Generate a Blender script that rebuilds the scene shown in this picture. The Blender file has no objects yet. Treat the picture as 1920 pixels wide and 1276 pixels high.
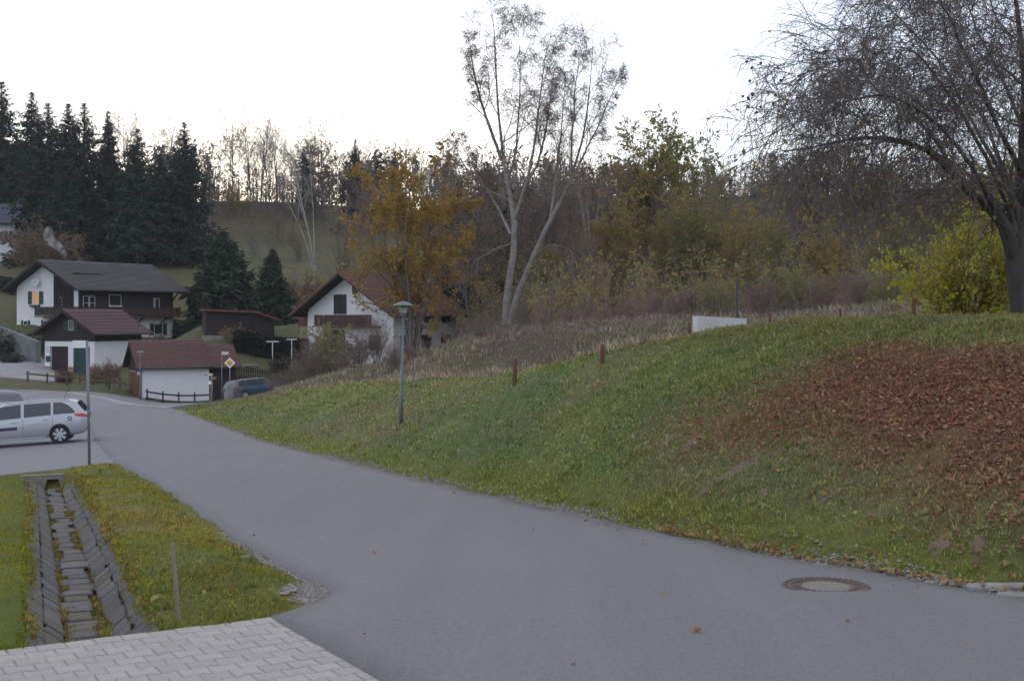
import bpy, math, random
import numpy as np
from mathutils import Vector, Matrix

# ------------------------------------------------------------------ camera, sky, sun, exposure
SC = bpy.context.scene
COL = SC.collection
F = 2400.0            # focal length in pixels of the 1920 px wide photograph
HY = 600.0            # horizon row of the photograph
cam_d = bpy.data.cameras.new('camera')
cam_d.sensor_width = 36.0
cam_d.lens = F / 1920 * 36.0
cam_d.shift_y = -(638 - HY) / 1920
cam_d.clip_start = 0.1
cam_d.clip_end = 8000
cam = bpy.data.objects.new('camera', cam_d)
COL.objects.link(cam)
cam.location = (0, 0, 0)
cam.rotation_euler = (math.radians(90), 0, 0)
SC.camera = cam

SUN_EL = math.radians(6.0)
SUN_AZ = math.radians(-11.0)          # left of straight ahead, behind the hill
w = bpy.data.worlds.new('World')
SC.world = w
w.use_nodes = True
nt = w.node_tree
bg = nt.nodes['Background']
sky = nt.nodes.new('ShaderNodeTexSky')
sky.sky_type = 'NISHITA'
sky.sun_disc = False
sky.sun_elevation = SUN_EL
sky.sun_rotation = SUN_AZ
sky.altitude = 700
sky.air_density = 1.0
sky.dust_density = 1.0
sky.ozone_density = 3.0
# thin even veil of high haze over the whole sky
veil = nt.nodes.new('ShaderNodeMix'); veil.data_type = 'RGBA'
veil.inputs[0].default_value = 0.5
veil.inputs[7].default_value = (5.35, 5.2, 5.6, 1)
nt.links.new(sky.outputs[0], veil.inputs[6])
nt.links.new(veil.outputs[2], bg.inputs[0])
bg.inputs[1].default_value = 0.15
sun_d = bpy.data.lights.new('sun', 'SUN')
sun_d.energy = 0.6
sun_d.angle = math.radians(0.6)
sun_d.color = (1.0, 0.86, 0.66)
sun = bpy.data.objects.new('sun', sun_d)
COL.objects.link(sun)
sd = Vector((math.sin(SUN_AZ) * math.cos(SUN_EL), math.cos(SUN_AZ) * math.cos(SUN_EL), math.sin(SUN_EL)))
sun.rotation_euler = (-sd).to_track_quat('-Z', 'Y').to_euler()
SC.view_settings.view_transform = 'Standard'
SC.view_settings.look = 'None'
SC.view_settings.gamma = 1.0
SC.view_settings.exposure = 0.93
SC.view_settings.use_curve_mapping = False
SC.cycles.max_bounces = 6
SC.cycles.diffuse_bounces = 3
SC.cycles.transparent_max_bounces = 8

# ------------------------------------------------------------------ helpers
def P(px, py, D):
    return Vector(((px - 960) / F * D, D, (HY - py) / F * D))

def sstep(a, b, x):
    t = np.clip((np.asarray(x, float) - a) / (b - a), 0, 1)
    return t * t * (3 - 2 * t)

def tag(o, label=None, cat=None, group=None, kind=None):
    if label: o['label'] = label
    if cat: o['category'] = cat
    if group: o['group'] = group
    if kind: o['kind'] = kind
    return o

def thing(name, label, cat, loc=(0, 0, 0), rz=0.0, group=None):
    o = bpy.data.objects.new(name, None)
    COL.objects.link(o)
    o.empty_display_size = 0.2
    o.location = loc
    o.rotation_euler = (0, 0, rz)
    return tag(o, label, cat, group)

def mkobj(name, me, parent=None):
    o = bpy.data.objects.new(name, me)
    COL.objects.link(o)
    if parent is not None:
        o.parent = parent
    return o

def np_mesh(name, chunks, mats, smooth=False, attrs=None):
    """chunks: list of (verts Nx3, faces MxK, material index)"""
    me = bpy.data.meshes.new(name)
    V, L, LS, LT, MI = [], [], [], [], []
    vo = 0; lo = 0
    for v, f, mi in chunks:
        v = np.asarray(v, np.float32); f = np.asarray(f, np.int32)
        if len(f) == 0: continue
        k = f.shape[1]
        V.append(v); L.append((f + vo).ravel())
        LS.append(lo + np.arange(len(f), dtype=np.int32) * k)
        MI.append(np.full(len(f), mi, np.int32))
        vo += len(v); lo += f.size
    V = np.concatenate(V); L = np.concatenate(L); LS = np.concatenate(LS); MI = np.concatenate(MI)
    me.vertices.add(len(V)); me.vertices.foreach_set('co', V.ravel())
    me.loops.add(len(L)); me.loops.foreach_set('vertex_index', L)
    me.polygons.add(len(LS)); me.polygons.foreach_set('loop_start', LS)
    for m in (mats if isinstance(mats, (list, tuple)) else [mats]):
        me.materials.append(m)
    me.polygons.foreach_set('material_index', MI)
    me.polygons.foreach_set('use_smooth', np.full(len(LS), smooth, bool))
    if attrs:
        for an, (typ, dom, arr) in attrs.items():
            a = me.attributes.new(an, typ, dom)
            a.data.foreach_set('color' if 'COLOR' in typ else 'value', np.asarray(arr, np.float32).ravel())
    me.update(calc_edges=True)
    me.validate()
    return me

class MB:
    """collects polygons for one mesh"""
    def __init__(s): s.v = []; s.f = []; s.m = []; s.sm = []
    def poly(s, pts, mi=0, smooth=False):
        n = len(s.v); s.v += [tuple(p) for p in pts]; s.f.append(tuple(range(n, n + len(pts)))); s.m.append(mi); s.sm.append(smooth)
        return s
    def box(s, x0, y0, z0, x1, y1, z1, mi=0, T=None):
        c = [(x0,y0,z0),(x1,y0,z0),(x1,y1,z0),(x0,y1,z0),(x0,y0,z1),(x1,y0,z1),(x1,y1,z1),(x0,y1,z1)]
        if T is not None: c = [tuple(T @ Vector(p)) for p in c]
        n = len(s.v); s.v += c
        for q in ((0,3,2,1),(4,5,6,7),(0,1,5,4),(1,2,6,5),(2,3,7,6),(3,0,4,7)):
            s.f.append(tuple(n + i for i in q)); s.m.append(mi); s.sm.append(False)
        return s
    def bbox(s, x0, y0, z0, x1, y1, z1, b=0.01, mi=0):
        """box with chamfered top and vertical edges (octagonal footprint)"""
        def ring(x0,y0,x1,y1,b,z): return [(x0+b,y0,z),(x1-b,y0,z),(x1,y0+b,z),(x1,y1-b,z),(x1-b,y1,z),(x0+b,y1,z),(x0,y1-b,z),(x0,y0+b,z)]
        r = ring(x0,y0,x1,y1,b,z0) + ring(x0,y0,x1,y1,b,z1-b) + ring(x0+b,y0+b,x1-b,y1-b,b*.6,z1)
        n = len(s.v); s.v += r
        for k in range(2):
            for i in range(8):
                j = (i+1) % 8
                s.f.append((n+8*k+i, n+8*k+j, n+8*k+8+j, n+8*k+8+i)); s.m.append(mi); s.sm.append(False)
        s.f.append(tuple(n+16+i for i in range(8))); s.m.append(mi); s.sm.append(False)
        s.f.append(tuple(n+7-i for i in range(8))); s.m.append(mi); s.sm.append(False)
        return s
    def beam(s, a, b, wx, wz, mi=0, up=(0,0,1)):
        a = Vector(a); b = Vector(b); d = (b-a).normalized(); u = Vector(up)
        if abs(d.dot(u)) > .98: u = Vector((1,0,0))
        r = d.cross(u).normalized()*wx/2; t = r.cross(d).normalized()*wz/2
        c = [a-r-t,a+r-t,a+r+t,a-r+t,b-r-t,b+r-t,b+r+t,b-r+t]
        n = len(s.v); s.v += [tuple(p) for p in c]
        for q in ((0,1,2,3),(7,6,5,4),(0,4,5,1),(1,5,6,2),(2,6,7,3),(3,7,4,0)):
            s.f.append(tuple(n+i for i in q)); s.m.append(mi); s.sm.append(False)
        return s
    def tube(s, pts, rad, k=8, mi=0, cap=True, smooth=True):
        pts = [Vector(p) for p in pts]
        if not isinstance(rad, (list, tuple)): rad = [rad]*len(pts)
        n0 = len(s.v); prev = None
        for i, p in enumerate(pts):
            d = (pts[min(i+1,len(pts)-1)]-pts[max(i-1,0)]).normalized()
            if prev is None:
                u = Vector((0,0,1)) if abs(d.z) < .9 else Vector((1,0,0))
                e1 = d.cross(u).normalized()
            else:
                e1 = (prev - d*prev.dot(d)).normalized()
            prev = e1; e2 = d.cross(e1)
            for j in range(k):
                a = 2*math.pi*j/k
                s.v.append(tuple(p + (e1*math.cos(a)+e2*math.sin(a))*rad[i]))
        for i in range(len(pts)-1):
            for j in range(k):
                a = n0+i*k+j; b = n0+i*k+(j+1)%k
                s.f.append((a,b,b+k,a+k)); s.m.append(mi); s.sm.append(smooth)
        if cap:
            s.f.append(tuple(n0+k-1-j for j in range(k))); s.m.append(mi); s.sm.append(False)
            e = n0+(len(pts)-1)*k
            s.f.append(tuple(e+j for j in range(k))); s.m.append(mi); s.sm.append(False)
        return s
    def lathe(s, prof, k=24, mi=0, c=(0,0,0), smooth=True):
        """prof: list of (r,z) from bottom outside to top"""
        n0 = len(s.v)
        for r, z in prof:
            for j in range(k):
                a = 2*math.pi*j/k
                s.v.append((c[0]+r*math.cos(a), c[1]+r*math.sin(a), c[2]+z))
        for i in range(len(prof)-1):
            for j in range(k):
                a = n0+i*k+j; b = n0+i*k+(j+1)%k
                s.f.append((a,b,b+k,a+k)); s.m.append(mi); s.sm.append(smooth)
        return s
    def prism(s, outline, y0, y1, mi=0, axis='y'):
        """outline: (x,z) counter-clockwise seen from -y; extruded along y"""
        n = len(outline); o = len(s.v)
        for y in (y0, y1):
            for a, b in outline:
                s.v.append((a, y, b) if axis == 'y' else (y, a, b))
        fl = axis != 'y'
        q = tuple(range(o, o+n)); s.f.append(q if not fl else q[::-1]); s.m.append(mi); s.sm.append(False)
        q = tuple(range(o+2*n-1, o+n-1, -1)); s.f.append(q if not fl else q[::-1]); s.m.append(mi); s.sm.append(False)
        for i in range(n):
            j = (i+1) % n
            q = (o+j, o+i, o+n+i, o+n+j)
            s.f.append(q if not fl else q[::-1]); s.m.append(mi); s.sm.append(False)
        return s
    def mesh(s, name, mats):
        me = bpy.data.meshes.new(name)
        me.from_pydata(s.v, [], s.f)
        for m in (mats if isinstance(mats, (list, tuple)) else [mats]): me.materials.append(m)
        me.polygons.foreach_set('material_index', s.m)
        me.polygons.foreach_set('use_smooth', s.sm)
        me.update()
        return me
    def build(s, name, mats, parent=None):
        return mkobj(name, s.mesh(name, mats), parent)

# ------------------------------------------------------------------ materials
MATS = {}
def new_mat(name):
    m = bpy.data.materials.new(name); m.use_nodes = True
    n = m.node_tree.nodes; b = n['Principled BSDF']
    MATS[name] = m
    return m, m.node_tree, b

def mat(name, c1, c2=None, scale=6.0, rough=.8, bump=0.0, bscale=None, metal=0.0, detail=6, stretch=None, spec=None, coat=0, sheen=0, c3=None, s3=1.0):
    """principled surface whose colour drifts between c1 and c2 by noise, plus fine relief"""
    m, t, b = new_mat(name)
    L = t.links; N = t.nodes
    tc = N.new('ShaderNodeTexCoord'); src = tc.outputs['Object']
    if stretch:
        mp = N.new('ShaderNodeMapping'); mp.inputs['Scale'].default_value = stretch
        L.new(src, mp.inputs[0]); src = mp.outputs[0]
    nz = N.new('ShaderNodeTexNoise'); nz.inputs['Scale'].default_value = scale; nz.inputs['Detail'].default_value = detail
    nz.inputs['Roughness'].default_value = .65
    L.new(src, nz.inputs['Vector'])
    if c2 is None: c2 = tuple(x*.75 for x in c1)
    rp = N.new('ShaderNodeValToRGB')
    rp.color_ramp.elements[0].position = .3; rp.color_ramp.elements[1].position = .7
    rp.color_ramp.elements[0].color = (*c2, 1); rp.color_ramp.elements[1].color = (*c1, 1)
    L.new(nz.outputs[0], rp.inputs[0])
    out = rp.outputs[0]
    if c3:
        n3 = N.new('ShaderNodeTexNoise'); n3.inputs['Scale'].default_value = s3; n3.inputs['Detail'].default_value = 4
        L.new(src, n3.inputs['Vector'])
        r3 = N.new('ShaderNodeMapRange'); r3.inputs[1].default_value = .48; r3.inputs[2].default_value = .68
        L.new(n3.outputs[0], r3.inputs[0])
        mx = N.new('ShaderNodeMix'); mx.data_type = 'RGBA'
        r3.inputs[4].default_value = .6; L.new(r3.outputs[0], mx.inputs[0]); L.new(out, mx.inputs[6]); mx.inputs[7].default_value = (*c3, 1)
        out = mx.outputs[2]
    L.new(out, b.inputs['Base Color'])
    b.inputs['Roughness'].default_value = rough
    b.inputs['Metallic'].default_value = metal
    if spec is not None: b.inputs['Specular IOR Level'].default_value = spec
    if coat: b.inputs['Coat Weight'].default_value = coat; b.inputs['Coat Roughness'].default_value = .06
    if bump:
        n2 = N.new('ShaderNodeTexNoise'); n2.inputs['Scale'].default_value = bscale or scale*4; n2.inputs['Detail'].default_value = 5
        L.new(src, n2.inputs['Vector'])
        bp = N.new('ShaderNodeBump'); bp.inputs['Strength'].default_value = bump; bp.inputs['Distance'].default_value = .02
        L.new(n2.outputs[0], bp.inputs['Height']); L.new(bp.outputs[0], b.inputs['Normal'])
    return m

def leaf_mat(name, cols, transl=.35, rough=.7, big=None):
    """thin leaf: every leaf (mesh island) takes its own tone from cols"""
    m, t, b = new_mat(name)
    L = t.links; N = t.nodes
    g = N.new('ShaderNodeNewGeometry')
    rp = N.new('ShaderNodeValToRGB'); e = rp.color_ramp.elements
    while len(e) < len(cols): e.new(.5)
    for i, c in enumerate(cols):
        e[i].position = i/(len(cols)-1) if len(cols) > 1 else 0; e[i].color = (*c, 1)
    L.new(g.outputs['Random Per Island'], rp.inputs[0])
    col = rp.outputs[0]
    L.new(col, b.inputs['Base Color']); b.inputs['Roughness'].default_value = rough
    b.inputs['Specular IOR Level'].default_value = .2
    tr = N.new('ShaderNodeBsdfTranslucent'); L.new(col, tr.inputs[0])
    ms = N.new('ShaderNodeMixShader'); ms.inputs[0].default_value = transl
    L.new(b.outputs[0], ms.inputs[1]); L.new(tr.outputs[0], ms.inputs[2])
    L.new(ms.outputs[0], N['Material Output'].inputs[0])
    return m

def attr_mat(name, rough=.85, transl=0.0, nscale=None, namp=.35, bump=0, bscale=30, leafy=None):
    """colour from the 'col' attribute times noise"""
    m, t, b = new_mat(name)
    L = t.links; N = t.nodes
    a = N.new('ShaderNodeAttribute'); a.attribute_name = 'col'
    out = a.outputs['Color']
    tc = N.new('ShaderNodeTexCoord')
    if nscale:
        for sc_, am in nscale:
            nz = N.new('ShaderNodeTexNoise'); nz.inputs['Scale'].default_value = sc_; nz.inputs['Detail'].default_value = 5
            nz.inputs['Roughness'].default_value = .7
            L.new(tc.outputs['Object'], nz.inputs['Vector'])
            r = N.new('ShaderNodeMapRange'); r.inputs[1].default_value = .25; r.inputs[2].default_value = .75
            r.inputs[3].default_value = 1-am; r.inputs[4].default_value = 1+am
            L.new(nz.outputs[0], r.inputs[0])
            mx = N.new('ShaderNodeVectorMath'); mx.operation = 'SCALE'
            L.new(out, mx.inputs[0]); L.new(r.outputs[0], mx.inputs['Scale'])
            out = mx.outputs[0]
    L.new(out, b.inputs['Base Color'])
    b.inputs['Roughness'].default_value = rough
    b.inputs['Specular IOR Level'].default_value = .15
    if bump:
        n2 = N.new('ShaderNodeTexNoise'); n2.inputs['Scale'].default_value = bscale; n2.inputs['Detail'].default_value = 6
        L.new(tc.outputs['Object'], n2.inputs['Vector'])
        bp = N.new('ShaderNodeBump'); bp.inputs['Strength'].default_value = bump; bp.inputs['Distance'].default_value = .04
        L.new(n2.outputs[0], bp.inputs['Height']); L.new(bp.outputs[0], b.inputs['Normal'])
    if transl:
        tr = N.new('ShaderNodeBsdfTranslucent'); L.new(out, tr.inputs[0])
        ms = N.new('ShaderNodeMixShader'); ms.inputs[0].default_value = transl
        L.new(b.outputs[0], ms.inputs[1]); L.new(tr.outputs[0], ms.inputs[2])
        L.new(ms.outputs[0], N['Material Output'].inputs[0])
    return m

def glass_mat(name, col=(.03,.035,.04), rough=.08):
    m, t, b = new_mat(name)
    b.inputs['Base Color'].default_value = (*col, 1); b.inputs['Roughness'].default_value = rough
    b.inputs['Specular IOR Level'].default_value = .6
    return m
# ------------------------------------------------------------------ the lie of the land
def interp(pts):
    xs = np.array([p[0] for p in pts], float); ys = np.array([p[1] for p in pts], float)
    return lambda q: np.interp(q, xs, ys)

def smooth_noise(x, y, s, seed=0):
    """cheap band-limited noise, about -1..1"""
    r = np.random.RandomState(seed); out = 0
    for k in range(5):
        a = r.uniform(0, 2*math.pi); f = s*r.uniform(.6, 1.6); ph = r.uniform(0, 6.28)
        b = r.uniform(-1, 1)
        out = out + np.sin((x*math.cos(a)+y*math.sin(a))*f + ph + b*np.sin((x*math.sin(a)-y*math.cos(a))*f*.7+ph*2))
    return out/2.4

XR = interp([(-40, 29), (-20, 19), (0, 9.6), (8, 5.6), (10.97, 4.39), (11.3, 4.12), (13.5, 2.9), (16.4, 1.64), (22.5, -.75), (29.3, -3.2), (44, -8.4), (58, -13.3), (72, -18.3), (76, -20.3), (86, -25.1), (90, -26.5)])
XL = interp([(-40, 26.5), (-20, 15.2), (0, 4.0), (7, -.02), (10.1, -1.87), (10.5, -1.74), (11.06, -1.61), (11.5, -1.74), (13.8, -2.75), (16.8, -3.9), (23.9, -6.6), (31.3, -9.7), (44, -14.3), (58, -19.3), (72, -24.3), (90, -27)])
ZR = interp([(-40, -2.2), (0, -2.3), (7, -2.33), (10, -2.34), (11, -2.37), (16, -2.65), (30, -3.43), (44, -4.2), (60, -4.82), (72, -5.25), (86, -5.75), (100, -6.3), (130, -6.6)])
ZC = interp([(-20, .1), (11, .05), (16, .08), (20, .05), (23, -.12), (25, -.38), (28, -.68), (30.5, -1.05), (36, -1.72), (45, -2.2), (58, -3.05), (66, -3.9), (72, -4.6), (78, -5.4)])
WB = interp([(0, 6.2), (29, 6.0), (44, 6.0), (58, 5.6), (66, 4.8), (72, 3.6), (78, 2.5)])

def bank(x, y):
    dr = (x - XR(y))*.936
    f = y - .35*np.clip(dr, 0, 8)
    t = np.clip(dr/WB(f), 0, 1)
    s = np.sin(t*math.pi/2)**1.12
    return ZR(f) + (ZC(f)-ZR(f))*s, dr, f

DITCH_OFF, DITCH_TOP, DITCH_FLOOR, DITCH_DEPTH = 1.80, .54, .18, .32
XLD = lambda y: -1.85-.3746*(np.asarray(y, float)-11.3)      # straight line the ditch follows
def near_z(x, y):
    zb, dr, f = bank(x, y)
    z = np.where(dr > 0, zb, ZR(y))
    dl = (XL(y) - x)*.936
    drop = .085*np.clip(dl, 0, 5)*sstep(17, 28, y)*(1-sstep(40, 56, y))
    hump = .07*sstep(.1, .7, dl)*(1-sstep(1.0, 1.5, dl))*sstep(10.2, 12, y)*(1-sstep(27, 30, y))
    lawn = .06*sstep(2.2, 3.4, dl)*(1-sstep(24, 29, y))
    z = z + np.where(dl > 0, hump + lawn - drop, 0)
    return z, dr, dl

CP = []
def cp(px, py, D): v = P(px, py, D); CP.append((v.x, v.y, v.z))
for q in [(10,488,190),(100,505,168),(34,603,143),(60,614,138),(290,634,136),(200,640,134),(330,640,130),(-200,560,170),(-500,600,150),
          (350,506,175),(430,505,172),(540,500,180),(380,606,128),(512,634,124),(400,655,117),(160,697,120),(90,691,120),(250,695,118),(40,682,118),(20,650,136),(-60,690,112),
          (60,722,103),(220,735,101),(320,748,104),(395,746,106),(265,750,100),(450,708,109),(560,712,108),(500,690,114),(585,688,113),(700,690,111),(840,690,112),
          (450,450,215),(480,400,245),(480,378,262),(400,380,258),(560,382,262),(200,470,188),(100,400,250),(0,380,262),(-300,400,255),(-700,420,260),
          (660,480,200),(750,470,200),(750,395,262),(700,560,150),(620,500,180),(860,600,112),(955,606,89),(1100,602,90),(1000,525,160),(1100,440,250),(1100,395,350),
          (1300,600,62),(1300,580,100),(1500,588,60),(1500,562,110),(1300,480,250),(1300,380,400),(1600,370,400),(1900,560,100),(1900,400,350),(2400,560,100),(2400,400,350),
          (1700,583,45),(1900,590,40),(2300,592,35),(1150,618,62),(1000,640,66),(880,660,68),(760,682,72),(660,702,78),(560,728,86),
          (0,730,100),(130,735,98),(200,746,94),(260,759,86),(400,753,95),(470,748,97),(-200,728,100),(-500,730,90),(520,742,92)]: cp(*q)
for q in [(-39,147.6,-2.1),(-54.5,141,-.2),(-45,133.5,-2.6),(-37,141,-2.6),(-33,148,-2.0),(-48,152,.8),(-58,150,2.5),(0,-40,-2),(-40,-30,-2.3),(50,-30,.2),(-60,0,-2.9),(60,0,.5),(60,40,1.0),(-60,30,-3.4),(-45,50,-4.2),(-30,60,-4.6),(-35,75,-5.0),(-60,75,-5.0),(-120,60,-2),(-120,-40,-1),(120,-40,2),(0,-120,-1),
          (-30,30,-3.6),(-20,44,-4.25),(-52,330,24),(40,420,30),(-200,350,30),(-300,150,12),(250,150,8),(250,380,45),(400,600,70),(0,600,55),(-400,600,50)]: CP.append(q)
for y in (40, 50, 60, 70): 
    CP.append(((XR(y)+XL(y))/2, y, float(ZR(y))))
    for d in (0, 3., 6., 10.):
        x = float(XR(y)) + d/.936
        CP.append((x, y+.35*d, float(bank(np.array(x), np.array(y+.35*d))[0])))
for y in (20, 26, 32):
    for d in (6., 10.):
        x = float(XR(y)) + d/.936
        CP.append((x, y+.35*d, float(bank(np.array(x), np.array(y+.35*d))[0])))
CPA = np.array(CP, float)
SCL = 100.0
def _k(r2): return np.where(r2 > 1e-12, .5*r2*np.log(np.maximum(r2, 1e-12)), 0)
def _warp(x, y):
    # logarithmic distance keeps near and far control equally stiff
    r = np.sqrt(x*x + (y+25)**2) + 12; th = np.arctan2(x, y+25)
    return th*1.3*1.0, np.log(r/40.0)
_wx, _wy = _warp(CPA[:,0], CPA[:,1])
NCP = len(CPA)
A_ = np.zeros((NCP+3, NCP+3))
A_[:NCP,:NCP] = _k((_wx[:,None]-_wx[None])**2 + (_wy[:,None]-_wy[None])**2) + np.eye(NCP)*2e-4
A_[:NCP,NCP] = 1; A_[:NCP,NCP+1] = _wx; A_[:NCP,NCP+2] = _wy
A_[NCP:,:NCP] = A_[:NCP,NCP:].T
W_ = np.linalg.solve(A_, np.concatenate([CPA[:,2], np.zeros(3)]))
def tps(x, y):
    x = np.asarray(x, float); y = np.asarray(y, float); sh = x.shape
    a, b = _warp(x.ravel(), y.ravel()); out = np.empty(len(a))
    for i in range(0, len(a), 20000):
        aa = a[i:i+20000]; bb = b[i:i+20000]
        out[i:i+20000] = _k((aa[:,None]-_wx)**2 + (bb[:,None]-_wy)**2) @ W_[:NCP] + W_[NCP] + W_[NCP+1]*aa + W_[NCP+2]*bb
    return out.reshape(sh)

def ZB(x, y):
    """ground level before anything is let into it"""
    x = np.asarray(x, float); y = np.asarray(y, float)
    zn, dr, dl = near_z(x, y)
    zt = tps(x, y)
    # near formula holds along the road and the bank
    wn = (1-sstep(60, 74, y))*(1-sstep(8, 18, dr))*(1-sstep(6, 22, dl))
    wt = sstep(66, 78, y)*0
    r = np.hypot(x, y)
    z = zn*wn + zt*(1-wn)
    far = sstep(450, 900, r)
    return z*(1-far) + 45*far

# what is let into the ground
A0 = np.array([-1.87, 10.12]); DU = np.array([-.864, -.503]); DV = np.array([.503, -.864])   # driveway corner and axes
def yfront(x): return 31.3 + .38*(x+9.7)
YTOP = interp([(-60, 101), (-48, 100.5), (-40, 100), (-33.9, 98), (-29.8, 94), (-25.1, 86), (-20.3, 76)])
SIDE_LO = interp([(-34, 98), (-29.8, 94), (-25.1, 86), (-20.6, 77), (-18.5, 82), (-14, 87), (-6, 92)])
SIDE_HI = interp([(-34, 99), (-30.6, 99.5), (-29, 101), (-24, 99.6), (-16, 101), (-6, 104)])
def in_asphalt(x, y, m=0.0):
    road = (x > XL(y)+m) & (x < XR(y)-m) & (y < 88)
    fore = (x < XL(y)+.3) & (y > yfront(x)+m) & (y < YTOP(x)-m) & (x > -60)
    side = (x > -34) & (x < -6) & (y > SIDE_LO(x)+m) & (y < SIDE_HI(x)-m)
    return road | fore | side
def drive_uv(x, y):
    return (x-A0[0])*DU[0]+(y-A0[1])*DU[1], (x-A0[0])*DV[0]+(y-A0[1])*DV[1]
DITCH_Y0, DITCH_Y1 = 8.6, 29.0
def Z(x, y):
    x = np.asarray(x, float); y = np.asarray(y, float)
    z = ZB(x, y)
    z = z + (.035*smooth_noise(x, y, 1.3, 3) + .02*smooth_noise(x, y, 3.7, 4))*(1-sstep(60, 120, np.hypot(x, y)))*(~in_asphalt(x, y, -.25))
    z = z - .09*in_asphalt(x, y, .10)
    # low entrance beside the kerb stones at the right border
    ent = (1-sstep(11.42, 12.1, y))*(x > XR(y)-.02)*(y > 4)*(y < 13)
    z = z*(1-ent) + (ZR(y)+.015)*ent
    u, v = drive_uv(x, y)
    dv = (u > .02) & (v > .02) & (v < 14) & (u < 16)
    z = np.where(dv, -2.34-.12, z)
    dl = (XLD(y)-x)*.936
    d = np.abs(dl-DITCH_OFF)
    dep = (1-sstep(DITCH_FLOOR, DITCH_TOP, d))*DITCH_DEPTH*((y > DITCH_Y0) & (y < DITCH_Y1))
    dep = dep + .05*((d < DITCH_TOP-.03) & (y > DITCH_Y0) & (y < DITCH_Y1))
    z = np.where(dv, z, z - dep)
    return z
def zg(x, y): return float(Z(np.array([x]), np.array([y]))[0])
def hit(px, py, d0=7, d1=300):
    """where the sight line through a photo point meets the ground"""
    D = d0*(d1/d0)**np.linspace(0, 1, 3000)
    x = (px-960)/F*D; z = (HY-py)/F*D
    g = Z(x, D) - z
    i = np.argmax(g > 0)
    return Vector((x[i], D[i], zg(x[i], D[i])))
def at(px, D): 
    x = (px-960)/F*D
    return Vector((x, D, zg(x, D)))

def litter(x, y):
    dr = (x-XR(y))*.936; f = y-.35*np.clip(dr, 0, 8); t = np.clip(dr/WB(f), 0, 3)
    n1 = smooth_noise(x, y, .9, 11); n3 = smooth_noise(x, y, 2.8, 13)
    return sstep(.12, .42, t+.10*n1)*(1-sstep(.58, .70, t+.04*n3))*(1-sstep(16.0, 21.5, f+1.2*n1+.5*dr))
# ---- colour of the ground cover (real colours of grass, litter, soil)
def ground_col(x, y):
    x = np.asarray(x, float); y = np.asarray(y, float)
    dr = (x-XR(y))*.936; dl = (XL(y)-x)*.936; f = y-.35*np.clip(dr, 0, 8)
    px = 960+F*x/np.maximum(y, .5)
    C = lambda c: np.array(c, float)
    n1 = smooth_noise(x, y, .9, 11)[..., None]; n2 = smooth_noise(x, y, .23, 12)[..., None]; n3 = smooth_noise(x, y, 2.8, 13)[..., None]
    def mixc(a, b, t):
        t = np.clip(t, 0, 1)
        if np.ndim(t) and np.ndim(t) == x.ndim: t = np.asarray(t)[..., None]
        return a*(1-t)+b*t
    ones = np.ones(x.shape+(1,))
    meadow = ones*C((.092, .104, .044))
    meadow = mixc(meadow, ones*C((.125, .115, .058)), .5+.5*n2)
    col = meadow
    # bank
    green = mixc(ones*C((.108, .142, .050)), ones*C((.150, .165, .060)), .5+.45*n1+.25*n3)
    green = mixc(green, ones*C((.155, .140, .070)), np.clip(.15+.55*smooth_noise(x, y, .55, 21)[..., None]+.2*n3, 0, .75)*.8)
    t = np.clip(dr/WB(f), 0, 3)
    dry = mixc(ones*C((.175, .145, .090)), ones*C((.125, .100, .060)), .5+.5*n1)
    dryt = sstep(.84, 1.08, t+.05*n1[..., 0])*sstep(26, 34, f)
    b = mixc(green, dry, dryt)
    # low strip of yellower grass at the road edge
    b = mixc(b, ones*C((.135, .150, .030)), (1-sstep(.3, 1.1, dr))*.7)
    # mown top lawn on the right
    b = mixc(b, ones*C((.125, .130, .050)), sstep(.62, .78, t)*(1-sstep(24, 32, f)))
    # fallen leaves
    lit = sstep(.12, .42, t+.10*n1[..., 0])*(1-sstep(.58, .70, t+.04*n3[..., 0]))*(1-sstep(16.0, 21.5, f+1.2*n1[..., 0]+.5*dr))
    b = mixc(b, ones*C((.175, .078, .055)), .75*lit)
    bankm = (dr > -.3)*(1-sstep(9, 16, dr))*(1-sstep(70, 76, f))
    bankm = np.where(f > 24, (dr > -.3)*(1-sstep(16, 26, dr))*(1-sstep(70, 78, f)), bankm)
    col = mixc(col, b, bankm)
    # plateau behind the bank: brown rank grass and bramble ground
    rough = mixc(ones*C((.110, .085, .055)), ones*C((.080, .070, .038)), .5+.5*n2)
    col = mixc(col, rough, sstep(9, 16, dr)*sstep(20, 30, y)*(1-sstep(115, 135, y))*(px > 560))
    # left verge and lawn
    verge = mixc(ones*C((.165, .165, .034)), ones*C((.120, .135, .036)), .5+.5*n1+.3*n3)
    verge = mixc(verge, ones*C((.185, .155, .060)), np.clip(.5*smooth_noise(x, y, .8, 31)[..., None], 0, .5))
    lawn = mixc(ones*C((.150, .152, .020)), ones*C((.125, .142, .020)), .5+.5*n1)
    lawn = mixc(lawn, ones*C((.090, .122, .018)), (1-sstep(2.2, 3.1, dl))*.6)
    dd = (XLD(y)-x)*.936
    lv = mixc(verge, lawn, sstep(1.7, 2.0, dd))
    col = mixc(col, lv, (dl > -.2)*(1-sstep(34, 48, y))*(1-sstep(20, 30, dl)))
    # far hill: brown leaf-strewn slope under the wood
    col = mixc(col, ones*C((.095, .072, .040)), sstep(200, 240, y)*.55)
    return np.clip(col, .005, 1)

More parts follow.
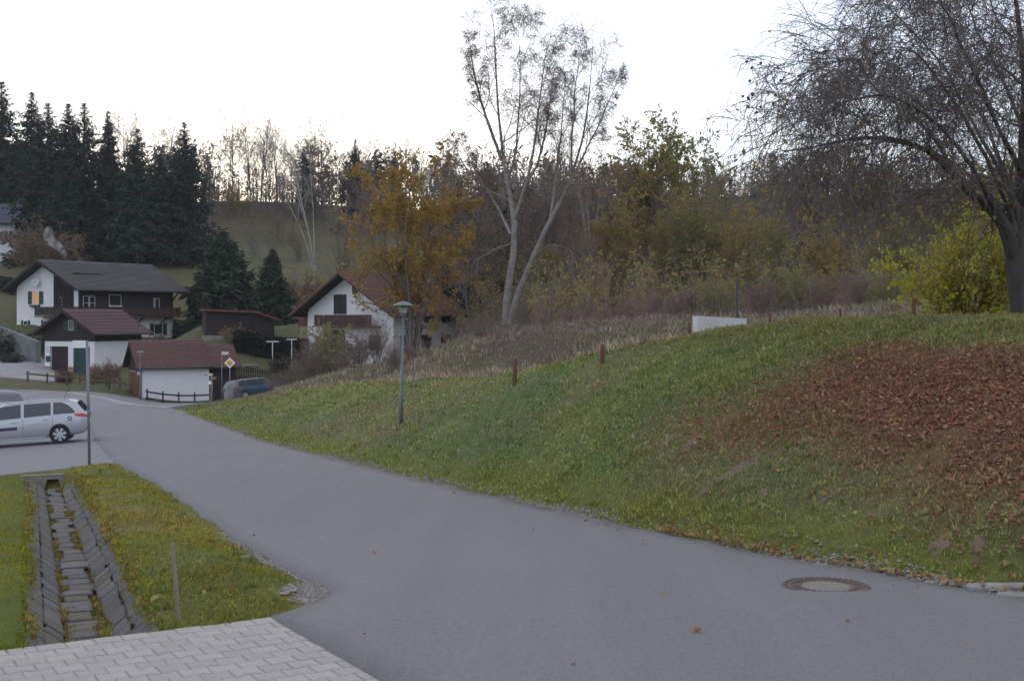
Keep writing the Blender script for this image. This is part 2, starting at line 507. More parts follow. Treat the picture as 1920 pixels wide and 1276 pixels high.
# polar sheet centred under the camera: fine where the photograph looks, coarse elsewhere
th_f = np.radians(np.linspace(-26, 26, 260))
th_b = np.radians(np.linspace(26, 334, 60))[1:-1]
TH = np.concatenate([th_f, th_b])
RR = np.concatenate([[.6, 2, 4, 5.5], 6.8*(140/6.8)**np.linspace(0, 1, 320), 145*(700/145)**np.linspace(0, 1, 60), [800, 950, 1150, 1400]])
gx = RR[:, None]*np.sin(TH)[None]; gy = RR[:, None]*np.cos(TH)[None]
gz = Z(gx, gy)
gc = ground_col(gx, gy)
nr, nth = gx.shape
idx = np.arange(nr*nth).reshape(nr, nth)
q = np.stack([idx[:-1], np.roll(idx, -1, 1)[:-1], np.roll(idx, -1, 1)[1:], idx[1:]], -1).reshape(-1, 4)
rgba = np.concatenate([gc.reshape(-1, 3), np.ones((nr*nth, 1))], 1)
m_ground = attr_mat('ground_cover', nscale=[(1.6, .22), (9, .3), (48, .42), (150, .4)], bump=.9, bscale=40)
ground = mkobj('ground', np_mesh('ground', [(np.stack([gx, gy, gz], -1).reshape(-1, 3), q[:, ::-1], 0)], m_ground, smooth=True, attrs={'col': ('FLOAT_COLOR', 'POINT', rgba)}))
tag(ground, 'sloping ground of grass and meadow rising to the wooded hill', kind='structure')

# ---- asphalt
def asphalt_mat(name, c1, c2, c3):
    m = mat(name, tuple(v*1.12 for v in c1), tuple(v*.82 for v in c2), scale=70, rough=.80, bump=.8, bscale=130, detail=6, c3=c3, s3=.30, spec=.3)
    t = m.node_tree; N = t.nodes; L = t.links; b = N['Principled BSDF']
    src = b.inputs['Base Color'].links[0].from_socket
    tc = N.new('ShaderNodeTexCoord'); mp = N.new('ShaderNodeMapping'); mp.inputs['Rotation'].default_value = (0, 0, -.36); mp.inputs['Scale'].default_value = (1.6, .10, 1)
    L.new(tc.outputs['Object'], mp.inputs[0])
    nz = N.new('ShaderNodeTexNoise'); nz.inputs['Scale'].default_value = 1.0; nz.inputs['Detail'].default_value = 7; nz.inputs['Roughness'].default_value = .7; L.new(mp.outputs[0], nz.inputs['Vector'])
    r = N.new('ShaderNodeMapRange'); r.inputs[1].default_value = .3; r.inputs[2].default_value = .7; r.inputs[3].default_value = .93; r.inputs[4].default_value = 1.06; L.new(nz.outputs[0], r.inputs[0])
    vm = N.new('ShaderNodeVectorMath'); vm.operation = 'SCALE'; L.new(src, vm.inputs[0]); L.new(r.outputs[0], vm.inputs['Scale'])
    n2 = N.new('ShaderNodeTexNoise'); n2.inputs['Scale'].default_value = 22; n2.inputs['Detail'].default_value = 9; n2.inputs['Roughness'].default_value = .8; L.new(tc.outputs['Object'], n2.inputs['Vector'])
    r2_ = N.new('ShaderNodeMapRange'); r2_.inputs[1].default_value = .32; r2_.inputs[2].default_value = .68; r2_.inputs[3].default_value = .82; r2_.inputs[4].default_value = 1.17; L.new(n2.outputs[0], r2_.inputs[0])
    v2 = N.new('ShaderNodeVectorMath'); v2.operation = 'SCALE'; L.new(vm.outputs[0], v2.inputs[0]); L.new(r2_.outputs[0], v2.inputs['Scale']); L.new(v2.outputs[0], b.inputs['Base Color'])
    return m
m_asph = asphalt_mat('asphalt', (.282, .272, .272), (.215, .207, .207), (.236, .227, .226))
m_asph2 = asphalt_mat('asphalt_older', (.305, .298, .298), (.244, .238, .239), (.262, .256, .256))
def sheet(name, X, Y, dz, material, skirt=.2, label=None):
    Zz = ZB(X, Y)+dz
    n, m_ = X.shape
    V = np.stack([X, Y, Zz], -1).reshape(-1, 3)
    I = np.arange(n*m_).reshape(n, m_)
    fq = np.stack([I[:-1, :-1], I[:-1, 1:], I[1:, 1:], I[1:, :-1]], -1).reshape(-1, 4)
    ring = np.concatenate([I[0, :], I[1:, -1], I[-1, -2::-1], I[-2:0:-1, 0]])
    low = V[ring].copy(); low[:, 2] -= skirt
    k = len(ring); b = len(V)+np.arange(k)
    fs = np.stack([ring, b, np.roll(b, -1), np.roll(ring, -1)], -1)
    a = np.cross(V[I[0, 1]]-V[I[0, 0]], V[I[1, 0]]-V[I[0, 0]])[2]
    if a < 0: fq = fq[:, ::-1]; fs = fs[:, ::-1]
    o = mkobj(name, np_mesh(name, [(np.concatenate([V, low]), np.concatenate([fq, fs]), 0)], material, smooth=True))
    return tag(o, label, kind='structure')
ys = np.concatenate([np.linspace(-40, 6, 24), np.linspace(6.3, 50, 220), np.linspace(50.5, 87, 60)])
ts = np.linspace(0, 1, 14)
jit = lambda s: .035*np.sin(ys*2.3+s)+.025*np.sin(ys*5.1+2*s)+.012*np.sin(ys*13+s)
jl = jit(1.)*sstep(10.8, 12, ys); jr = jit(4.)
xl_ = XL(ys)+jl-.05*(1-sstep(10.0, 10.3, ys)); xr_ = XR(ys)+jr
sheet('road', xl_[:, None]*(1-ts)+xr_[:, None]*ts, np.repeat(ys[:, None], len(ts), 1), .008, m_asph, label='grey asphalt village road running downhill past the bank')
xs = np.concatenate([np.linspace(-60, -26, 30), np.linspace(-25.5, -9.75, 70)])
XLI = lambda x: np.interp(-x, -XL(np.linspace(20, 90, 300)), np.linspace(20, 90, 300))
yhi = np.where(xs > -24.5, XLI(xs)+.0, YTOP(xs))
yhi = np.where(xs > -24.5, np.interp(-(xs-.35), -XL(np.linspace(20, 90, 300)), np.linspace(20, 90, 300)), yhi)
ylo = yfront(xs)
yhi = np.maximum(yhi, ylo+.05)
ts = np.linspace(0, 1, 60)
sheet('forecourt', np.repeat(xs[:, None], len(ts), 1), ylo[:, None]*(1-ts)+yhi[:, None]*ts, .004, m_asph2, label='lighter asphalt forecourt where the cars park')
xs = np.linspace(-34, -6, 70)
ts = np.linspace(0, 1, 24)
sheet('side_road', np.repeat(xs[:, None], len(ts), 1), SIDE_LO(xs)[:, None]*(1-ts)+SIDE_HI(xs)[:, None]*ts, .006, m_asph, label='asphalt side road in front of the tiled garage')
# pale flush kerb line along the junction
m_kerb = mat('kerb_concrete', (.42, .41, .40), (.30, .29, .28), scale=5, rough=.85, bump=.2)
kp = [(-55, 100.9), (-48, 100.4), (-40, 99.9), (-33.9, 97.8), (-29.8, 93.6), (-25.1, 85.6), (-22.3, 80.2), (-20.4, 76.0)]
kp = np.array(kp); tt = np.linspace(0, len(kp)-1, 90)
kx = np.interp(tt, range(len(kp)), kp[:, 0]); ky = np.interp(tt, range(len(kp)), kp[:, 1])
dx = np.gradient(kx); dy = np.gradient(ky); l = np.hypot(dx, dy)
nx, ny = -dy/l, dx/l
W2 = .30
kz = ZB(kx, ky)
band = MB()
for i in range(len(kx)-1):
    a = [(kx[j]+s*nx[j]*W2, ky[j]+s*ny[j]*W2, kz[j]+.022) for j, s in ((i, -1), (i+1, -1), (i+1, 1), (i, 1))]
    band.poly(a if Vector(a[1]).xy.__sub__(Vector(a[0]).xy).cross(Vector(a[2]).xy-Vector(a[0]).xy) > 0 else a[::-1])
tag(band.build('kerb_line', m_kerb), 'pale flush kerb line curving across the junction', kind='structure')
# ------------------------------------------------------------------ driveway of interlocking pavers
RNG = np.random.RandomState(7)
m_bed = mat('paver_bed', (.50, .48, .45), (.22, .20, .18), scale=20, rough=.95, bump=.4)
m_pav = mat('paver_concrete', (.43, .40, .37), (.35, .325, .30), scale=14, rough=.85, bump=.3, bscale=150, c3=(.36, .335, .305), s3=2.2)
m_pav2 = mat('paver_concrete_pale', (.46, .43, .395), (.38, .355, .325), scale=14, rough=.85, bump=.3, bscale=150, c3=(.40, .375, .34), s3=2.2)
m_pav3 = mat('paver_concrete_grey', (.41, .385, .36), (.33, .31, .29), scale=14, rough=.85, bump=.3, bscale=150, c3=(.33, .31, .285), s3=2.2)
ZD = -2.34
drive = MB()
c = lambda u, v, z: (A0[0]+DU[0]*u+DV[0]*v, A0[1]+DU[1]*u+DV[1]*v, z)
def slab(mb, u0, v0, u1, v1, z0, z1):
    lo = [c(u0, v0, z0), c(u1, v0, z0), c(u1, v1, z0), c(u0, v1, z0)]; hi = [c(u0, v0, z1), c(u1, v0, z1), c(u1, v1, z1), c(u0, v1, z1)]
    mb.poly(lo); mb.poly(hi[::-1])
    for i in range(4): mb.poly([lo[(i+1) % 4], lo[i], hi[i], hi[(i+1) % 4]])
slab(drive, .0, .0, 9, 9, ZD-.16, ZD-.007)
drive = drive.build('driveway', m_bed)
tag(drive, 'driveway of grey interlocking concrete pavers in the near corner', kind='structure')
PW, PH = .20, .165
gw = lambda x: .026*np.clip(np.minimum((x % PW)-.035, PW-.035-(x % PW))/.03, 0, 1)      # wavy long joint
def paver_mesh(half=False, edge=False):
    n = 13; w = PW if not half else PW/2
    g = .004
    xs = np.linspace(g, w-g, n)
    bot = gw(xs) if not edge else np.zeros(n)
    top = PH + gw(xs+PW/2)
    out = [(x, b+g) for x, b in zip(xs, bot)] + [(x, t-g) for x, t in zip(xs[::-1], top[::-1])]
    cx = w/2; cy = PH/2
    mb = MB()
    k = len(out)
    rings = []
    for (sc, z) in ((1.0, -.05), (1.0, -.006), (.965, 0.0)):
        rings.append([(cx+(x-cx)*sc, cy+(y-cy)*sc, z) for x, y in out])
    for a, b in ((0, 1), (1, 2)):
        for i in range(k):
            j = (i+1) % k
            mb.poly([rings[a][i], rings[a][j], rings[b][j], rings[b][i]])
    mb.poly(rings[2])
    return mb
PMESH = {}
for mi, mm in enumerate((m_pav, m_pav2, m_pav3)):
    PMESH[mi, 0] = paver_mesh().mesh('paver', mm); PMESH[mi, 1] = paver_mesh(edge=True).mesh('paver_edge', mm)
    PMESH[mi, 2] = paver_mesh(half=True).mesh('paver_half', mm)
# paver mesh x runs along -u (so rows read left to right), y runs along v
ang = math.atan2(-DU[1], -DU[0])      # direction of +x in plan
cnt = 0
for r in range(0, 15):
    for k in range(-1, 22):
        off = .1 if r % 2 else 0
        u1 = .01+off+k*PW+PW            # left end (far along u)
        half = k == -1
        if half and not off: continue
        v0 = r*PH
        if half: u1 = .01+PW/2
        uc = u1-PW/2; pc = c(uc, v0+PH/2, ZD)
        ppx = 960+F*pc[0]/pc[1]; ppy = HY-F*ZD/pc[1]
        if ppx < -70 or ppy > 1340: continue
        mi = RNG.choice([0, 0, 0, 1, 1, 2]); typ = 2 if half else (1 if r == 0 else 0)
        o = mkobj('paver', PMESH[mi, typ], drive)
        # mesh y must run along +v: mirror by placing with x along -u; v is clockwise of it, so flip y
        p = c(u1, v0, ZD + RNG.uniform(-.0025, .0025))
        o.matrix_local = Matrix(((-DU[0], DV[0], 0, p[0]), (-DU[1], DV[1], 0, p[1]), (0, 0, 1, p[2]), (0, 0, 0, 1))) @ Matrix.Rotation(RNG.uniform(-.006, .006), 4, 'X')
        cnt += 1
print('pavers', cnt)

# ------------------------------------------------------------------ stone-lined ditch
m_st = [mat('ditch_stone_%s' % n, a, b, scale=9, rough=.85, bump=.9, bscale=45, c3=c3_, s3=5) for n, a, b, c3_ in
        (('slate', (.22, .215, .22), (.12, .12, .125), (.15, .13, .08)), ('grey', (.27, .255, .24), (.16, .15, .14), (.15, .14, .07)), ('brown', (.22, .195, .16), (.14, .12, .09), (.12, .12, .04)))]
m_conc = mat('old_concrete', (.33, .30, .26), (.22, .20, .17), scale=4, rough=.9, bump=.5, bscale=40, c3=(.20, .15, .10), s3=2)
m_hole = mat('pipe_dark', (.02, .018, .016), (.012, .012, .012), scale=3, rough=1)
def ditch_pt(y, s, z):
    """s: offset across the ditch in metres (left positive), z relative to the bank level"""
    x = float(XLD(y)) - (DITCH_OFF + s)/.936
    return Vector((x, y, float(ZB(np.array(x), np.array(y))) + z))
bed = MB()
yy = np.linspace(8.7, 28.95, 90)
prof = [(-.58, .0), (-.54, -.03), (-.19, -.31), (.19, -.31), (.54, -.03), (.58, .0)]
def zbed(y): return float(ZB(np.array(float(XLD(y))-DITCH_OFF/.936), np.array(y)))
def DP(y, s, z):
    return (float(XLD(y)) - DITCH_OFF/.936 - .936*s, y - .351*s, zbed(y)+z)
for i in range(len(yy)-1):
    for (s0, z0), (s1, z1) in zip(prof[:-1], prof[1:]):
        bed.poly([DP(yy[i], s0, z0-.03), DP(yy[i+1], s0, z0-.03), DP(yy[i+1], s1, z1-.03), DP(yy[i], s1, z1-.03)][::-1], smooth=True)
m_mud = mat('ditch_mud', (.13, .10, .055), (.07, .065, .03), scale=5, rough=.9, bump=.6, c3=(.09, .10, .02), s3=3)
ditch = bed.build('ditch', m_mud)
tag(ditch, 'narrow stone-lined drainage ditch beside the road', kind='structure')
SM = []
r2 = np.random.RandomState(5)
for k in range(10):
    mb = MB()
    o = []
    n = 8
    for j in range(n):
        a = 2*math.pi*j/n + r2.uniform(-.07, .07); rx = r2.uniform(.44, .53); ry = r2.uniform(.47, .53)
        ca, sa = math.cos(a), math.sin(a); q_ = max(abs(ca), abs(sa))**1.0
        o.append((rx*ca/q_, ry*sa/q_))
    for sc0, z0, sc1, z1 in ((1, -.5, 1, .25), (1, .25, .86, .5)):
        for j in range(n):
            a, b = o[j], o[(j+1) % n]
            mb.poly([(a[0]*sc0, a[1]*sc0, z0), (b[0]*sc0, b[1]*sc0, z0), (b[0]*sc1, b[1]*sc1, z1), (a[0]*sc1, a[1]*sc1, z1)])
    mb.poly([(x*.86, y*.86, .5+r2.uniform(-.06, .06)) for x, y in o])
    SM.append([mb.mesh('stone', m_) for m_ in m_st])
def stone(y, s0, z0, s1, z1, ly, th):
    """a flat stone from (s0,z0) to (s1,z1) across, ly along the ditch"""
    a = Vector(DP(y, s0, z0)); b = Vector(DP(y, s1, z1)); e1 = (b-a); L = e1.length; e1.normalize()
    d = (Vector(DP(y+.5, s0, z0))-Vector(DP(y-.5, s0, z0))).normalized()
    n_ = e1.cross(d).normalized()
    if n_.z < 0: n_ = -n_
    d2 = n_.cross(e1).normalized()
    m4 = Matrix.Identity(4)
    cpt = (a+b)/2
    for i in range(3):
        m4[i][0] = e1[i]*L; m4[i][1] = d2[i]*ly; m4[i][2] = n_[i]*th; m4[i][3] = cpt[i]+n_[i]*(r2.uniform(-.006, .006))
    o = mkobj('stone', SM[r2.randint(10)][r2.choice([0, 0, 1, 2])], ditch)
    o.matrix_local = m4 @ Matrix.Rotation(r2.uniform(-.025, .025), 4, 'Z')
y = 9.9
ns = 0
while y < 28.6:                                   # floor slabs
    ly = r2.uniform(.26, .62)*(1 if y < 18 else 1.25)
    w_ = r2.uniform(.18, .34); o_ = r2.uniform(-.05, .05)
    stone(y+ly/2, o_-w_/2, -.300, o_+w_/2, -.300, ly*.98, .03); ns += 1
    y += ly
for side in (-1, 1):                              # flat stones bedded on the sloping sides, two courses
    for (k0, k1) in ((.0, .47), (.46, .88)):
        y = 9.6
        while y < 28.7:
            ly = r2.uniform(.12, .34)*(1 if y < 16 else 1.5)
            e0, e1_ = r2.uniform(-.02, .02), r2.uniform(-.07, .03)
            stone(y+ly/2, side*(.18+.36*(k0+e0)), -.295+.27*(k0+e0), side*(.18+.36*(k1+e1_)), -.295+.27*(k1+e1_), ly*1.04, .018); ns += 1
            y += ly
print('ditch stones', ns)
# culvert headwall
hy = 28.95
hw = thing('culvert_headwall', 'small concrete culvert headwall with dark pipe mouth ending the ditch', 'culvert', DP(hy, 0, -.34), math.radians(20.5))
mb = MB()
ho = [(-.19, .0), (.19, .0), (.12, .25), (-.12, .25)]
outer = [(-.34, -.1), (.34, -.1), (.66, .33), (-.66, .33)]
for i in range(4):
    j = (i+1) % 4
    mb.poly([(outer[i][0], 0, outer[i][1]), (outer[j][0], 0, outer[j][1]), (ho[j][0], 0, ho[j][1]), (ho[i][0], 0, ho[i][1])])
    mb.poly([(outer[j][0], 0, outer[j][1]), (outer[i][0], 0, outer[i][1]), (outer[i][0], .14, outer[i][1]), (outer[j][0], .14, outer[j][1])])
mb.box(-.68, -.01, .332, .68, .15, .355)
mb.build('wall', m_conc, hw)
mb = MB()
for i in range(4):
    j = (i+1) % 4
    mb.poly([(ho[i][0], .004, ho[i][1]), (ho[j][0], .004, ho[j][1]), (ho[j][0], 1.2, ho[j][1]), (ho[i][0], 1.2, ho[i][1])])
mb.poly([(p[0], 1.2, p[1]) for p in ho])
mb.build('pipe', m_hole, hw)

# ------------------------------------------------------------------ manhole cover
m_iron = mat('cast_iron_rust', (.155, .105, .085), (.085, .065, .058), scale=30, rough=.7, bump=.2, c3=(.20, .125, .085), s3=6)
m_mconc = mat('cover_concrete', (.29, .265, .225), (.20, .18, .15), scale=50, rough=.9, bump=.5, bscale=120)
mhp = hit(1549, 1120)
mh = thing('manhole_cover', 'round rusty manhole cover with concrete centre in the asphalt road', 'manhole cover', (mhp.x, mhp.y, float(ZR(mhp.y))+.008), .4)
MB().lathe([(.392, -.05), (.392, .006), (.385, .010), (.352, .010), (.348, .002), (.348, -.05)], 48).build('frame', m_iron, mh)
MB().lathe([(.342, -.03), (.342, .006), (.336, .009), (.225, .009), (.22, .004), (.22, -.03)], 48).build('cover', m_iron, mh)
mb = MB().lathe([(.218, -.02), (.218, .006), (.205, .010), (.1, .012), (.001, .012)], 40); mb.build('concrete_infill', m_mconc, mh)
mb = MB()
for ri, (r_, n_) in enumerate(((.30, 34), (.262, 30))):
    for k in range(n_):
        a = 2*math.pi*(k+.5*ri)/n_
        T = Matrix.Rotation(a, 4, 'Z') @ Matrix.Translation((r_, 0, 0))
        mb.box(-.013, -.016, .008, .013, .016, .016, T=T)
for k in range(44):
    a = 2*math.pi*k/44; T = Matrix.Rotation(a, 4, 'Z') @ Matrix.Translation((.368, 0, 0))
    mb.box(-.009, -.014, .009, .009, .014, .015, T=T)
tag(mb.build('studs', m_iron, mh), kind='stuff')

# ------------------------------------------------------------------ kerb stones at the right edge
m_kst = mat('kerb_stone', (.36, .355, .345), (.25, .245, .235), scale=8, rough=.9, bump=.5, c3=(.20, .19, .15), s3=4)
def kerb(label, a, b, wd, h, sink=.1):
    t = (b-a); L = t.length; rz = math.atan2(t.y, t.x)
    mb = MB(); mb.bbox(0, -wd/2, -sink, L, wd/2, h, .02)
    o = mb.build('kerb_stone', m_kst); o.location = (a.x, a.y, float(ZR(a.y))); o.rotation_euler = (0, 0, rz)
    return tag(o, label, 'kerb stone')
kerb('pale raised kerb stone lying at the bank foot by the right border', Vector((4.03, 11.30)), Vector((5.02, 11.34)), .15, .06)
kerb('low flat kerb stone nearest the asphalt, right border of the photo', Vector((4.20, 11.09)), Vector((5.0, 10.72)), .13, .03)

# ------------------------------------------------------------------ wooden stakes
m_stake = mat('weathered_wood', (.30, .25, .19), (.20, .165, .12), scale=8, rough=.85, bump=.4, stretch=(4, 4, .6))
m_redst = mat('red_brown_wood', (.20, .085, .055), (.13, .055, .04), scale=8, rough=.8, bump=.3, stretch=(4, 4, .6))
def stake(label, base, top, r, m_, lean=(0, 0), name='wooden_stake', group=None, square=False, sink=.25):
    mb = MB()
    h = top-base.z
    mb.tube([(-lean[0]*sink/h, -lean[1]*sink/h, -sink), (0, 0, 0), (lean[0]*.5, lean[1]*.5, h*.5), (lean[0]*.97, lean[1]*.97, h-.02), (lean[0], lean[1], h)], [r, r, r*.97, r*.95, r*.75], 4 if square else 9, smooth=not square)
    o = mb.build(name, m_); o.location = base; o.rotation_euler = (0, 0, .5)
    return tag(o, label, 'stake', group)
b = hit(333, 1172); b.y += .12; b.x -= .02; b.z = zg(b.x, b.y)
o = stake('thin grey wooden stake leaning at the driveway edge beside the ditch', b, (HY-1017)/F*b.y, .019, m_stake, lean=(-.055, 0), square=True); o.rotation_euler = (0, 0, 0)
for px, bot, top, r_, lab in ((965, 722, 671, .055, 'thick red-brown post on the bank crest, left of the other stakes'),
                          (1129, 682, 645, .05, 'red-brown stake in dry grass half way along the crest'),
                          (1292, 628, 606, .03, 'thin reddish stake just left of the white slab'),
                          (1443, 606, 588, .025, 'short stake right of the white slab in the dry grass'),
                          (1575, 597, 578, .035, 'short red stake in dry grass left of the yellow-green bush'),
                          (1713, 596, 560, .048, 'red-brown post in the dry grass beside the yellow-green bush')):
    v = hit(px, bot) if px < 1250 else at(px, {1292: 29.5, 1443: 27, 1575: 29, 1713: 27.5}[px])
    stake(lab, v, (HY-top)/F*v.y, r_, m_redst, lean=(.01, 0))
v = at(1557, 21.5); stake('tiny dark peg standing in the lawn at the top of the bank', v, (HY-603)/F*v.y+.03, .02, m_stake)

# white slab behind the crest
m_white = mat('white_render', (.78, .78, .77), (.62, .62, .60), scale=3, rough=.8, bump=.3, c3=(.50, .49, .45), s3=1.6)
wp = at(1350, 31)
mb = MB(); D_ = 31.0
x0 = (1306-960)/F*D_; x1 = (1400-960)/F*D_; zt0 = (HY-592)/F*D_; zt1 = (HY-597)/F*D_
mb.prism([(0, -1.0), (x1-x0, -1.0), (x1-x0, zt1-wp.z), (.03, zt0-wp.z)], 0, .9)
o = mb.build('white_slab', m_white); o.location = (x0, D_, wp.z); tag(o, 'white concrete slab end poking out of the bank crest', 'slab')
# ------------------------------------------------------------------ grass, fallen leaves, gravel (nobody could count these)
def screen_samples(rng, n, px0, px1, D0, D1, gamma=1.0):
    px = rng.uniform(px0, px1, n); t = rng.random_sample(n)
    D = D0*(D1/D0)**(t**gamma)
    return (px-960)/F*D, D
def blades(rng, x, y, h, wdt, nb, spread, col, lean=.5):
    """nb blades per tuft, each a thin bent pair of triangles; returns verts, tris, colours"""
    n = len(x); z = Z(x, y)-.015
    X = np.repeat(x, nb)+rng.normal(0, 1, n*nb)*np.repeat(spread, nb); Y = np.repeat(y, nb)+rng.normal(0, 1, n*nb)*np.repeat(spread, nb)
    Zz = np.repeat(z, nb)
    a = rng.uniform(0, 2*math.pi, n*nb); H = np.repeat(h, nb)*rng.uniform(.55, 1.25, n*nb); Wd = np.repeat(wdt, nb)
    l = rng.uniform(.1, 1, n*nb)*lean*H
    dx, dy = np.cos(a), np.sin(a)
    b = rng.uniform(0, 2*math.pi, n*nb); wx, wy = np.cos(b)*Wd/2, np.sin(b)*Wd/2
    v = np.empty((n*nb, 4, 3))
    v[:, 0] = np.stack([X-wx, Y-wy, Zz], -1); v[:, 1] = np.stack([X+wx, Y+wy, Zz], -1)
    v[:, 2] = np.stack([X+dx*l*.35+wx*.8, Y+dy*l*.35+wy*.8, Zz+H*.6], -1); v[:, 3] = np.stack([X+dx*l, Y+dy*l, Zz+H], -1)
    base = np.arange(n*nb)*4
    f = np.concatenate([np.stack([base, base+1, base+2], -1), np.stack([base, base+2, base+3], -1)])
    c = np.repeat(col*rng.uniform(.6, 1.45, (n, 1)), nb, 0)*rng.uniform(.8, 1.25, (n*nb, 1))
    c = np.repeat(c[:, None], 4, 1).reshape(-1, 3)
    return v.reshape(-1, 3), f, c
m_grass = attr_mat('grass_blades', rough=.8, transl=.3)
def grass(name, label, parts):
    V, Fc, Cc, o = [], [], [], 0
    for v, f, c_ in parts:
        V.append(v); Fc.append(f+o); Cc.append(c_); o += len(v)
    V = np.concatenate(V); Cc = np.concatenate(Cc)
    rg = np.concatenate([np.clip(Cc, 0, 1), np.ones((len(Cc), 1))], 1)
    ob = mkobj(name, np_mesh(name, [(V, np.concatenate(Fc), 0)], m_grass, attrs={'col': ('FLOAT_COLOR', 'POINT', rg)}))
    return tag(ob, label, 'grass', kind='stuff')
rg = np.random.RandomState(21)
def bank_pts(n, rng, px0=330, px1=1960, D0=10.6, D1=75, e=1.6, dmax=9.0):
    """points spread over the bank, denser near the camera as the eye sees it"""
    n = int(n*1.35); u = rng.random_sample(n); f0, f1 = max(D0-4, 7.), D1
    f = (f0**(1-e)+u*(f1**(1-e)-f0**(1-e)))**(1/(1-e)); dr = dmax*rng.random_sample(n)
    x = XR(f)+.936*dr; y = f+.35*dr
    px = 960+F*x/y
    dr = (x-XR(y))*.936
    k = (px > px0) & (px < px1) & (dr > .06) & (y > D0) & (y < D1)
    return x[k], y[k], dr[k]
# short bank grass
x, y, dr = bank_pts(52000, rg)
k = ~((x > 3.9) & (y < 11.5)) & ~in_asphalt(x, y, -.05) & (rg.random_sample(len(x)) > .72*litter(x, y))
x, y, dr = x[k], y[k], dr[k]
f_ = y-.35*np.clip(dr, 0, 8); t_ = dr/WB(f_)
sc = (.024+.0007*y)*rg.uniform(.6, 1.4, len(x))
sc = np.where(t_ > .86, sc*.6, sc)
col = ground_col(x, y)*np.array([2.3, 2.2, 2.15])
clump = smooth_noise(x, y, 2.1, 41)
sc = sc*(1+.45*np.clip(clump, -.8, 1))
p1 = blades(rg, x, y, sc, .007+.0010*y, 3, .02+.002*y, col, lean=1.0)
x, y, dr = bank_pts(52000, rg, 900, 1960, 10.6, 24, .9, 7.5)
k = ~((x > 3.9) & (y < 11.5)) & ~in_asphalt(x, y, -.05) & (rg.random_sample(len(x)) > .6*litter(x, y))
x, y, dr = x[k], y[k], dr[k]
p1b = blades(rg, x, y, (.020+.0011*y)*rg.uniform(.5, 1.5, len(x))*(1+.5*smooth_noise(x, y, 2.6, 43)), .006+.0007*y, 3, .03+0*x, ground_col(x, y)*np.array([2.3, 2.2, 2.15]), lean=1.1)
# rank tufts and herbs on the bank
x, y, dr = bank_pts(7000, rg)
k = (~in_asphalt(x, y, -.12)) & (rg.random_sample(len(x)) < .65)
x, y, dr = x[k], y[k], dr[k]
f_ = y-.35*np.clip(dr, 0, 8)
col = ground_col(x, y)*np.where(rg.random_sample((len(x), 1)) < .5, np.array([[1.5, 1.8, 1.2]]), np.array([[2.0, 1.6, 1.2]]))
p2 = blades(rg, x, y, (.055+.0011*y)*rg.uniform(.6, 1.3, len(x))*np.where((f_ < 24) & (dr/WB(f_) > .8), .35, 1), .009+.0011*y, 5, .03+.0015*y, col, lean=.9)
grass('bank_grass', 'short green grass on the roadside bank', [p1, p1b, p2])
# dry tall grass along the top of the bank
x, y = screen_samples(rg, 36000, 520, 1960, 20, 88)
dr = (x-XR(y))*.936; f_ = y-.35*np.clip(dr, 0, 8); t_ = dr/WB(f_)
k = ((960+F*x/y < 1745) | (y > 31)) & np.where(f_ > 26, (t_ > .88+.1*smooth_noise(x, y, .8, 5)) & (dr < 24), (dr > 10.2+.8*smooth_noise(x, y, .6, 6)) & (dr < 24)) & (y < 86)
x, y, dr, f_ = x[k], y[k], dr[k], f_[k]
n1 = smooth_noise(x, y, .35, 8)
tone = rg.random_sample((len(x), 1))
far_ = sstep(8, 16, dr)[:, None]*(1-.0*tone)
col = (np.array([[.46, .385, .27]])*tone+np.array([[.27, .215, .145]])*(1-tone))*(1-.12*far_)*np.array([[1.0, 1.0, 1.0]])
p3 = blades(rg, x, y, rg.uniform(.12, .34, len(x))*(1+.4*n1)*(1-.35*((dr < 6.6))), .010+.0008*y, 4, .05+.001*y, col, lean=.6)
grass('dry_grass', 'tall dry tan grass along the top of the bank', [p3])
# left verge and lawn
x, y = screen_samples(rg, 50000, -120, 640, 8.6, 36)
dl = (XL(y)-x)*.936; dd = (XLD(y)-x)*.936; u, v = drive_uv(x, y)
k = (dl > .05) & ~((u > -.01) & (v > -.01)) & (np.abs(dd-DITCH_OFF) > .47) & (y < yfront(x)-.05)
x, y, dl, dd = x[k], y[k], dl[k], dd[k]
lawnm = dd > 1.9
grav = (np.hypot(x+1.72, y-11.1) < .36+.1*smooth_noise(x, y, 3, 9)) | (dl < .10+.08*smooth_noise(x, y, 1.1, 10))
keep = ~grav
x, y, dd, lawnm = x[keep], y[keep], dd[keep], lawnm[keep]
col = ground_col(x, y)*np.array([2.15, 1.85, 1.3])
p4 = blades(rg, x, y, np.where(lawnm, .018, .028)*rg.uniform(.5, 1.5, len(x))*(1+.35*smooth_noise(x, y, 2.2, 42)), 0.006+.0009*y, 4, .02+.0022*y, col, lean=1.1)
k = rg.random_sample(len(x)) < np.where(lawnm, .0, .035)
xx, yy_ = x[k], y[k]
p5 = blades(rg, xx, yy_, .055*rg.uniform(.6, 1.5, len(xx)), .008+.0008*yy_, 8, .025+0*xx, ground_col(xx, yy_)*np.array([1.6, 1.7, 1.9]), lean=.9)
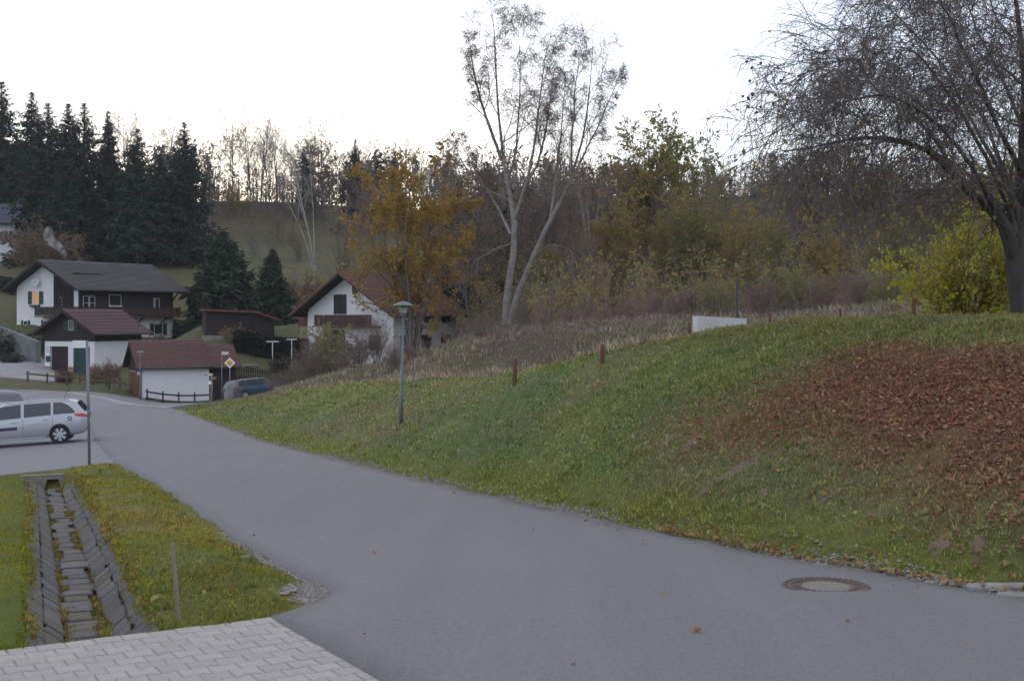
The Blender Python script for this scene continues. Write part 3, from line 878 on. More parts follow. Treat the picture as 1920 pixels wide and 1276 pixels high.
# weeds rooted between the ditch stones
yd = rg.uniform(9.9, 28.5, 2600); sd_ = np.where(rg.random_sample(2600) < .5, -1, 1)*np.where(rg.random_sample(2600) < .65, rg.uniform(.10, .24, 2600), rg.uniform(.42, .52, 2600))
xd = XLD(yd)-DITCH_OFF/.936-.936*sd_; yd = yd-.351*sd_
k = smooth_noise(xd*0+sd_*9, yd, 2.0, 44) > -.1
xd, yd = xd[k], yd[k]
tone = rg.random_sample((len(xd), 1))
cd = np.array([[.24, .25, .06]])*tone+np.array([[.34, .22, .07]])*(1-tone)
p6 = blades(rg, xd, yd, rg.uniform(.015, .05, len(xd)), .012+.0006*yd, 10, .02+0*xd, cd, lean=1.2)
v6 = p6[0]; v6[:, 2] += .05
grass('verge_grass', 'yellow-green mossy grass of the verge and lawn', [p4, p5, p6])

# fallen leaves
def leaves(name, label, x, y, size, cols, rng, lift=.012, up=.35, zf=None):
    n = len(x); z = (Z(x, y)+lift+rng.uniform(0, .03, n)) if zf is None else zf(x, y)
    nrm = np.stack([rng.normal(0, up, n), rng.normal(0, up, n)-.25, np.ones(n)], -1); nrm /= np.linalg.norm(nrm, axis=1)[:, None]
    a = rng.uniform(0, 6.28, n); r_ = np.stack([np.cos(a), np.sin(a), np.zeros(n)], -1)
    e1 = r_-nrm*(r_*nrm).sum(1)[:, None]; e1 /= np.linalg.norm(e1, axis=1)[:, None]; e2 = np.cross(nrm, e1)
    s = size*np.clip(rng.lognormal(-.1, .38, n), .35, 2.0); cpt = np.stack([x, y, z], -1)
    vv = np.empty((n, 6, 3))
    curl = rng.uniform(.0, .35, n)*s
    sh = [(-.5, 0, 0), (-.15, .32, 1), (.25, .26, 1), (.55, 0, 0), (.25, -.26, 1), (-.15, -.32, 1)]
    for i, (p, q_, cu) in enumerate(sh):
        vv[:, i] = cpt+e1*(p*s)[:, None]+e2*(q_*s)[:, None]+nrm*(cu*curl)[:, None]
    b = np.arange(n)*6
    f = np.concatenate([np.stack([b, b+3, b+2, b+1], -1), np.stack([b, b+5, b+4, b+3], -1)])
    ob = mkobj(name, np_mesh(name, [(vv.reshape(-1, 3), f, 0)], cols))
    return tag(ob, label, 'leaves', kind='stuff')
m_lit = leaf_mat('fallen_leaves', [(.28, .10, .072), (.37, .145, .10), (.18, .08, .062), (.40, .20, .13), (.31, .115, .08), (.48, .33, .20), (.22, .09, .066), (.27, .19, .11)], transl=.12)
x, y, dr = bank_pts(120000, rg, 1150, 2000, 10.8, 26, 1.1, 5.5)
f_ = y-.35*np.clip(dr, 0, 8); t_ = dr/WB(f_); n1 = smooth_noise(x, y, .9, 11)
dens = sstep(.05, .45, t_+.10*n1)*(1-sstep(.58, .72, t_))*(1-sstep(15.5, 22, f_+1.2*n1+.5*dr))
dens = np.maximum(dens, .02*(f_ < 24))*(1-.75*(smooth_noise(x, y, 1.9, 61) > .75))
k = rg.random_sample(len(x)) < dens*.9
leaves('fallen_leaves', 'red-brown fallen leaves strewn over the right of the bank', x[k], y[k], .037, m_lit, rg)
m_lit2 = leaf_mat('lawn_leaves', [(.45, .27, .10), (.30, .15, .06), (.20, .09, .04), (.40, .33, .12)], transl=.12)
x, y, dr = bank_pts(1800, rg, 1000, 1960, 11, 30)
k = rg.random_sample(len(x)) < .22
x1_, y1_ = screen_samples(rg, 110, 140, 600, 9.5, 26); dl = (XL(x1_*0+y1_)-x1_)*.936; u, v = drive_uv(x1_, y1_); dd = (XLD(y1_)-x1_)*.936
kk = (dl > .1) & ~((u > 0) & (v > 0)) & (dd < 1.3)
# drift against the road edge
x2 = rg.uniform(11.0, 16, 260); xe = XR(x2)+np.abs(rg.normal(0, .10, 260))-.05
leaves('scattered_leaves', 'pale tan leaves scattered on lawn, verge and road edge', np.concatenate([x[k], x1_[kk], xe]), np.concatenate([y[k], y1_[kk], x2]), .055, m_lit2, rg, lift=.03)

yl = 8.5*(40/8.5)**rg.random_sample(60); tl = rg.random_sample(60); tl = np.where(rg.random_sample(60) < .5, 1-.12*tl, tl); xl2 = XL(yl)+(XR(yl)-XL(yl))*np.clip(tl, .03, .97)
leaves('road_litter', 'stray dry leaves and bits lying on the asphalt', xl2, yl, .04, m_lit2, rg, up=.1, zf=lambda a, b: ZB(a, b)+.016)
# bare soil scars on the bank
m_soil = mat('bare_soil', (.20, .15, .10), (.13, .10, .065), scale=6, rough=.95, bump=.6, bscale=40)
def scar(px, py, L, wd):
    v0 = hit(px, py); n = 9; mb = MB(); top = []
    # runs up the slope
    e = Vector((.936, .35, 0)).normalized(); e = Matrix.Rotation(.35+.5*math.sin(px*.7), 3, 'Z') @ e; s_ = Vector((-e.y, e.x, 0))
    ringp = []
    for j in range(26):
        a = 2*math.pi*j/26; rr_ = 1+.30*math.sin(2*a+px)+.22*math.sin(3*a+px*1.3)+.18*math.sin(7*a+py)+.10*math.sin(11*a+px)
        p = v0 + e*(math.cos(a)*L/2*rr_) + s_*(math.sin(a)*wd/2*rr_)
        ringp.append(Vector((p.x, p.y, zg(p.x, p.y)+.004)))
    ctr = Vector((v0.x, v0.y, zg(v0.x, v0.y)+.035))
    mid = [ctr.lerp(p, .6) for p in ringp]
    for m_ in mid: m_.z = zg(m_.x, m_.y)+.030
    for j in range(26):
        k2 = (j+1) % 26
        mb.poly([ringp[j], ringp[k2], mid[k2], mid[j]], smooth=True); mb.poly([mid[j], mid[k2], ctr], smooth=True)
    return mb
mb_all = MB()
for (px, py, L, wd) in ((1372, 888, .75, .30), (1300, 830, .5, .22), (1255, 826, .4, .2), (1478, 836, .3, .16), (1462, 872, .36, .14), (1765, 1018, .34, .2), (1835, 1028, .25, .16), (1432, 925, .25, .16), (1560, 930, .3, .14)):
    m_ = scar(px, py, L, wd); o_ = len(mb_all.v); mb_all.v += m_.v; mb_all.f += [tuple(i+o_ for i in q_) for q_ in m_.f]; mb_all.m += m_.m; mb_all.sm += m_.sm
tag(mb_all.build('bare_soil', m_soil), 'streaks of bare brown soil on the bank', 'soil', kind='stuff')

# gravel along the road edges
m_grv = leaf_mat('gravel_stones', [(.22, .20, .18), (.32, .30, .27), (.14, .125, .11), (.42, .39, .35)], transl=0)
def gravel(name, label, x, y, s, rng):
    n = len(x); z = np.maximum(Z(x, y), np.where(in_asphalt(x, y), ZB(x, y)+.006, -99))
    base = np.array([(1, 0, 0), (0, 1, 0), (-1, 0, 0), (0, -1, 0), (0, 0, .7), (0, 0, -.5)], float)
    vv = np.empty((n, 6, 3)); a = rng.uniform(0, 6.28, n)
    for i in range(6):
        j = rng.uniform(.6, 1.3, (n, 3))*base[i]
        xr_2 = j[:, 0]*np.cos(a)-j[:, 1]*np.sin(a); yr_2 = j[:, 0]*np.sin(a)+j[:, 1]*np.cos(a)
        vv[:, i] = np.stack([x+xr_2*s, y+yr_2*s, z+j[:, 2]*s+.2*s], -1)
    b = np.arange(n)*6
    fs = [np.stack([b+i, b+(i+1) % 4, b+4], -1) for i in range(4)]+[np.stack([b+(i+1) % 4, b+i, b+5], -1) for i in range(4)]
    ob = mkobj(name, np_mesh(name, [(vv.reshape(-1, 3), np.concatenate(fs), 0)], m_grv))
    return tag(ob, label, 'gravel', kind='stuff')
ye = 11*(60/11)**rg.random_sample(8000); off = rg.normal(.05, .085, 8000)*(1+.4*smooth_noise(ye*0, ye, 1.7, 72))
dens = np.clip(.6+.7*smooth_noise(ye*0, ye, .9, 71), .15, 1)
k = rg.random_sample(8000) < dens
xg, yg = (XR(ye)+.03+off)[k], ye[k]
a = rg.uniform(0, 6.28, 1500); rr = .34*np.sqrt(rg.random_sample(1500))
xg2, yg2 = -1.78+rr*np.cos(a)*.9-rr*np.sin(a)*.35, 11.15+rr*np.sin(a)*1.5
kk = (xg2 < XL(yg2)+.04) & (xg2 > -1.98)
ye3 = 11.3*(16/11.3)**rg.random_sample(500); xg3 = XL(ye3)-np.abs(rg.normal(0, .07, 500))
xa = np.concatenate([xg, xg2[kk], xg3]); ya = np.concatenate([yg, yg2[kk], ye3])
gravel('road_edge_gravel', 'loose grey gravel along the asphalt edges', xa, ya, rg.uniform(.008, .024, len(xa))*(1+ya*.012), rg)
# ------------------------------------------------------------------ village
m_wall = mat('white_plaster', (.86, .86, .87), (.80, .80, .81), scale=1.2, rough=.85, bump=.15, bscale=25)
m_dwood = mat('dark_wood', (.045, .030, .028), (.026, .018, .018), scale=5, rough=.8, bump=.3, stretch=(1, 1, .15))
m_bwood = mat('brown_wood', (.085, .042, .033), (.050, .028, .024), scale=5, rough=.8, bump=.3, stretch=(1, 1, .15))
m_door = mat('red_brown_boards', (.19, .075, .045), (.12, .048, .032), scale=5, rough=.75, bump=.2, stretch=(1, 1, .15))
m_rgrey = mat('grey_brown_tiles', (.135, .125, .128), (.095, .088, .090), scale=5, rough=.8, bump=.2, c3=(.155, .14, .14), s3=.5)
m_rbrown = mat('brown_tiles', (.185, .12, .112), (.125, .08, .075), scale=5, rough=.8, bump=.2, c3=(.16, .10, .098), s3=.6)
m_rred = mat('red_tiles', (.205, .112, .096), (.12, .068, .062), scale=4, rough=.85, bump=.2, c3=(.15, .10, .09), s3=.8)
m_rora = mat('orange_tiles', (.215, .098, .072), (.135, .064, .05), scale=4, rough=.85, bump=.2, c3=(.17, .088, .066), s3=.8)
m_rblue = mat('blue_grey_slate', (.085, .105, .135), (.060, .075, .098), scale=4, rough=.6, bump=.15)
m_green = mat('green_paint', (.025, .075, .068), (.018, .055, .05), scale=4, rough=.6)
m_frame = mat('window_frame_white', (.70, .70, .70), (.62, .62, .62), scale=4, rough=.5)
m_frame_d = mat('window_frame_brown', (.07, .045, .035), (.05, .032, .026), scale=6, rough=.6)
m_glass = glass_mat('window_glass', (.035, .04, .05), .06)
m_curt = mat('curtain', (.45, .45, .46), (.30, .30, .32), scale=3, rough=.9, stretch=(6, 6, .5))
m_metal = mat('galvanised_metal', (.34, .36, .38), (.28, .30, .32), scale=12, rough=.45, metal=.6)
m_gutter = mat('gutter_metal', (.10, .095, .095), (.07, .068, .068), scale=9, rough=.5, metal=.4)
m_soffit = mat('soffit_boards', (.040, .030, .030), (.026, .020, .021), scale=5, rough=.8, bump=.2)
m_plinth = mat('plinth_tan', (.42, .28, .18), (.30, .20, .13), scale=4, rough=.85)
m_lit_win, t_, b_ = new_mat('lit_window')
b_.inputs['Base Color'].default_value = (.25, .13, .06, 1); b_.inputs['Emission Color'].default_value = (1.0, .50, .18, 1); b_.inputs['Emission Strength'].default_value = .2

def roof_slope(parent, name, p00, p10, p01, p11, material, rows, cols, th=.08, lift=.075):
    """tiled slope: p00-p10 eave edge, p01-p11 ridge edge; stepped courses of rounded tiles, one mesh"""
    p00, p10, p01, p11 = [Vector(p) for p in (p00, p10, p01, p11)]
    nrm = (p10-p00).cross(p01-p00).normalized()
    if nrm.z < 0: nrm = -nrm
    sub = 2
    K = cols*sub
    V = []; Fq = []
    for r in range(rows):
        for e in (0, 1):
            t = (r+e)/rows + (0 if e else -.15/rows)
            h = lift*(1-e)
            for k in range(K+1):
                s = k/K
                a = p00.lerp(p10, s); b = p01.lerp(p11, s)
                wv = .022*abs(math.sin(math.pi*k/sub)) if sub > 1 else 0
                V.append(a.lerp(b, max(t, 0))+nrm*(th+h+wv))
        o = r*2*(K+1)
        for k in range(K):
            Fq.append((o+k, o+k+1, o+K+1+k+1, o+K+1+k))
        if r:
            q0 = (r-1)*2*(K+1)+K+1
            for k in range(K): Fq.append((q0+k, q0+k+1, o+k+1, o+k))
    # slab under the tiles
    n0 = len(V)
    base = [p00, p10, p11, p01]
    V += [p+nrm*th for p in base]+[p.copy() for p in base]
    for i in range(4):
        j = (i+1) % 4; Fq.append((n0+i, n0+j, n0+4+j, n0+4+i))
    Fq.append((n0+4, n0+5, n0+6, n0+7))
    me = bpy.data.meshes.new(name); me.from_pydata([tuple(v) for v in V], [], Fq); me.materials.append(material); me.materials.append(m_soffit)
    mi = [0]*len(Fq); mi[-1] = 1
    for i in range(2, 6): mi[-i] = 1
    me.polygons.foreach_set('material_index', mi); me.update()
    return mkobj(name, me, parent)

def window(parent, face, u, z, w, h, frame=None, shutters=None, glass=None, sill=False, mull=1, cross=False, curtain=False, box=False, sh_w=None):
    """face: function (u, out, z) -> local point; window centred on u with its bottom at z"""
    frame = frame or m_frame; glass = glass or m_glass
    def bx(mb, u0, u1, o0, o1, z0, z1):
        c8 = [face(a, b, c_) for c_ in (z0, z1) for (a, b) in ((u0, o0), (u1, o0), (u1, o1), (u0, o1))]
        n = len(mb.v); mb.v += [tuple(p) for p in c8]
        for q in ((0, 3, 2, 1), (4, 5, 6, 7), (0, 1, 5, 4), (1, 2, 6, 5), (2, 3, 7, 6), (3, 0, 4, 7)):
            mb.f.append(tuple(n+i for i in q)); mb.m.append(0); mb.sm.append(False)
    u0, u1 = u-w/2, u+w/2; t = .07
    mb = MB(); bx(mb, u0+t*.8, u1-t*.8, .0, .022, z+t*.8, z+h-t*.8)
    wo = mb.build('window', glass, parent)
    fr = MB()
    bx(fr, u0, u0+t, 0, .06, z, z+h); bx(fr, u1-t, u1, 0, .06, z, z+h); bx(fr, u0+t, u1-t, 0, .058, z, z+t); bx(fr, u0+t, u1-t, 0, .058, z+h-t, z+h)
    for k in range(1, mull+1):
        if mull: bx(fr, u0+w*k/(mull+1)-t*.4, u0+w*k/(mull+1)+t*.4, 0, .052, z+t, z+h-t)
    if cross: bx(fr, u0+t, u1-t, 0, .048, z+h*.62-.03, z+h*.62+.03)
    fr.build('frame', frame, wo)
    if curtain:
        c_ = MB(); bx(c_, u0+t, u0+w*.40, .023, .028, z+t, z+h-t); c_.build('curtain', m_curt, wo)
    if sill:
        s_ = MB(); bx(s_, u0-.08, u1+.08, 0, .16, z-.09, z-.004); s_.build('sill', frame, wo)
    if box:
        s_ = MB(); bx(s_, u0-.15, u1+.15, .03, .26, z-.32, z-.10); s_.build('flower_box', m_green, wo)
    if shutters:
        sw = sh_w or w*.48
        for a, b in ((u0-sw-.02, u0-.02), (u1+.02, u1+sw+.02)):
            s_ = MB(); bx(s_, a, b, .03, .075, z-.03, z+h+.03)
            for k in range(5):
                zz = z+h*(.08+.18*k); bx(s_, a+.06, b-.06, .076, .09, zz, zz+h*.11)
            s_.build('shutter', shutters, wo)
    return wo

def gable_prism(W, L, zb, ze, zr):
    """walls of a gabled house: long sides y=0 and y=W, gables x=0 and x=L"""
    return [(0, zb), (W, zb), (W, ze), (W/2, zr), (0, ze)]

def chimney(parent, x, y, z0, z1, s=.5, m_=None):
    mb = MB(); mb.bbox(x-s/2, y-s/2, z0, x+s/2, y+s/2, z1, .02); mb.box(x-s/2-.06, y-s/2-.06, z1+.003, x+s/2+.06, y+s/2+.06, z1+.10)
    return mb.build('chimney', m_ or m_gutter, parent)

def roof(parent, W, L, zr, oe, og0, og1, pitch_drop, m_, rows, cols, zoff=0, purlins=True):
    """gable roof with ridge along x; oe eave overhang, og gable overhangs; returns first slope"""
    hw = W/2+oe; ze = zr-pitch_drop
    r0 = roof_slope(parent, 'roof', (-og0, -oe, ze), (L+og1, -oe, ze), (-og0, W/2, zr), (L+og1, W/2, zr), m_, rows, cols)
    r1 = roof_slope(parent, 'roof', (L+og1, W+oe, ze), (-og0, W+oe, ze), (L+og1, W/2, zr), (-og0, W/2, zr), m_, rows, cols)
    mb = MB(); mb.tube([(-og0, W/2, zr+.09), (L+og1, W/2, zr+.09)], .11, 8); mb.build('ridge', m_, r0)
    for x in (-og0-.02, L+og1+.02):
        for ya in (-oe, W+oe):
            MB().beam((x, ya, ze-.03), (x, W/2, zr-.03), .04, .22).build('bargeboard', m_dwood, r0)
    mb = MB(); mb.tube([(-og0, -oe-.07, ze+.03), (L+og1, -oe-.07, ze+.03)], .07, 8); mb.build('gutter', m_gutter, r0)
    if purlins:
        for yy_ in (0.05, W/2, W-.05):
            zz = zr-pitch_drop*abs(yy_-W/2)/hw-.16
            MB().beam((-og0+.1, yy_, zz), (.0, yy_, zz), .14, .2).build('purlin', m_dwood, r0); MB().beam((L, yy_, zz), (L+og1-.1, yy_, zz), .14, .2).build('purlin', m_dwood, r0)
    return r0

# ---- large chalet
ch = thing('chalet_house', 'large chalet with grey roof, dark wooden upper floor and white gable', 'house', P(148, 600, 136), math.radians(59))
W, L = 9.9, 13.5
zb, z1 = -3.2, .45
PD = 3.2; ZRg = 6.35; oe = 1.2
slope = PD/(W/2+oe)
zwall = ZRg-PD+slope*oe-.06
# stone lower floor and wooden upper floor, white gable panel
MB().box(0, 0, zb, L, W, z1).build('lower_wall', m_wall, ch)
mb = MB(); mb.prism([(0, z1+.002), (W, z1+.002), (W, zwall), (W/2, ZRg-.10), (0, zwall)], .012, L-.01, axis='x')
mb.build('upper_wall', m_dwood, ch)
mb = MB(); yc = 3.9
mb.prism([(yc, zb), (W+.01, zb), (W+.01, zwall-.02), (W/2, ZRg-.14), (yc, ZRg-.14-slope*(W/2-yc))], -.10, .0115, axis='x')
mb.build('gable_wall', m_wall, ch)
MB().box(-.06, .06, z1+.55, -.002, .75, zwall+.25).build('corner_wall', m_wall, ch)
r0 = roof(ch, W, L, ZRg, oe, 1.35, 1.5, PD, m_rgrey, 22, 42)
chimney(r0, 5.5, W/2+1.2, ZRg-1.5, ZRg+.55, .6)
# dark vent strip across the roof
mb = MB(); za = lambda y: ZRg-slope*(W/2-y)
mb.beam((1.0, 2.1, za(2.1)+.22), (4.6, 2.1, za(2.1)+.22), .22, .07); mb.build('snow_guard', m_gutter, r0)
gab = lambda u, o, z: (-.10-o, u, z)
gab2 = lambda u, o, z: (.012-o, u, z)
fro = lambda u, o, z: (u, -o, z)
frw = lambda u, o, z: (u, .0-o, z)
wn = window(ch, gab, 6.75, 1.75, 1.15, 1.35, shutters=m_green, glass=m_lit_win, mull=1, sill=True, box=True, sh_w=.62)
for u in (8.4, 5.1): window(ch, gab, u, -.55, .75, .5, shutters=m_green, mull=0, sh_w=.32)
# satellite dish
mb = MB(); mb.lathe([(.001, 0), (.18, .02), (.34, .07), (.45, .14)], 20); dish = mb.build('satellite_dish', m_frame, ch); dish.location = (-.48, 6.3, 4.05); dish.rotation_euler = (0, math.radians(-70), .5)
mb = MB(); mb.tube([(0, 0, 0), (.0, 0, .42)], .02, 6); mb.tube([(0, 0, -.02), (.1, 0, -.38)], .03, 6); mb.build('bracket', m_metal, dish)
# lattice of the loggia
mb = MB()
for k in range(9): mb.beam((-.06, .75+.4*k*.97, z1+.2), (-.06, .75+.4*k*.97, min(zwall+slope*(.75+.39*k)-.2, ZRg-.8)), .06, .05)
for zz in (1.9, 2.6, 3.2, 3.8):
    lo = max(.75, (zz+.25-zwall)/slope); 
    if lo < 3.8: mb.beam((-.075, lo, zz), (-.075, 3.88, zz), .05, .06)
tag(mb.build('lattice', m_dwood, ch))
window(ch, gab2, 2.9, .55, .5, 1.9, mull=0); 
# balcony wrapping gable end and front: every board a part
bal = MB(); bal.box(-1.25, -1.25, z1-.12, L+.1, -.0, z1); bal.box(-1.25, 0, z1-.12, -.104, 5.6, z1); bal = bal.build('balcony', m_bwood, ch)
bm_ = MB().box(0, 0, 0, .30, .03, .86).mesh('board', m_bwood); bm_2 = MB().box(0, 0, 0, .30, .03, .86).mesh('board', m_dwood)
k = 0; x = -1.25
while x < L-.1:
    o = mkobj('board', bm_ if k % 3 else bm_2, bal); o.location = (x, -1.22-.006*(k % 2), z1+.04); x += .335; k += 1
y = -1.1
while y < 5.4:
    o = mkobj('board', bm_ if k % 3 else bm_2, bal); o.location = (-1.22-.006*(k % 2), y+.3, z1+.04); o.rotation_euler = (0, 0, -math.pi/2); y += .335; k += 1
mb = MB(); mb.beam((-1.27, -1.23, z1+.95), (L+.1, -1.23, z1+.95), .12, .07); mb.beam((-1.23, -1.16, z1+.95), (-1.23, 5.6, z1+.95), .12, .07); mb.build('handrail', m_dwood, bal)
for x in (1.0, 4.5, 8.0, 11.5): MB().beam((x, -.02, z1-.9), (x, -1.1, z1-.14), .12, .12).build('bracket', m_dwood, ch)
MB().beam((L-.1, 0, 2.2), (L+1.1, 0, zwall-.2), .1, .1).build('bracket', m_dwood, ch); MB().beam((L-.1, -.05, 2.3), (L-.1, -1.1, zwall-.35), .1, .1).build('bracket', m_dwood, ch)
window(ch, frw, 4.9, 1.55, 1.7, 1.25, mull=0, sill=True)
window(ch, frw, 10.9, .60, .9, 1.9, mull=0, curtain=True); window(ch, frw, 10.05, .60, .75, 1.9, mull=0, frame=m_frame_d)
for u in (.9, 1.75): window(ch, frw, u, .60, .75, 2.0, mull=0, cross=True)
window(ch, fro, 11.2, -1.65, 1.3, 1.25, shutters=m_green, mull=0, sh_w=.6, sill=True)
window(ch, fro, 7.4, -1.65, 1.2, 1.2, shutters=m_green, mull=0, sh_w=.5)

# ---- garage with wooden gable
ga = thing('garage_house', 'brown-roofed garage with dark wooden gable over white walls', 'garage', P(177, 600, 118), math.radians(65.7))
W, L = 6.0, 6.4; zb = -5.6; zm = -1.97; ZRg = .85; PD = 2.2; oe = .8; slope = PD/(W/2+oe)
ox0, ox1 = 1.05, 2.75        # door (green) and opening spans on the gable face, measured from the near corner
wallm = MB()
zf = -4.75
wallm.box(.25, 0, zb, L, W, zm)                     # core set back behind the gable face
for (a, b) in ((.0, .55), (2.55, 3.15), (5.35, W)): wallm.box(0, a, zb, .2495, b, zm)
wallm.box(.001, .5505, -2.45, .249, 2.5495, zm-.001); wallm.box(.001, 3.1505, -2.45, .249, 5.3495, zm-.001)
wallm.build('wall', m_wall, ga)
mb = MB(); mb.prism([(-.02, zm+.002), (W+.02, zm+.002), (W+.02, ZRg-PD+slope*oe-.06), (W/2, ZRg-.08), (-.02, ZRg-PD+slope*oe-.06)], -.03, L+.02, axis='x'); mb.build('wooden_gable', m_dwood, ga)
for k in range(24):
    mb = MB(); 
r0 = roof(ga, W, L, ZRg, oe, .9, .8, PD, m_rbrown, 16, 26)
gf = lambda u, o, z: (-.03-o, u, z)
window(ga, gf, 2.75, -.95, .6, .95, shutters=m_green, mull=1, sh_w=.55, box=False)
mb = MB(); mb.box(.10, .56, zf-.2, .16, 2.54, -2.452)
gd = mb.build('garage_door', m_green, ga)
for k in range(6):
    o = MB().box(.085, .60+.325*k, zf-.15, .0995, .60+.325*k+.30, -2.50).build('board', m_green, gd)
mb = MB(); mb.box(.2502-.02, 3.16, zf-.2, .2502-.002, 5.34, -2.46); mb.build('doorway', m_dwood, ga)
mb = MB(); mb.box(-.03, -.03, zf-.3, .0, .58, zf+.45); mb.box(-.03, 2.5, zf-.3, .0, 3.18, zf+.42); mb.box(-.03, 5.3, zf-.3, .0, W+.02, zf+.45); mb.box(.003, -.03, zf-.3, .8, -.001, zf+.45); mb.build('plinth', m_plinth, ga)
mb = MB(); mb.tube([(L+.5, -.75, ZRg-PD+.0), (L+.45, -.6, ZRg-PD-.3), (L+.05, -.06, ZRg-PD-.75), (L+.03, -.05, zf)], .05, 7); mb.build('downpipe', m_gutter, ga)
for z_ in (-3.0, -3.9): MB().box(-.05, W-.7, z_, -.005, W-.15, z_+.55).build('notice_board', m_green if z_ < -3.5 else m_frame, ga)

# ---- tiled garage with white wall
tg = thing('tiled_garage', 'low white garage with red-brown tiled roof and brown doors', 'garage', P(264, 600, 101.5), math.radians(28))
W, L = 4.5, 5.45; zb = -7.0; ZRg = -1.80; PD = 2.08; oe = .42; slope = PD/(W/2+oe); zwl = ZRg-PD+slope*oe-.05
mb = MB(); mb.prism([(0, zb), (W, zb), (W, zwl), (W/2, ZRg-.1), (0, zwl)], 0, L, axis='x'); mb.build('wall', m_wall, tg)
mb = MB(); mb.prism([(.05, -4.1), (W-.05, -4.1), (W-.05, zwl-.02), (W/2, ZRg-.12), (.05, zwl-.02)], -.05, -.002, axis='x'); mb.build('gable_boards', m_dwood, tg)
r0 = roof(tg, W, L, ZRg, oe, .45, .08, PD, m_rred, 13, 24)
MB().box(0.0, -.05, zwl-.22, L, -.002, zwl).build('fascia', m_dwood, tg)
for k in range(2):
    d = MB().box(-.06, .25+2.05*k, -6.35, -.004, .25+2.05*k+1.95, -4.15).build('garage_door', m_door, tg)
    for j in range(6): MB().box(-.085, .30+2.05*k+.312*j, -6.3, -.0605, .30+2.05*k+.312*j+.285, -4.2).build('board', m_door, d)
mb = MB(); mb.tube([(.0, -.10, zwl), (.0, -.10, -6.6)], .05, 8); mb.build('downpipe', m_gutter, tg)
mb = MB(); mb.lathe([(.001, -.12), (.12, -.08), (.14, .0), (.1, .1), (.001, .12)], 12, c=(-.15, .02, -4.25)); mb.build('wall_lamp', m_frame, tg)
# lean-to woodshed extension
ex = thing('wood_shed_annex', 'small dark wooden annex with lower tiled roof, right of the white garage', 'shed', tg.matrix_basis @ Vector((0, 0, 0)), 0)
ex.location = Vector(P(264, 600, 101.5)) + Matrix.Rotation(math.radians(28), 3, 'Z') @ Vector((L+.12, .25, 0)); ex.rotation_euler = (0, 0, math.radians(28))
W2_, L2 = 3.7, 2.15; ZR2 = -2.2; PD2 = 1.68; s2 = PD2/(W2_/2+.35); zw2 = ZR2-PD2+s2*.35-.05
mb = MB(); mb.prism([(0, zb), (W2_, zb), (W2_, zw2), (W2_/2, ZR2-.1), (0, zw2)], 0, L2, axis='x'); mb.build('wall', m_dwood, ex)
roof(ex, W2_, L2, ZR2, .35, .02, .3, PD2, m_rred, 10, 10, purlins=False)
bm3 = MB().box(0, 0, 0, .16, .02, 2.15).mesh('board', m_dwood)
for k in range(12): o = mkobj('board', bm3, ex); o.location = (.02+.178*k, -.022-.004*(k % 2), -6.25)

# ---- white house with orange roof behind the trees
wh = thing('white_house', 'white two-storey house with orange-red tiled roof behind bare shrubs', 'house', P(738, 600, 110), math.radians(48))
W, L = 11.6, 7.7; zb = -5.2; ZRg = 4.1; PD = 3.8; oe = 1.25; slope = PD/(W/2+oe); zwl = ZRg-PD+slope*oe-.06
mb = MB(); mb.prism([(0, zb), (W, zb), (W, zwl), (W/2, ZRg-.1), (0, zwl)], 0, L, axis='x'); mb.build('wall', m_wall, wh)
r0 = roof(wh, W, L, ZRg, oe, 1.2, .8, PD, m_rora, 20, 30)
for ya in (-oe, W+oe): MB().beam((-1.27, ya, ZRg-PD+.06), (-1.27, W/2, ZRg+.06), .05, .16).build('verge_tiles', m_rora, r0)
gw_ = lambda u, o, z: (-o, u, z)
window(wh, gw_, 7.0, .55, 1.7, 1.75, frame=m_frame_d, mull=1)
window(wh, gw_, 7.8, -2.6, 1.9, 1.7, frame=m_frame_d, mull=1, shutters=m_frame_d, sh_w=.5)
window(wh, gw_, 2.4, -2.6, 1.3, 1.3, frame=m_frame_d, mull=1)
window(wh, gw_, 5.0, 2.3, .7, .9, frame=m_frame_d, mull=0)
mb = MB(); mb.box(-1.1, 1.6, -.62, -.002, 9.4, -.5); b2 = mb.build('balcony', m_bwood, wh)
bm4 = MB().box(0, 0, 0, .03, .30, .95).mesh('board', m_bwood)
for k in range(23): o = mkobj('board', bm4, b2); o.location = (-1.1-.006*(k % 2), 1.65+.335*k, -.48)
fw = lambda u, o, z: (u, -o, z)
for u in (1.4, 3.9, 6.3):
    window(wh, fw, u, -2.7, 1.2, 1.4, frame=m_frame_d, mull=1); window(wh, fw, u, -.2, 1.1, 1.0, frame=m_frame_d, mull=1)
mb = MB(); mb.box(.5, W+.0, -2.4, 4.0, W+2.2, -2.3); mb.box(.5, W+.01, -5.2, 4.0, W+2.15, -2.41); mb.build('porch_wall', m_dwood, wh)
mb = MB(); mb.box(.6, W+.02, -2.29, 3.9, W+2.1, .35); mb.build('porch', m_door, wh)
window(wh, gw_, W+1.1, -2.0, 1.5, 1.5, frame=m_door, glass=mat('porch_blind', (.40, .33, .22), (.30, .25, .17), scale=4, rough=.8), mull=0).location = (.48, 0, 0)
chimney(r0, 5.0, W/2+.6, ZRg-.8, ZRg+.7, .55, m_rora)

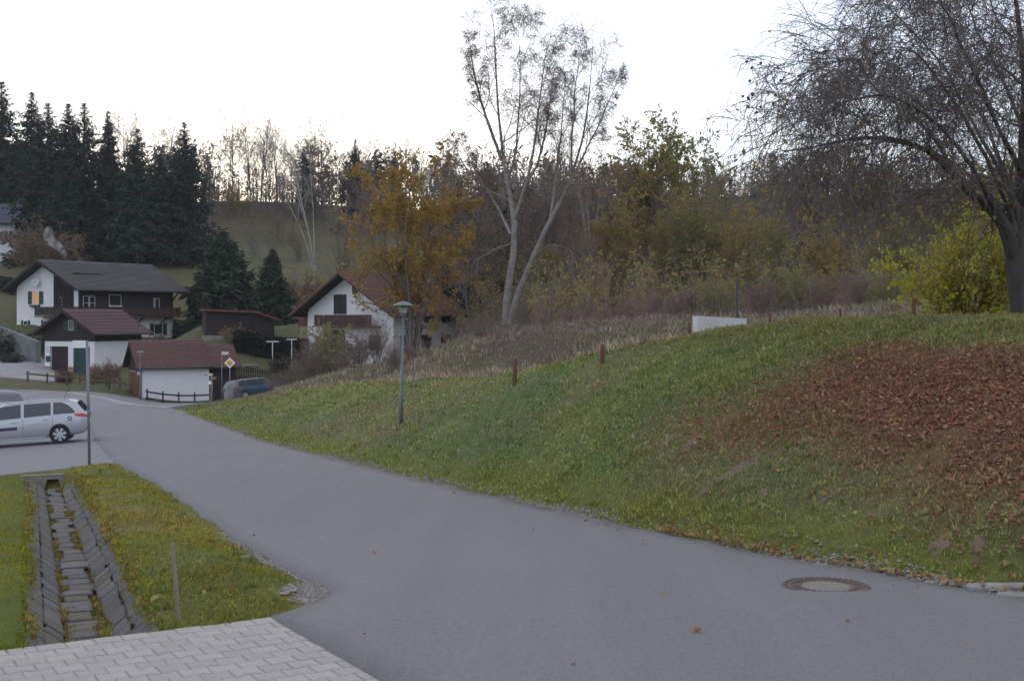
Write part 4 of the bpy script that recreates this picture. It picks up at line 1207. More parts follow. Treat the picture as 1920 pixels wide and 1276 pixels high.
# ---- blue-roofed house at the left edge
bh_r = math.radians(16)
bh = thing('blue_roof_house', 'white house with blue-grey slate roof at the left edge up the slope', 'house', P(24, 600, 190)-Vector((10*math.cos(bh_r), 10*math.sin(bh_r), 0)), bh_r)
W, L = 8.5, 10.0; zb = 5.5; ZRg = 17.4; PD = 3.2; oe = 1.0; slope = PD/(W/2+oe); zwl = ZRg-PD+slope*oe-.06
mb = MB(); mb.prism([(0, zb), (W, zb), (W, zwl), (W/2, ZRg-.1), (0, zwl)], 0, L, axis='x'); mb.build('wall', m_wall, bh)
roof(bh, W, L, ZRg, oe, 1.0, 1.0, PD, m_rblue, 12, 16)
m_purp = mat('purple_shutter', (.05, .045, .12), (.04, .035, .09), scale=4, rough=.7)
for u in (8.0, 4.5): window(bh, lambda u, o, z: (u, -o, z), u, 11.6, 1.4, 1.5, mull=1, shutters=m_purp, sh_w=.6)
window(bh, lambda u, o, z: (u, -o, z), 8.6, 9.5, .8, .5, mull=0)

# ---- long dark garden shed with red roof edge
sp = P(385, 600, 121)
sh = thing('garden_shed', 'long dark wooden shed with thin red roof in the meadow', 'shed', sp, math.radians(20))
mb = MB(); zs0 = -2.2
mb.prism([(0.1, zs0), (6.55, zs0), (6.55, .05), (4.75, .68), (.1, .86)], .3, 3.6); mb.build('wall', m_dwood, sh)
m_redroof = mat('red_roof_edge', (.26, .07, .05), (.17, .05, .04), scale=5, rough=.7)
for (a, za_), (b, zb_) in (((-.15, .88), (4.75, .70)), ((4.75, .70), (7.0, -.08))):
    MB().prism([(a, za_), (b, zb_), (b, zb_+.16), (a, za_+.16)], -.25, 4.0).build('roof', m_redroof, sh)
bm5 = MB().box(0, 0, 0, .28, .02, 2.6).mesh('board', m_dwood)
for k in range(20): 
    o = mkobj('board', bm5, sh); o.location = (.15+.318*k, .278-.004*(k % 2), -2.0); o.scale = (1, 1, (2.78-.009*k-(max(0, .15+.318*k-4.6))*.35)/2.6)
window(sh, lambda u, o, z: (u, .274-o, z), 4.0, -.75, 1.3, .8, frame=m_dwood, mull=1)
mb = MB(); mb.box(-.3, -1.0, zs0-.6, 2.4, .2, -1.45); mb.build('step', m_conc, sh)

# ---- white building glimpsed through the wood
hb = thing('hidden_house', 'pale house with grey roof glimpsed through the wood beyond the birch', 'house', P(1235, 600, 150), math.radians(8))
W, L = 8, 11; zb = -1.0; ZRg = 7.6; PD = 2.6; zwl = ZRg-PD+.35
mb = MB(); mb.prism([(0, zb), (W, zb), (W, zwl), (W/2, ZRg-.1), (0, zwl)], 0, L, axis='x'); mb.build('wall', m_wall, hb)
roof(hb, W, L, ZRg, .7, .7, .7, PD, m_rgrey, 10, 16)
for u in (2., 5., 8.): window(hb, fw, u, 2.6, 1.2, 1.3, mull=1)

# ------------------------------------------------------------------ fences, posts, lamps, signs
m_fence = mat('fence_wood', (.075, .055, .045), (.045, .034, .03), scale=6, rough=.85, bump=.4, stretch=(1, 1, 1))
m_fence2 = mat('fence_wood_brown', (.14, .095, .065), (.09, .062, .045), scale=6, rough=.85, bump=.4)
def rail_fence(label, pts, h, rails, posts, m_, r=.07):
    """pts: pixel/depth points of the foot; straight rails between the posts"""
    Vp = [at(px, D) for px, D in pts]
    f = thing('rail_fence', label, 'fence', Vp[0])
    o0 = Vp[0]
    cum = [0]
    for a, b in zip(Vp[:-1], Vp[1:]): cum.append(cum[-1]+(b-a).length)
    def at_s(s):
        x = np.interp(s, cum, [v.x for v in Vp]); y = np.interp(s, cum, [v.y for v in Vp]); return Vector((x, y, zg(x, y)))-o0
    ps = [at_s(cum[-1]*k/(posts-1)) for k in range(posts)]
    for p in ps: MB().tube([p-Vector((0, 0, .3)), p+Vector((0, 0, h+.08))], r, 7).build('post', m_, f)
    for zr_ in rails:
        for a, b in zip(ps[:-1], ps[1:]):
            d = (b-a).normalized()*.12
            MB().beam(a+Vector((0, -.06, zr_))-d, b+Vector((0, -.06, zr_))+d, .06, .13).build('rail', m_, f)
    return f
rail_fence('dark two-rail fence along the white wall of the tiled garage', [(276, 100.2), (395, 99.2)], .95, (.30, .80), 5, m_fence)
rail_fence('brown rail fence between the lawn strip and the paved yard', [(52, 106), (150, 104), (245, 102.5)], .8, (.66,), 6, m_fence2, .075)
rail_fence('second low rail fence beside the red hedge in front of the garage', [(150, 108), (225, 106)], .9, (.35, .75), 4, m_fence2, .06)
# picket fence: each picket a part
pf = at(437, 109)
fo = thing('picket_fence', 'dark picket fence between the meadow and the side road', 'fence', pf)
a_, b_2 = at(437, 109), at(640, 105)
n = 62
pm = MB().bbox(-.045, -.012, 0, .045, .012, 1.05, .012).mesh('picket', m_fence)
dirv = b_2-a_
for k in range(n):
    t = k/(n-1); x = a_.x+dirv.x*t; y = a_.y+dirv.y*t
    o = mkobj('picket', pm, fo); o.location = (x-pf.x, y-pf.y, zg(x, y)-pf.z); o.scale = (1, 1, 1+.04*math.sin(k*2.7))
for zz in (.28, .82):
    for k in range(10):
        p = [Vector((a_.x+dirv.x*t, a_.y+dirv.y*t, 0)) for t in (k/10, (k+1)/10)]
        p = [Vector((q.x-pf.x, q.y-pf.y+.045, zg(q.x, q.y)-pf.z+zz)) for q in p]
        MB().beam(p[0], p[1], .05, .08).build('rail', m_fence, fo)

m_lampg = mat('lamp_post_paint', (.17, .20, .215), (.13, .155, .17), scale=10, rough=.5, metal=.3)
m_lamphood = mat('lamp_hood', (.13, .185, .215), (.10, .145, .17), scale=6, rough=.4, metal=.3)
m_lglass, t_, b_ = new_mat('lamp_glass'); b_.inputs['Base Color'].default_value = (.42, .42, .40, 1); b_.inputs['Roughness'].default_value = .25; b_.inputs['Transmission Weight'].default_value = .35
def street_lamp(label, base, h, lean=0):
    L_ = thing('street_lamp', label, 'street lamp', base)
    s = h/4.0
    MB().tube([(0, 0, -.3), (0, 0, .95*s), (lean*.24, 0, 1.0*s), (lean*.95, 0, 3.50*s)], [.068*s, .068*s, .045*s, .042*s], 12).build('post', m_lampg, L_)
    c_ = (lean, 0, 3.5*s)
    MB().lathe([(.05*s, -.02), (.075*s, .0), (.085*s, .05*s), (.06*s, .07*s)], 16, c=c_).build('collar', m_lampg, L_)
    MB().lathe([(.055*s, .07*s), (.13*s, .11*s), (.12*s, .26*s), (.07*s, .33*s)], 20, c=c_).build('lamp_glass', m_lglass, L_)
    MB().lathe([(.33*s, .325*s), (.345*s, .335*s), (.33*s, .35*s), (.20*s, .40*s), (.14*s, .44*s), (.02*s, .47*s), (.001, .47*s)], 28, c=c_).lathe([(.001, .33*s), (.33*s, .324*s)], 28, c=c_).build('hood', m_lamphood, L_)
    return L_
v = hit(752, 797); street_lamp('tall grey street lamp with flat round hood on the bank', v, (797-563)/F*v.y, lean=.06)
v = at(263, 99.7); street_lamp('far street lamp with round hood in front of the tiled garage', v, (746-651)/F*99.7)

m_sign = mat('sign_white', (.93, .93, .93), (.90, .90, .90), scale=3, rough=.4)
m_yel = mat('sign_yellow', (.72, .42, .03), (.66, .38, .025), scale=3, rough=.45)
m_post = mat('grey_post', (.24, .27, .29), (.19, .215, .235), scale=12, rough=.5, metal=.4)
# near street-name post with its blank white plate
v = hit(168, 873)
sg = thing('street_sign', 'grey post with a blank white street sign at the forecourt corner', 'sign', v)
hh = (873-640)/F*v.y
MB().tube([(0, 0, -.3), (-.03, 0, hh*.5), (-.065, 0, hh)], .034, 10).build('post', m_post, sg)
MB().lathe([(.036, -.01), (.038, .02), (.001, .03)], 10, c=(-.065, 0, hh)).build('cap', m_post, sg)
zc = hh-(645-640)/F*v.y
MB().bbox(-.062-.36, -.03, zc-.09, -.07, -.005, zc+.09, .02).build('sign_plate', m_sign, sg)
# priority road sign
v = at(431, 84)
ps_ = thing('priority_sign', 'priority road sign, yellow diamond with white border on a grey post', 'sign', v)
zt = (HY-680)/F*84-v.z
MB().tube([(0, 0, -.2), (0, 0, zt)], .03, 8).build('post', m_post, ps_)
def diamond(mb, r, y0, y1, rnd=.12):
    pts = []
    for k in range(4):
        a = math.pi/2*k
        for da in (-rnd, 0, rnd): pts.append((math.sin(a+da)*r*(1 if da == 0 else .985)/(1 if da == 0 else (abs(math.cos(da))+abs(math.sin(da)))), zt+math.cos(a+da)*r*(1 if da == 0 else .985)/(1 if da == 0 else (abs(math.cos(da))+abs(math.sin(da))))))
    mb.prism(pts[::-1] , y0, y1)
mb = MB(); diamond(mb, .36, -.05, -.03); pl = mb.build('sign_plate', m_sign, ps_)
mb = MB(); diamond(mb, .245, -.054, -.0502); mb.build('yellow_diamond', m_yel, pl)
# street-name sign behind it
v = at(416, 87)
ns_ = thing('name_sign', 'thin grey post with small cream name board left of the diamond sign', 'sign', v)
zt2 = (HY-661)/F*87-v.z
MB().tube([(0, 0, -.2), (0, 0, zt2+.05)], .028, 8).build('post', m_post, ns_)
m_cream = mat('cream_board', (.72, .62, .50), (.66, .57, .46), scale=4, rough=.6)
MB().box(-.03, -.05, zt2-.13, .46, -.03, zt2+.07).build('sign_plate', m_cream, ns_)
# wooden footpath signpost
v = at(396, 86)
fp = thing('footpath_signpost', 'rough wooden footpath signpost with small pointing boards', 'signpost', v)
hp = (HY-700)/F*86-v.z
MB().tube([(0, 0, -.2), (.03, 0, hp*.5), (.04, 0, hp)], [.09, .08, .085], 9).build('post', m_stake, fp)
MB().prism([(-.42, hp-.16), (.02, hp-.20), (.02, hp-.06), (-.42, hp-.05), (-.5, hp-.10)], -.11, -.085).build('arm_board', m_metal, fp)
MB().prism([(-.18, hp-.14), (.12, hp-.12), (.14, hp+.0), (-.16, hp+.02)], -.14, -.112).build('arm_board', m_cream, fp)
MB().prism([(.05, hp-.38), (.32, hp-.36), (.40, hp-.28), (.32, hp-.22), (.05, hp-.22)], -.11, -.085).build('arm_board', m_stake, fp)
MB().bbox(-.16, -.12, hp-.72, .02, -.088, hp-.5, .01).build('marker_plate', m_sign, fp)
# small boulder stone at the corner
def rock(name, label, base, sx, sy, sz, m_, seed):
    r_ = np.random.RandomState(seed); mb = MB(); n = 10; rings = []
    for i, (t, q_) in enumerate(((0, 1.0), (.35, 1.02), (.7, .88), (.92, .6), (1.0, .2))):
        rings.append([(sx*q_*math.cos(2*math.pi*j/n)*r_.uniform(.88, 1.1), sy*q_*math.sin(2*math.pi*j/n)*r_.uniform(.88, 1.1), sz*(t-.15)*r_.uniform(.96, 1.03)) for j in range(n)])
    for a, b in zip(rings[:-1], rings[1:]):
        for j in range(n): mb.poly([a[j], a[(j+1) % n], b[(j+1) % n], b[j]], smooth=True)
    mb.poly(rings[-1]); o = mb.build(name, m_); o.location = base
    return tag(o, label, 'boulder')
m_rock = mat('granite', (.30, .285, .285), (.18, .17, .175), scale=4, rough=.9, bump=.6, bscale=14)
v = at(436, 82); rock('boulder', 'grey boulder at the foot of the diamond sign', v, .52, .4, 1.35, m_rock, 3)
v = at(446, 81.5); rock('boulder', 'small dark stone leaning on the grey boulder', v, .3, .3, .9, mat('dark_stone', (.13, .11, .10), (.08, .07, .065), scale=4, rough=.9, bump=.5), 4)
# retaining wall beside the chalet path
m_rw = mat('mossy_wall', (.22, .24, .245), (.15, .165, .16), scale=3, rough=.9, bump=.5, bscale=12, c3=(.12, .13, .09), s3=1)
a1, b1 = P(0, 612, 133), P(72, 640, 124); 
mb = MB(); 
rw = thing('retaining_wall', 'grey sloping retaining wall beside the chalet garden', 'wall', (a1.x, a1.y, 0))
for k in range(8):
    p = a1.lerp(b1, k/8); q = a1.lerp(b1, (k+1)/8); mb = MB(); d = Vector((q.x-p.x, q.y-p.y, 0)); nn = Vector((-d.y, d.x, 0)).normalized()*.25
    lo = [Vector((p.x, p.y, p.z-2.2)), Vector((q.x, q.y, q.z-2.2))]
    A = [lo[0]-nn, lo[1]-nn*.98, lo[1]+nn, lo[0]+nn]; B = [Vector((p.x, p.y, p.z))-nn, Vector((q.x, q.y, q.z+.03))-nn, Vector((q.x, q.y, q.z+.03))+nn, Vector((p.x, p.y, p.z))+nn]
    org = Vector((a1.x, a1.y, 0)); sh_ = .994
    A = [x_-org for x_ in A]; B = [x_-org for x_ in B]
    mb.poly(A[::-1]); mb.poly(B)
    for i in range(4): mb.poly([A[i], A[(i+1) % 4], B[(i+1) % 4], B[i]])
    mb.build('block', m_rw, rw)
# paved yard in front of the wooden garage
m_yard = mat('yard_pavers', (.36, .35, .345), (.27, .265, .26), scale=2.5, rough=.85, bump=.3, bscale=18, c3=(.25, .25, .24), s3=.6)
pxs = np.linspace(-40, 178, 34); V = []; 
YX = []; YY = []
for D in np.linspace(107.5, 135, 26):
    s0, s1 = np.interp(D, [107.5, 112, 118, 126, 135], [-60, -60, -40, -20, -10]), np.interp(D, [107.5, 112, 118, 126, 135], [118, 135, 100, 84, 60])
    YX.append([(p_-960)/F*D for p_ in np.linspace(s0, s1, 20)]); YY.append([D]*20)
sheet('paved_yard', np.array(YX), np.array(YY), .05, m_yard, skirt=.3, label='grey paved yard climbing past the wooden garage to the chalet')

# laundry poles
for px, D, top, lab, hw_ in ((511, 113, 641, 'white T-shaped laundry pole nearer the dark hedge', .55), (547, 114, 637, 'white T-shaped laundry pole nearer the white house', .45)):
    v = at(px, D); h = (HY-top)/F*D-v.z
    tp = thing('laundry_pole', lab, 'laundry pole', v)
    MB().tube([(0, 0, -.3), (0, 0, h)], .04, 8).build('post', m_frame, tp)
    MB().bbox(-hw_, -.05, h, hw_, .05, h+.09, .015).build('crossbar', m_frame, tp)
# terracotta pot by the shed
v = at(462, 119.5); o = MB().lathe([(.001, 0), (.22, 0), (.30, .5), (.34, .52), (.34, .62), (.28, .62), (.26, .5), (.001, .48)], 16).build('plant_pot', mat('terracotta', (.33, .12, .07), (.25, .09, .055), scale=6, rough=.8)); o.location = v; tag(o, 'terracotta plant pot in front of the dark shed', 'pot')
# garden table / trough in the lawn
v = at(470, 113); o = MB().bbox(-.7, -.3, .25, .7, .3, .35, .03).box(-.55, -.2, 0, -.4, .2, .25).box(.4, -.2, 0, .55, .2, .25).build('garden_bench', m_conc); o.location = v; tag(o, 'low pale stone bench on the lawn by the hedge', 'bench')
# dark wooden pole at the wood edge on the right
v = at(1382, 36); o = stake('dark upright pole with a cap at the wood edge behind the white slab', v, (HY-522)/F*36, .035, mat('pole_grey', (.10, .095, .10), (.06, .06, .065), scale=6, rough=.8), name='boundary_pole'); o['category'] = 'pole'
# ------------------------------------------------------------------ cars
m_silver = mat('silver_paint', (.47, .48, .51), (.44, .45, .48), scale=2, rough=.32, metal=.35, coat=.6)
m_dkblue = mat('dark_blue_paint', (.035, .06, .10), (.03, .05, .085), scale=2, rough=.3, metal=.3, coat=.6)
m_navy = mat('blue_paint', (.035, .085, .135), (.03, .07, .115), scale=2, rough=.3, metal=.3, coat=.6)
m_cglass = glass_mat('car_glass', (.05, .065, .07), .05)
m_black = mat('black_plastic', (.018, .018, .02), (.012, .012, .013), scale=6, rough=.6)
m_tyre = mat('tyre_rubber', (.022, .022, .024), (.014, .014, .016), scale=8, rough=.85)
m_rim = mat('wheel_rim', (.55, .56, .58), (.48, .49, .51), scale=5, rough=.35, metal=.5)
m_red, t_, b_ = new_mat('tail_light_red'); b_.inputs['Base Color'].default_value = (.55, .03, .03, 1); b_.inputs['Roughness'].default_value = .15
m_head, t_, b_ = new_mat('head_light'); b_.inputs['Base Color'].default_value = (.75, .78, .8, 1); b_.inputs['Roughness'].default_value = .1
m_stripe = mat('door_stripe', (.07, .05, .10), (.06, .045, .09), scale=4, rough=.5)
def car(label, loc, rz, paint, wagon=True, decals=False, rails=False):
    """x forward, y left, wheels on z=0; 4.7 m long"""
    C_ = thing('parked_car', label, 'car', loc, rz)
    if wagon:
        top = interp([(-2.36, .95), (-2.33, 1.02), (-2.12, 1.30), (-2.02, 1.44), (-1.9, 1.475), (-1.0, 1.51), (0., 1.505), (.45, 1.46), (.8, 1.33), (1.35, 1.05), (1.5, .985), (1.9, .90), (2.2, .78), (2.33, .62), (2.36, .5)])
        bl = interp([(-2.4, 1.0), (-1.5, .99), (0, .93), (1.0, .90), (2.4, .8)])
    else:
        top = interp([(-2.36, .8), (-2.3, 1.0), (-2.05, 1.35), (-1.85, 1.46), (-1.2, 1.52), (0., 1.52), (.35, 1.48), (.75, 1.32), (1.25, 1.04), (1.45, .98), (1.9, .90), (2.2, .78), (2.33, .62), (2.36, .5)])
        bl = interp([(-2.4, 1.0), (-1.5, .98), (0, .93), (1.0, .90), (2.4, .8)])
    hw = interp([(-2.36, .70), (-2.2, .80), (-1.8, .875), (0, .90), (1.6, .885), (2.1, .80), (2.3, .68), (2.36, .58)])
    sill = interp([(-2.36, .42), (-2.2, .30), (-1.6, .24), (1.7, .22), (2.2, .24), (2.36, .34)])
    xs = np.concatenate([np.linspace(-2.36, -1.9, 14), np.linspace(-1.8, 1.2, 26), np.linspace(1.3, 2.36, 18)])
    def section(x):
        T = float(top(x)); B = min(float(bl(x)), T-.03); S = float(sill(x)); h = float(hw(x)); S = min(S, B-.05)
        gh = max(T-B, 0)
        wr = h-.03-.42*gh*.9
        pts = [(h*.90, S), (h*.985, S+(B-S)*.22), (h, S+(B-S)*.5), (h*.985, S+(B-S)*.82), (h*.955, B), (wr+(h*.955-wr)*.33, B+gh*.62), (wr, T-.045*min(1, gh*5)), (wr*.80, T-.006), (wr*.4, T+.012*min(1, gh*5)), (0, T+.016*min(1, gh*5))]
        return pts
    mb = MB(); rows = []
    for x in xs:
        half = section(x); ring = [(x, y, z) for y, z in half]+[(x, -y, z) for y, z in half[-2::-1]]
        rows.append(ring)
    V = [p for r in rows for p in r]; k = len(rows[0])
    for i in range(len(rows)-1):
        for j in range(k-1):
            a = i*k+j; mb.f.append((a, a+k, a+k+1, a+1)); mb.m.append(0); mb.sm.append(True)
        mb.f.append((i*k+k-1, (i+1)*k+k-1, (i+1)*k, i*k)); mb.m.append(0); mb.sm.append(False)
    mb.f.append(tuple(range(k-1, -1, -1))); mb.m.append(0); mb.sm.append(False)
    mb.f.append(tuple((len(rows)-1)*k+j for j in range(k))); mb.m.append(0); mb.sm.append(False)
    mb.v = V; body = mb.build('body', paint, C_)
    def side(x, v, s, off=.006):
        """v 0 belt .. 1 roof edge on the side glass surface"""
        p = section(x); a, b, c_ = p[4], p[5], p[6]
        if v < .62: t = v/.62; y, z = a[0]+(b[0]-a[0])*t, a[1]+(b[1]-a[1])*t
        else: t = (v-.62)/.38; y, z = b[0]+(c_[0]-b[0])*t, b[1]+(c_[1]-b[1])*t
        return (x, s*(y+off), z)
    wins = [(-1.98, -1.25), (-1.17, -.28), (-.18, .98)] if wagon else [(-1.75, -1.25), (-1.17, -.25), (-.17, .95)]
    for s in (-1, 1):
        for wi, (x0, x1) in enumerate(wins):
            mbw = MB(); n = 12
            lo = []; hi = []
            for i in range(n+1):
                x = x0+(x1-x0)*i/n; e = 1.0
                if wi == 0: e = min(1, ((x-x0)/.45)**.6+.02)
                T_ = .94*e if wi == 0 else .94
                lo.append((x, .07)); hi.append((x, max(.09, .07+(T_-.07))))
            for i in range(n):
                for (v0, v1) in ((0, .5), (.5, 1)):
                    q_ = []
                    for (ii, f_) in ((i, v0), (i+1, v0), (i+1, v1), (i, v1)):
                        q_.append(side(lo[ii][0], lo[ii][1]+(hi[ii][1]-lo[ii][1])*f_, s))
                    mbw.poly(q_ if s < 0 else q_[::-1], smooth=True)
            mbw.build('window', m_cglass, C_)
    # windscreen and rear window lie on the body's upper surface between the pillars
    for nm, x0, x1 in (('windscreen', .52, 1.30), ('rear_window', -2.30, -2.05)):
        mbw = MB(); n = 8
        for i in range(n):
            xa, xb = x0+(x1-x0)*i/n, x0+(x1-x0)*(i+1)/n
            for (ja, jb) in ((-.93, -.45), (-.45, .45), (.45, .93)):
                def pt(x, f_):
                    p = section(x); wr = p[6][0]; return (x+(.012 if nm == 'windscreen' else -.012), wr*f_, float(top(x))+.012)
                mbw.poly([pt(xa, ja), pt(xa, jb), pt(xb, jb), pt(xb, ja)][::-1] if True else [], smooth=True)
        mbw.build(nm, m_cglass, C_)
    # wheels
    for wx in (-1.43, 1.28):
        for s in (-1, 1):
            h = float(hw(wx))
            ar = MB(); ar.tube([(wx, s*(h-.30), .34), (wx, s*(h+.004), .34)], .352, 28); ar.build('wheel_arch', m_black, C_)
            wm = MB(); kk = 28; y0, y1 = h-.19, h+.012
            for (r_a, ya, r_b, yb) in ((.30, y0, .318, y0+.03), (.318, y0+.03, .318, y1-.03), (.318, y1-.03, .30, y1), (.30, y1, .225, y1-.004)):
                for j in range(kk):
                    a, b = 2*math.pi*j/kk, 2*math.pi*(j+1)/kk
                    q_ = [(wx+r_a*math.cos(a), s*ya, .318+r_a*math.sin(a)), (wx+r_a*math.cos(b), s*ya, .318+r_a*math.sin(b)), (wx+r_b*math.cos(b), s*yb, .318+r_b*math.sin(b)), (wx+r_b*math.cos(a), s*yb, .318+r_b*math.sin(a))]
                    wm.poly(q_ if s > 0 else q_[::-1], smooth=True)
            wh_ = wm.build('wheel', m_tyre, C_)
            rm = MB(); yr = s*(y1-.004)
            rm.tube([(wx, s*(y1-.10), .318), (wx, s*(y1-.05), .318)], .222, 24, mi=1)
            rm.tube([(wx, s*(y1-.05), .318), (wx, s*(y1+.004), .318)], .075, 16)
            for j in range(7):
                a = 2*math.pi*j/7+.2
                ca, sa = math.cos(a), math.sin(a)
                for w0, w1, r0_, r1_ in ((.030, .055, .06, .222),):
                    q_ = [(wx+r0_*ca-w0*sa, yr, .318+r0_*sa+w0*ca), (wx+r0_*ca+w0*sa, yr, .318+r0_*sa-w0*ca), (wx+r1_*ca+w1*sa, yr, .318+r1_*sa-w1*ca), (wx+r1_*ca-w1*sa, yr, .318+r1_*sa+w1*ca)]
                    rm.poly(q_[::-1] if s > 0 else q_)
                    rm.poly([(p[0], p[1]-s*.03, p[2]) for p in q_])
            rm.build('rim', [m_rim, m_black], wh_)
    # lights
    for s in (-1, 1):
        mbl = MB()
        def surf(x, f_):      # lower-body side point, f 0 sill..1 belt
            p = section(x); zz = p[0][1]+(p[4][1]-p[0][1])*f_
            y = np.interp(zz, [q_[1] for q_ in p[:5]], [q_[0] for q_ in p[:5]]); return (x-.008, s*(y+.008), zz)
        prof = [(-2.352, .84, 1.0), (-2.2, .82, 1.03), (-2.08, .86, 1.04), (-1.95, .93, 1.0)]
        for (xa, la, ha), (xb, lb, hb_) in zip(prof[:-1], prof[1:]):
            q_ = [surf(xa, la), surf(xb, lb), surf(xb, min(hb_, .999)), surf(xa, min(ha, .999))]; mbl.poly(q_ if s < 0 else q_[::-1], smooth=True)
        p = section(-2.355); zz0, zz1 = surf(-2.355, .84)[2], surf(-2.355, .999)[2]
        q_ = [(-2.372, s*.45, zz0), (-2.372, s*.70, zz0), (-2.372, s*.70, zz1), (-2.372, s*.45, zz1)]; mbl.poly(q_ if s > 0 else q_[::-1])
        mbl.build('tail_light', m_red, C_)
        mbl = MB()
        prof = [(1.75, .93, .96), (1.95, .82, .97), (2.15, .80, .97), (2.3, .80, .95)]
        for (xa, la, ha), (xb, lb, hb_) in zip(prof[:-1], prof[1:]):
            q_ = [surf(xa, la), surf(xb, lb), surf(xb, hb_), surf(xa, ha)]; q_ = [(a+.016, b, c_) for a, b, c_ in q_]; mbl.poly(q_ if s < 0 else q_[::-1], smooth=True)
        mbl.build('headlight', m_head, C_)
        mm_ = MB(); mm_.bbox(.72, s*.90 if s > 0 else -1.08, .93, .86, 1.08 if s > 0 else -.90, 1.07, .03); mm_.build('side_mirror', paint if paint != m_silver else m_silver, C_)
        for xh in (-1.0, .05):
            p = surf(xh, .86); MB().bbox(xh-.11, min(p[1], p[1]+s*.03), p[2]-.015, xh+.11, max(p[1], p[1]+s*.03), p[2]+.02, .008).build('door_handle', paint, C_)
        if rails:
            mr = MB(); mr.tube([side(x, 1.0, s, -.03)[:2]+(side(x, 1.0, s)[2]+(.05 if -1.75 < x < .3 else .01),) for x in (-1.85, -1.7, -.7, .25, .4)], .018, 6); mr.build('roof_rail', m_silver, C_)
        # door gaps
        mg = MB()
        for xg in (-1.21, -.23, 1.03):
            for f0 in (.12, .34, .56, .78):
                a = surf(xg, f0); b = surf(xg, f0+.22)
                mg.beam((a[0], a[1], a[2]), (b[0], b[1], b[2]), .010, .006)
        mg.build('door_gap', m_black, C_)
        ms_ = MB()
        for k2 in range(10):
            xa, xb = -.95+.2*k2, -.95+.2*(k2+1); a, b = surf(xa, .06), surf(xb, .06); ms_.beam((a[0], a[1]-s*.002, a[2]), (b[0], b[1]-s*.002, b[2]), .02, .05)
        ms_.build('sill_trim', m_black if not decals else paint, C_)
        if decals:
            for (xa, xb, f_, h_, mt) in ((-.05, .95, .60, .035, m_stripe), (-.05, .95, .52, .02, m_stripe), (-1.05, -.35, .68, .022, m_rim)):
                ds = MB(); n = 5
                for i in range(n):
                    a, b = surf(xa+(xb-xa)*i/n, f_), surf(xa+(xb-xa)*(i+1)/n, f_); ds.beam((a[0]+.008, a[1], a[2]), (b[0]+.008, b[1], b[2]), .006, h_*2)
                ds.build('door_stripe', mt, C_)
            p = surf(-1.78, .80); ds = MB(); ds.tube([(-1.79, p[1]-s*.01, p[2]), (-1.79, p[1]+s*.004, p[2])], .075, 18); bd = ds.build('round_badge', m_stripe, C_)
            ds = MB(); ds.tube([(-1.79, p[1]+s*.0045, p[2]), (-1.79, p[1]+s*.008, p[2])], .045, 14); ds.build('badge_centre', m_rim, bd)
    mbp = MB(); mbp.box(-2.385, -.26, .62, -2.366, .26, .73); mbp.build('number_plate', m_sign, C_)
    mbp = MB(); mbp.tube([(-1.55, 0, 1.50), (-1.75, 0, 1.95)], .008, 5); mbp.build('antenna', m_black, C_)
    return C_
def ground_tilt(o):
    """lay the car on the slope under it"""
    x, y = o.location.x, o.location.y; rz = o.rotation_euler.z
    f = Vector((math.cos(rz), math.sin(rz))); l = Vector((-f.y, f.x))
    g = lambda p: float(ZB(np.array(p.x), np.array(p.y)))
    c0 = Vector((x, y)); sx = (g(c0+f*1.35)-g(c0-f*1.35))/2.7; sy = (g(c0+l*.8)-g(c0-l*.8))/1.6
    n = (Vector((0, 0, 1))-Vector((f.x, f.y, 0))*sx-Vector((l.x, l.y, 0))*sy).normalized()
    F3 = Vector((f.x, f.y, sx)).normalized(); L3 = n.cross(F3).normalized()
    o.rotation_euler = Matrix((F3, L3, n)).transposed().to_euler(); o.location.z = g(c0)+.012
wp_ = P(113, 833, 44.6)          # rear wheel of the silver estate
rz = math.radians(193)
f = Vector((math.cos(rz), math.sin(rz), 0)); l = Vector((-f.y, f.x, 0))
ctr = Vector((wp_.x, wp_.y, 0)) + f*1.43 - l*.9
ctr.z = 0
c1 = car('silver estate car parked on the forecourt behind the street sign', ctr, rz, m_silver, True, True, True); ground_tilt(c1)
rz = math.radians(300)
c2 = car('dark car behind the silver estate, cut by the left edge', P(4, 765, 60), rz, m_dkblue, False); ground_tilt(c2)
rz = math.radians(42)
c3 = car('blue car half hidden behind the tip of the bank', P(482, 745, 94), rz, m_navy, True); ground_tilt(c3)
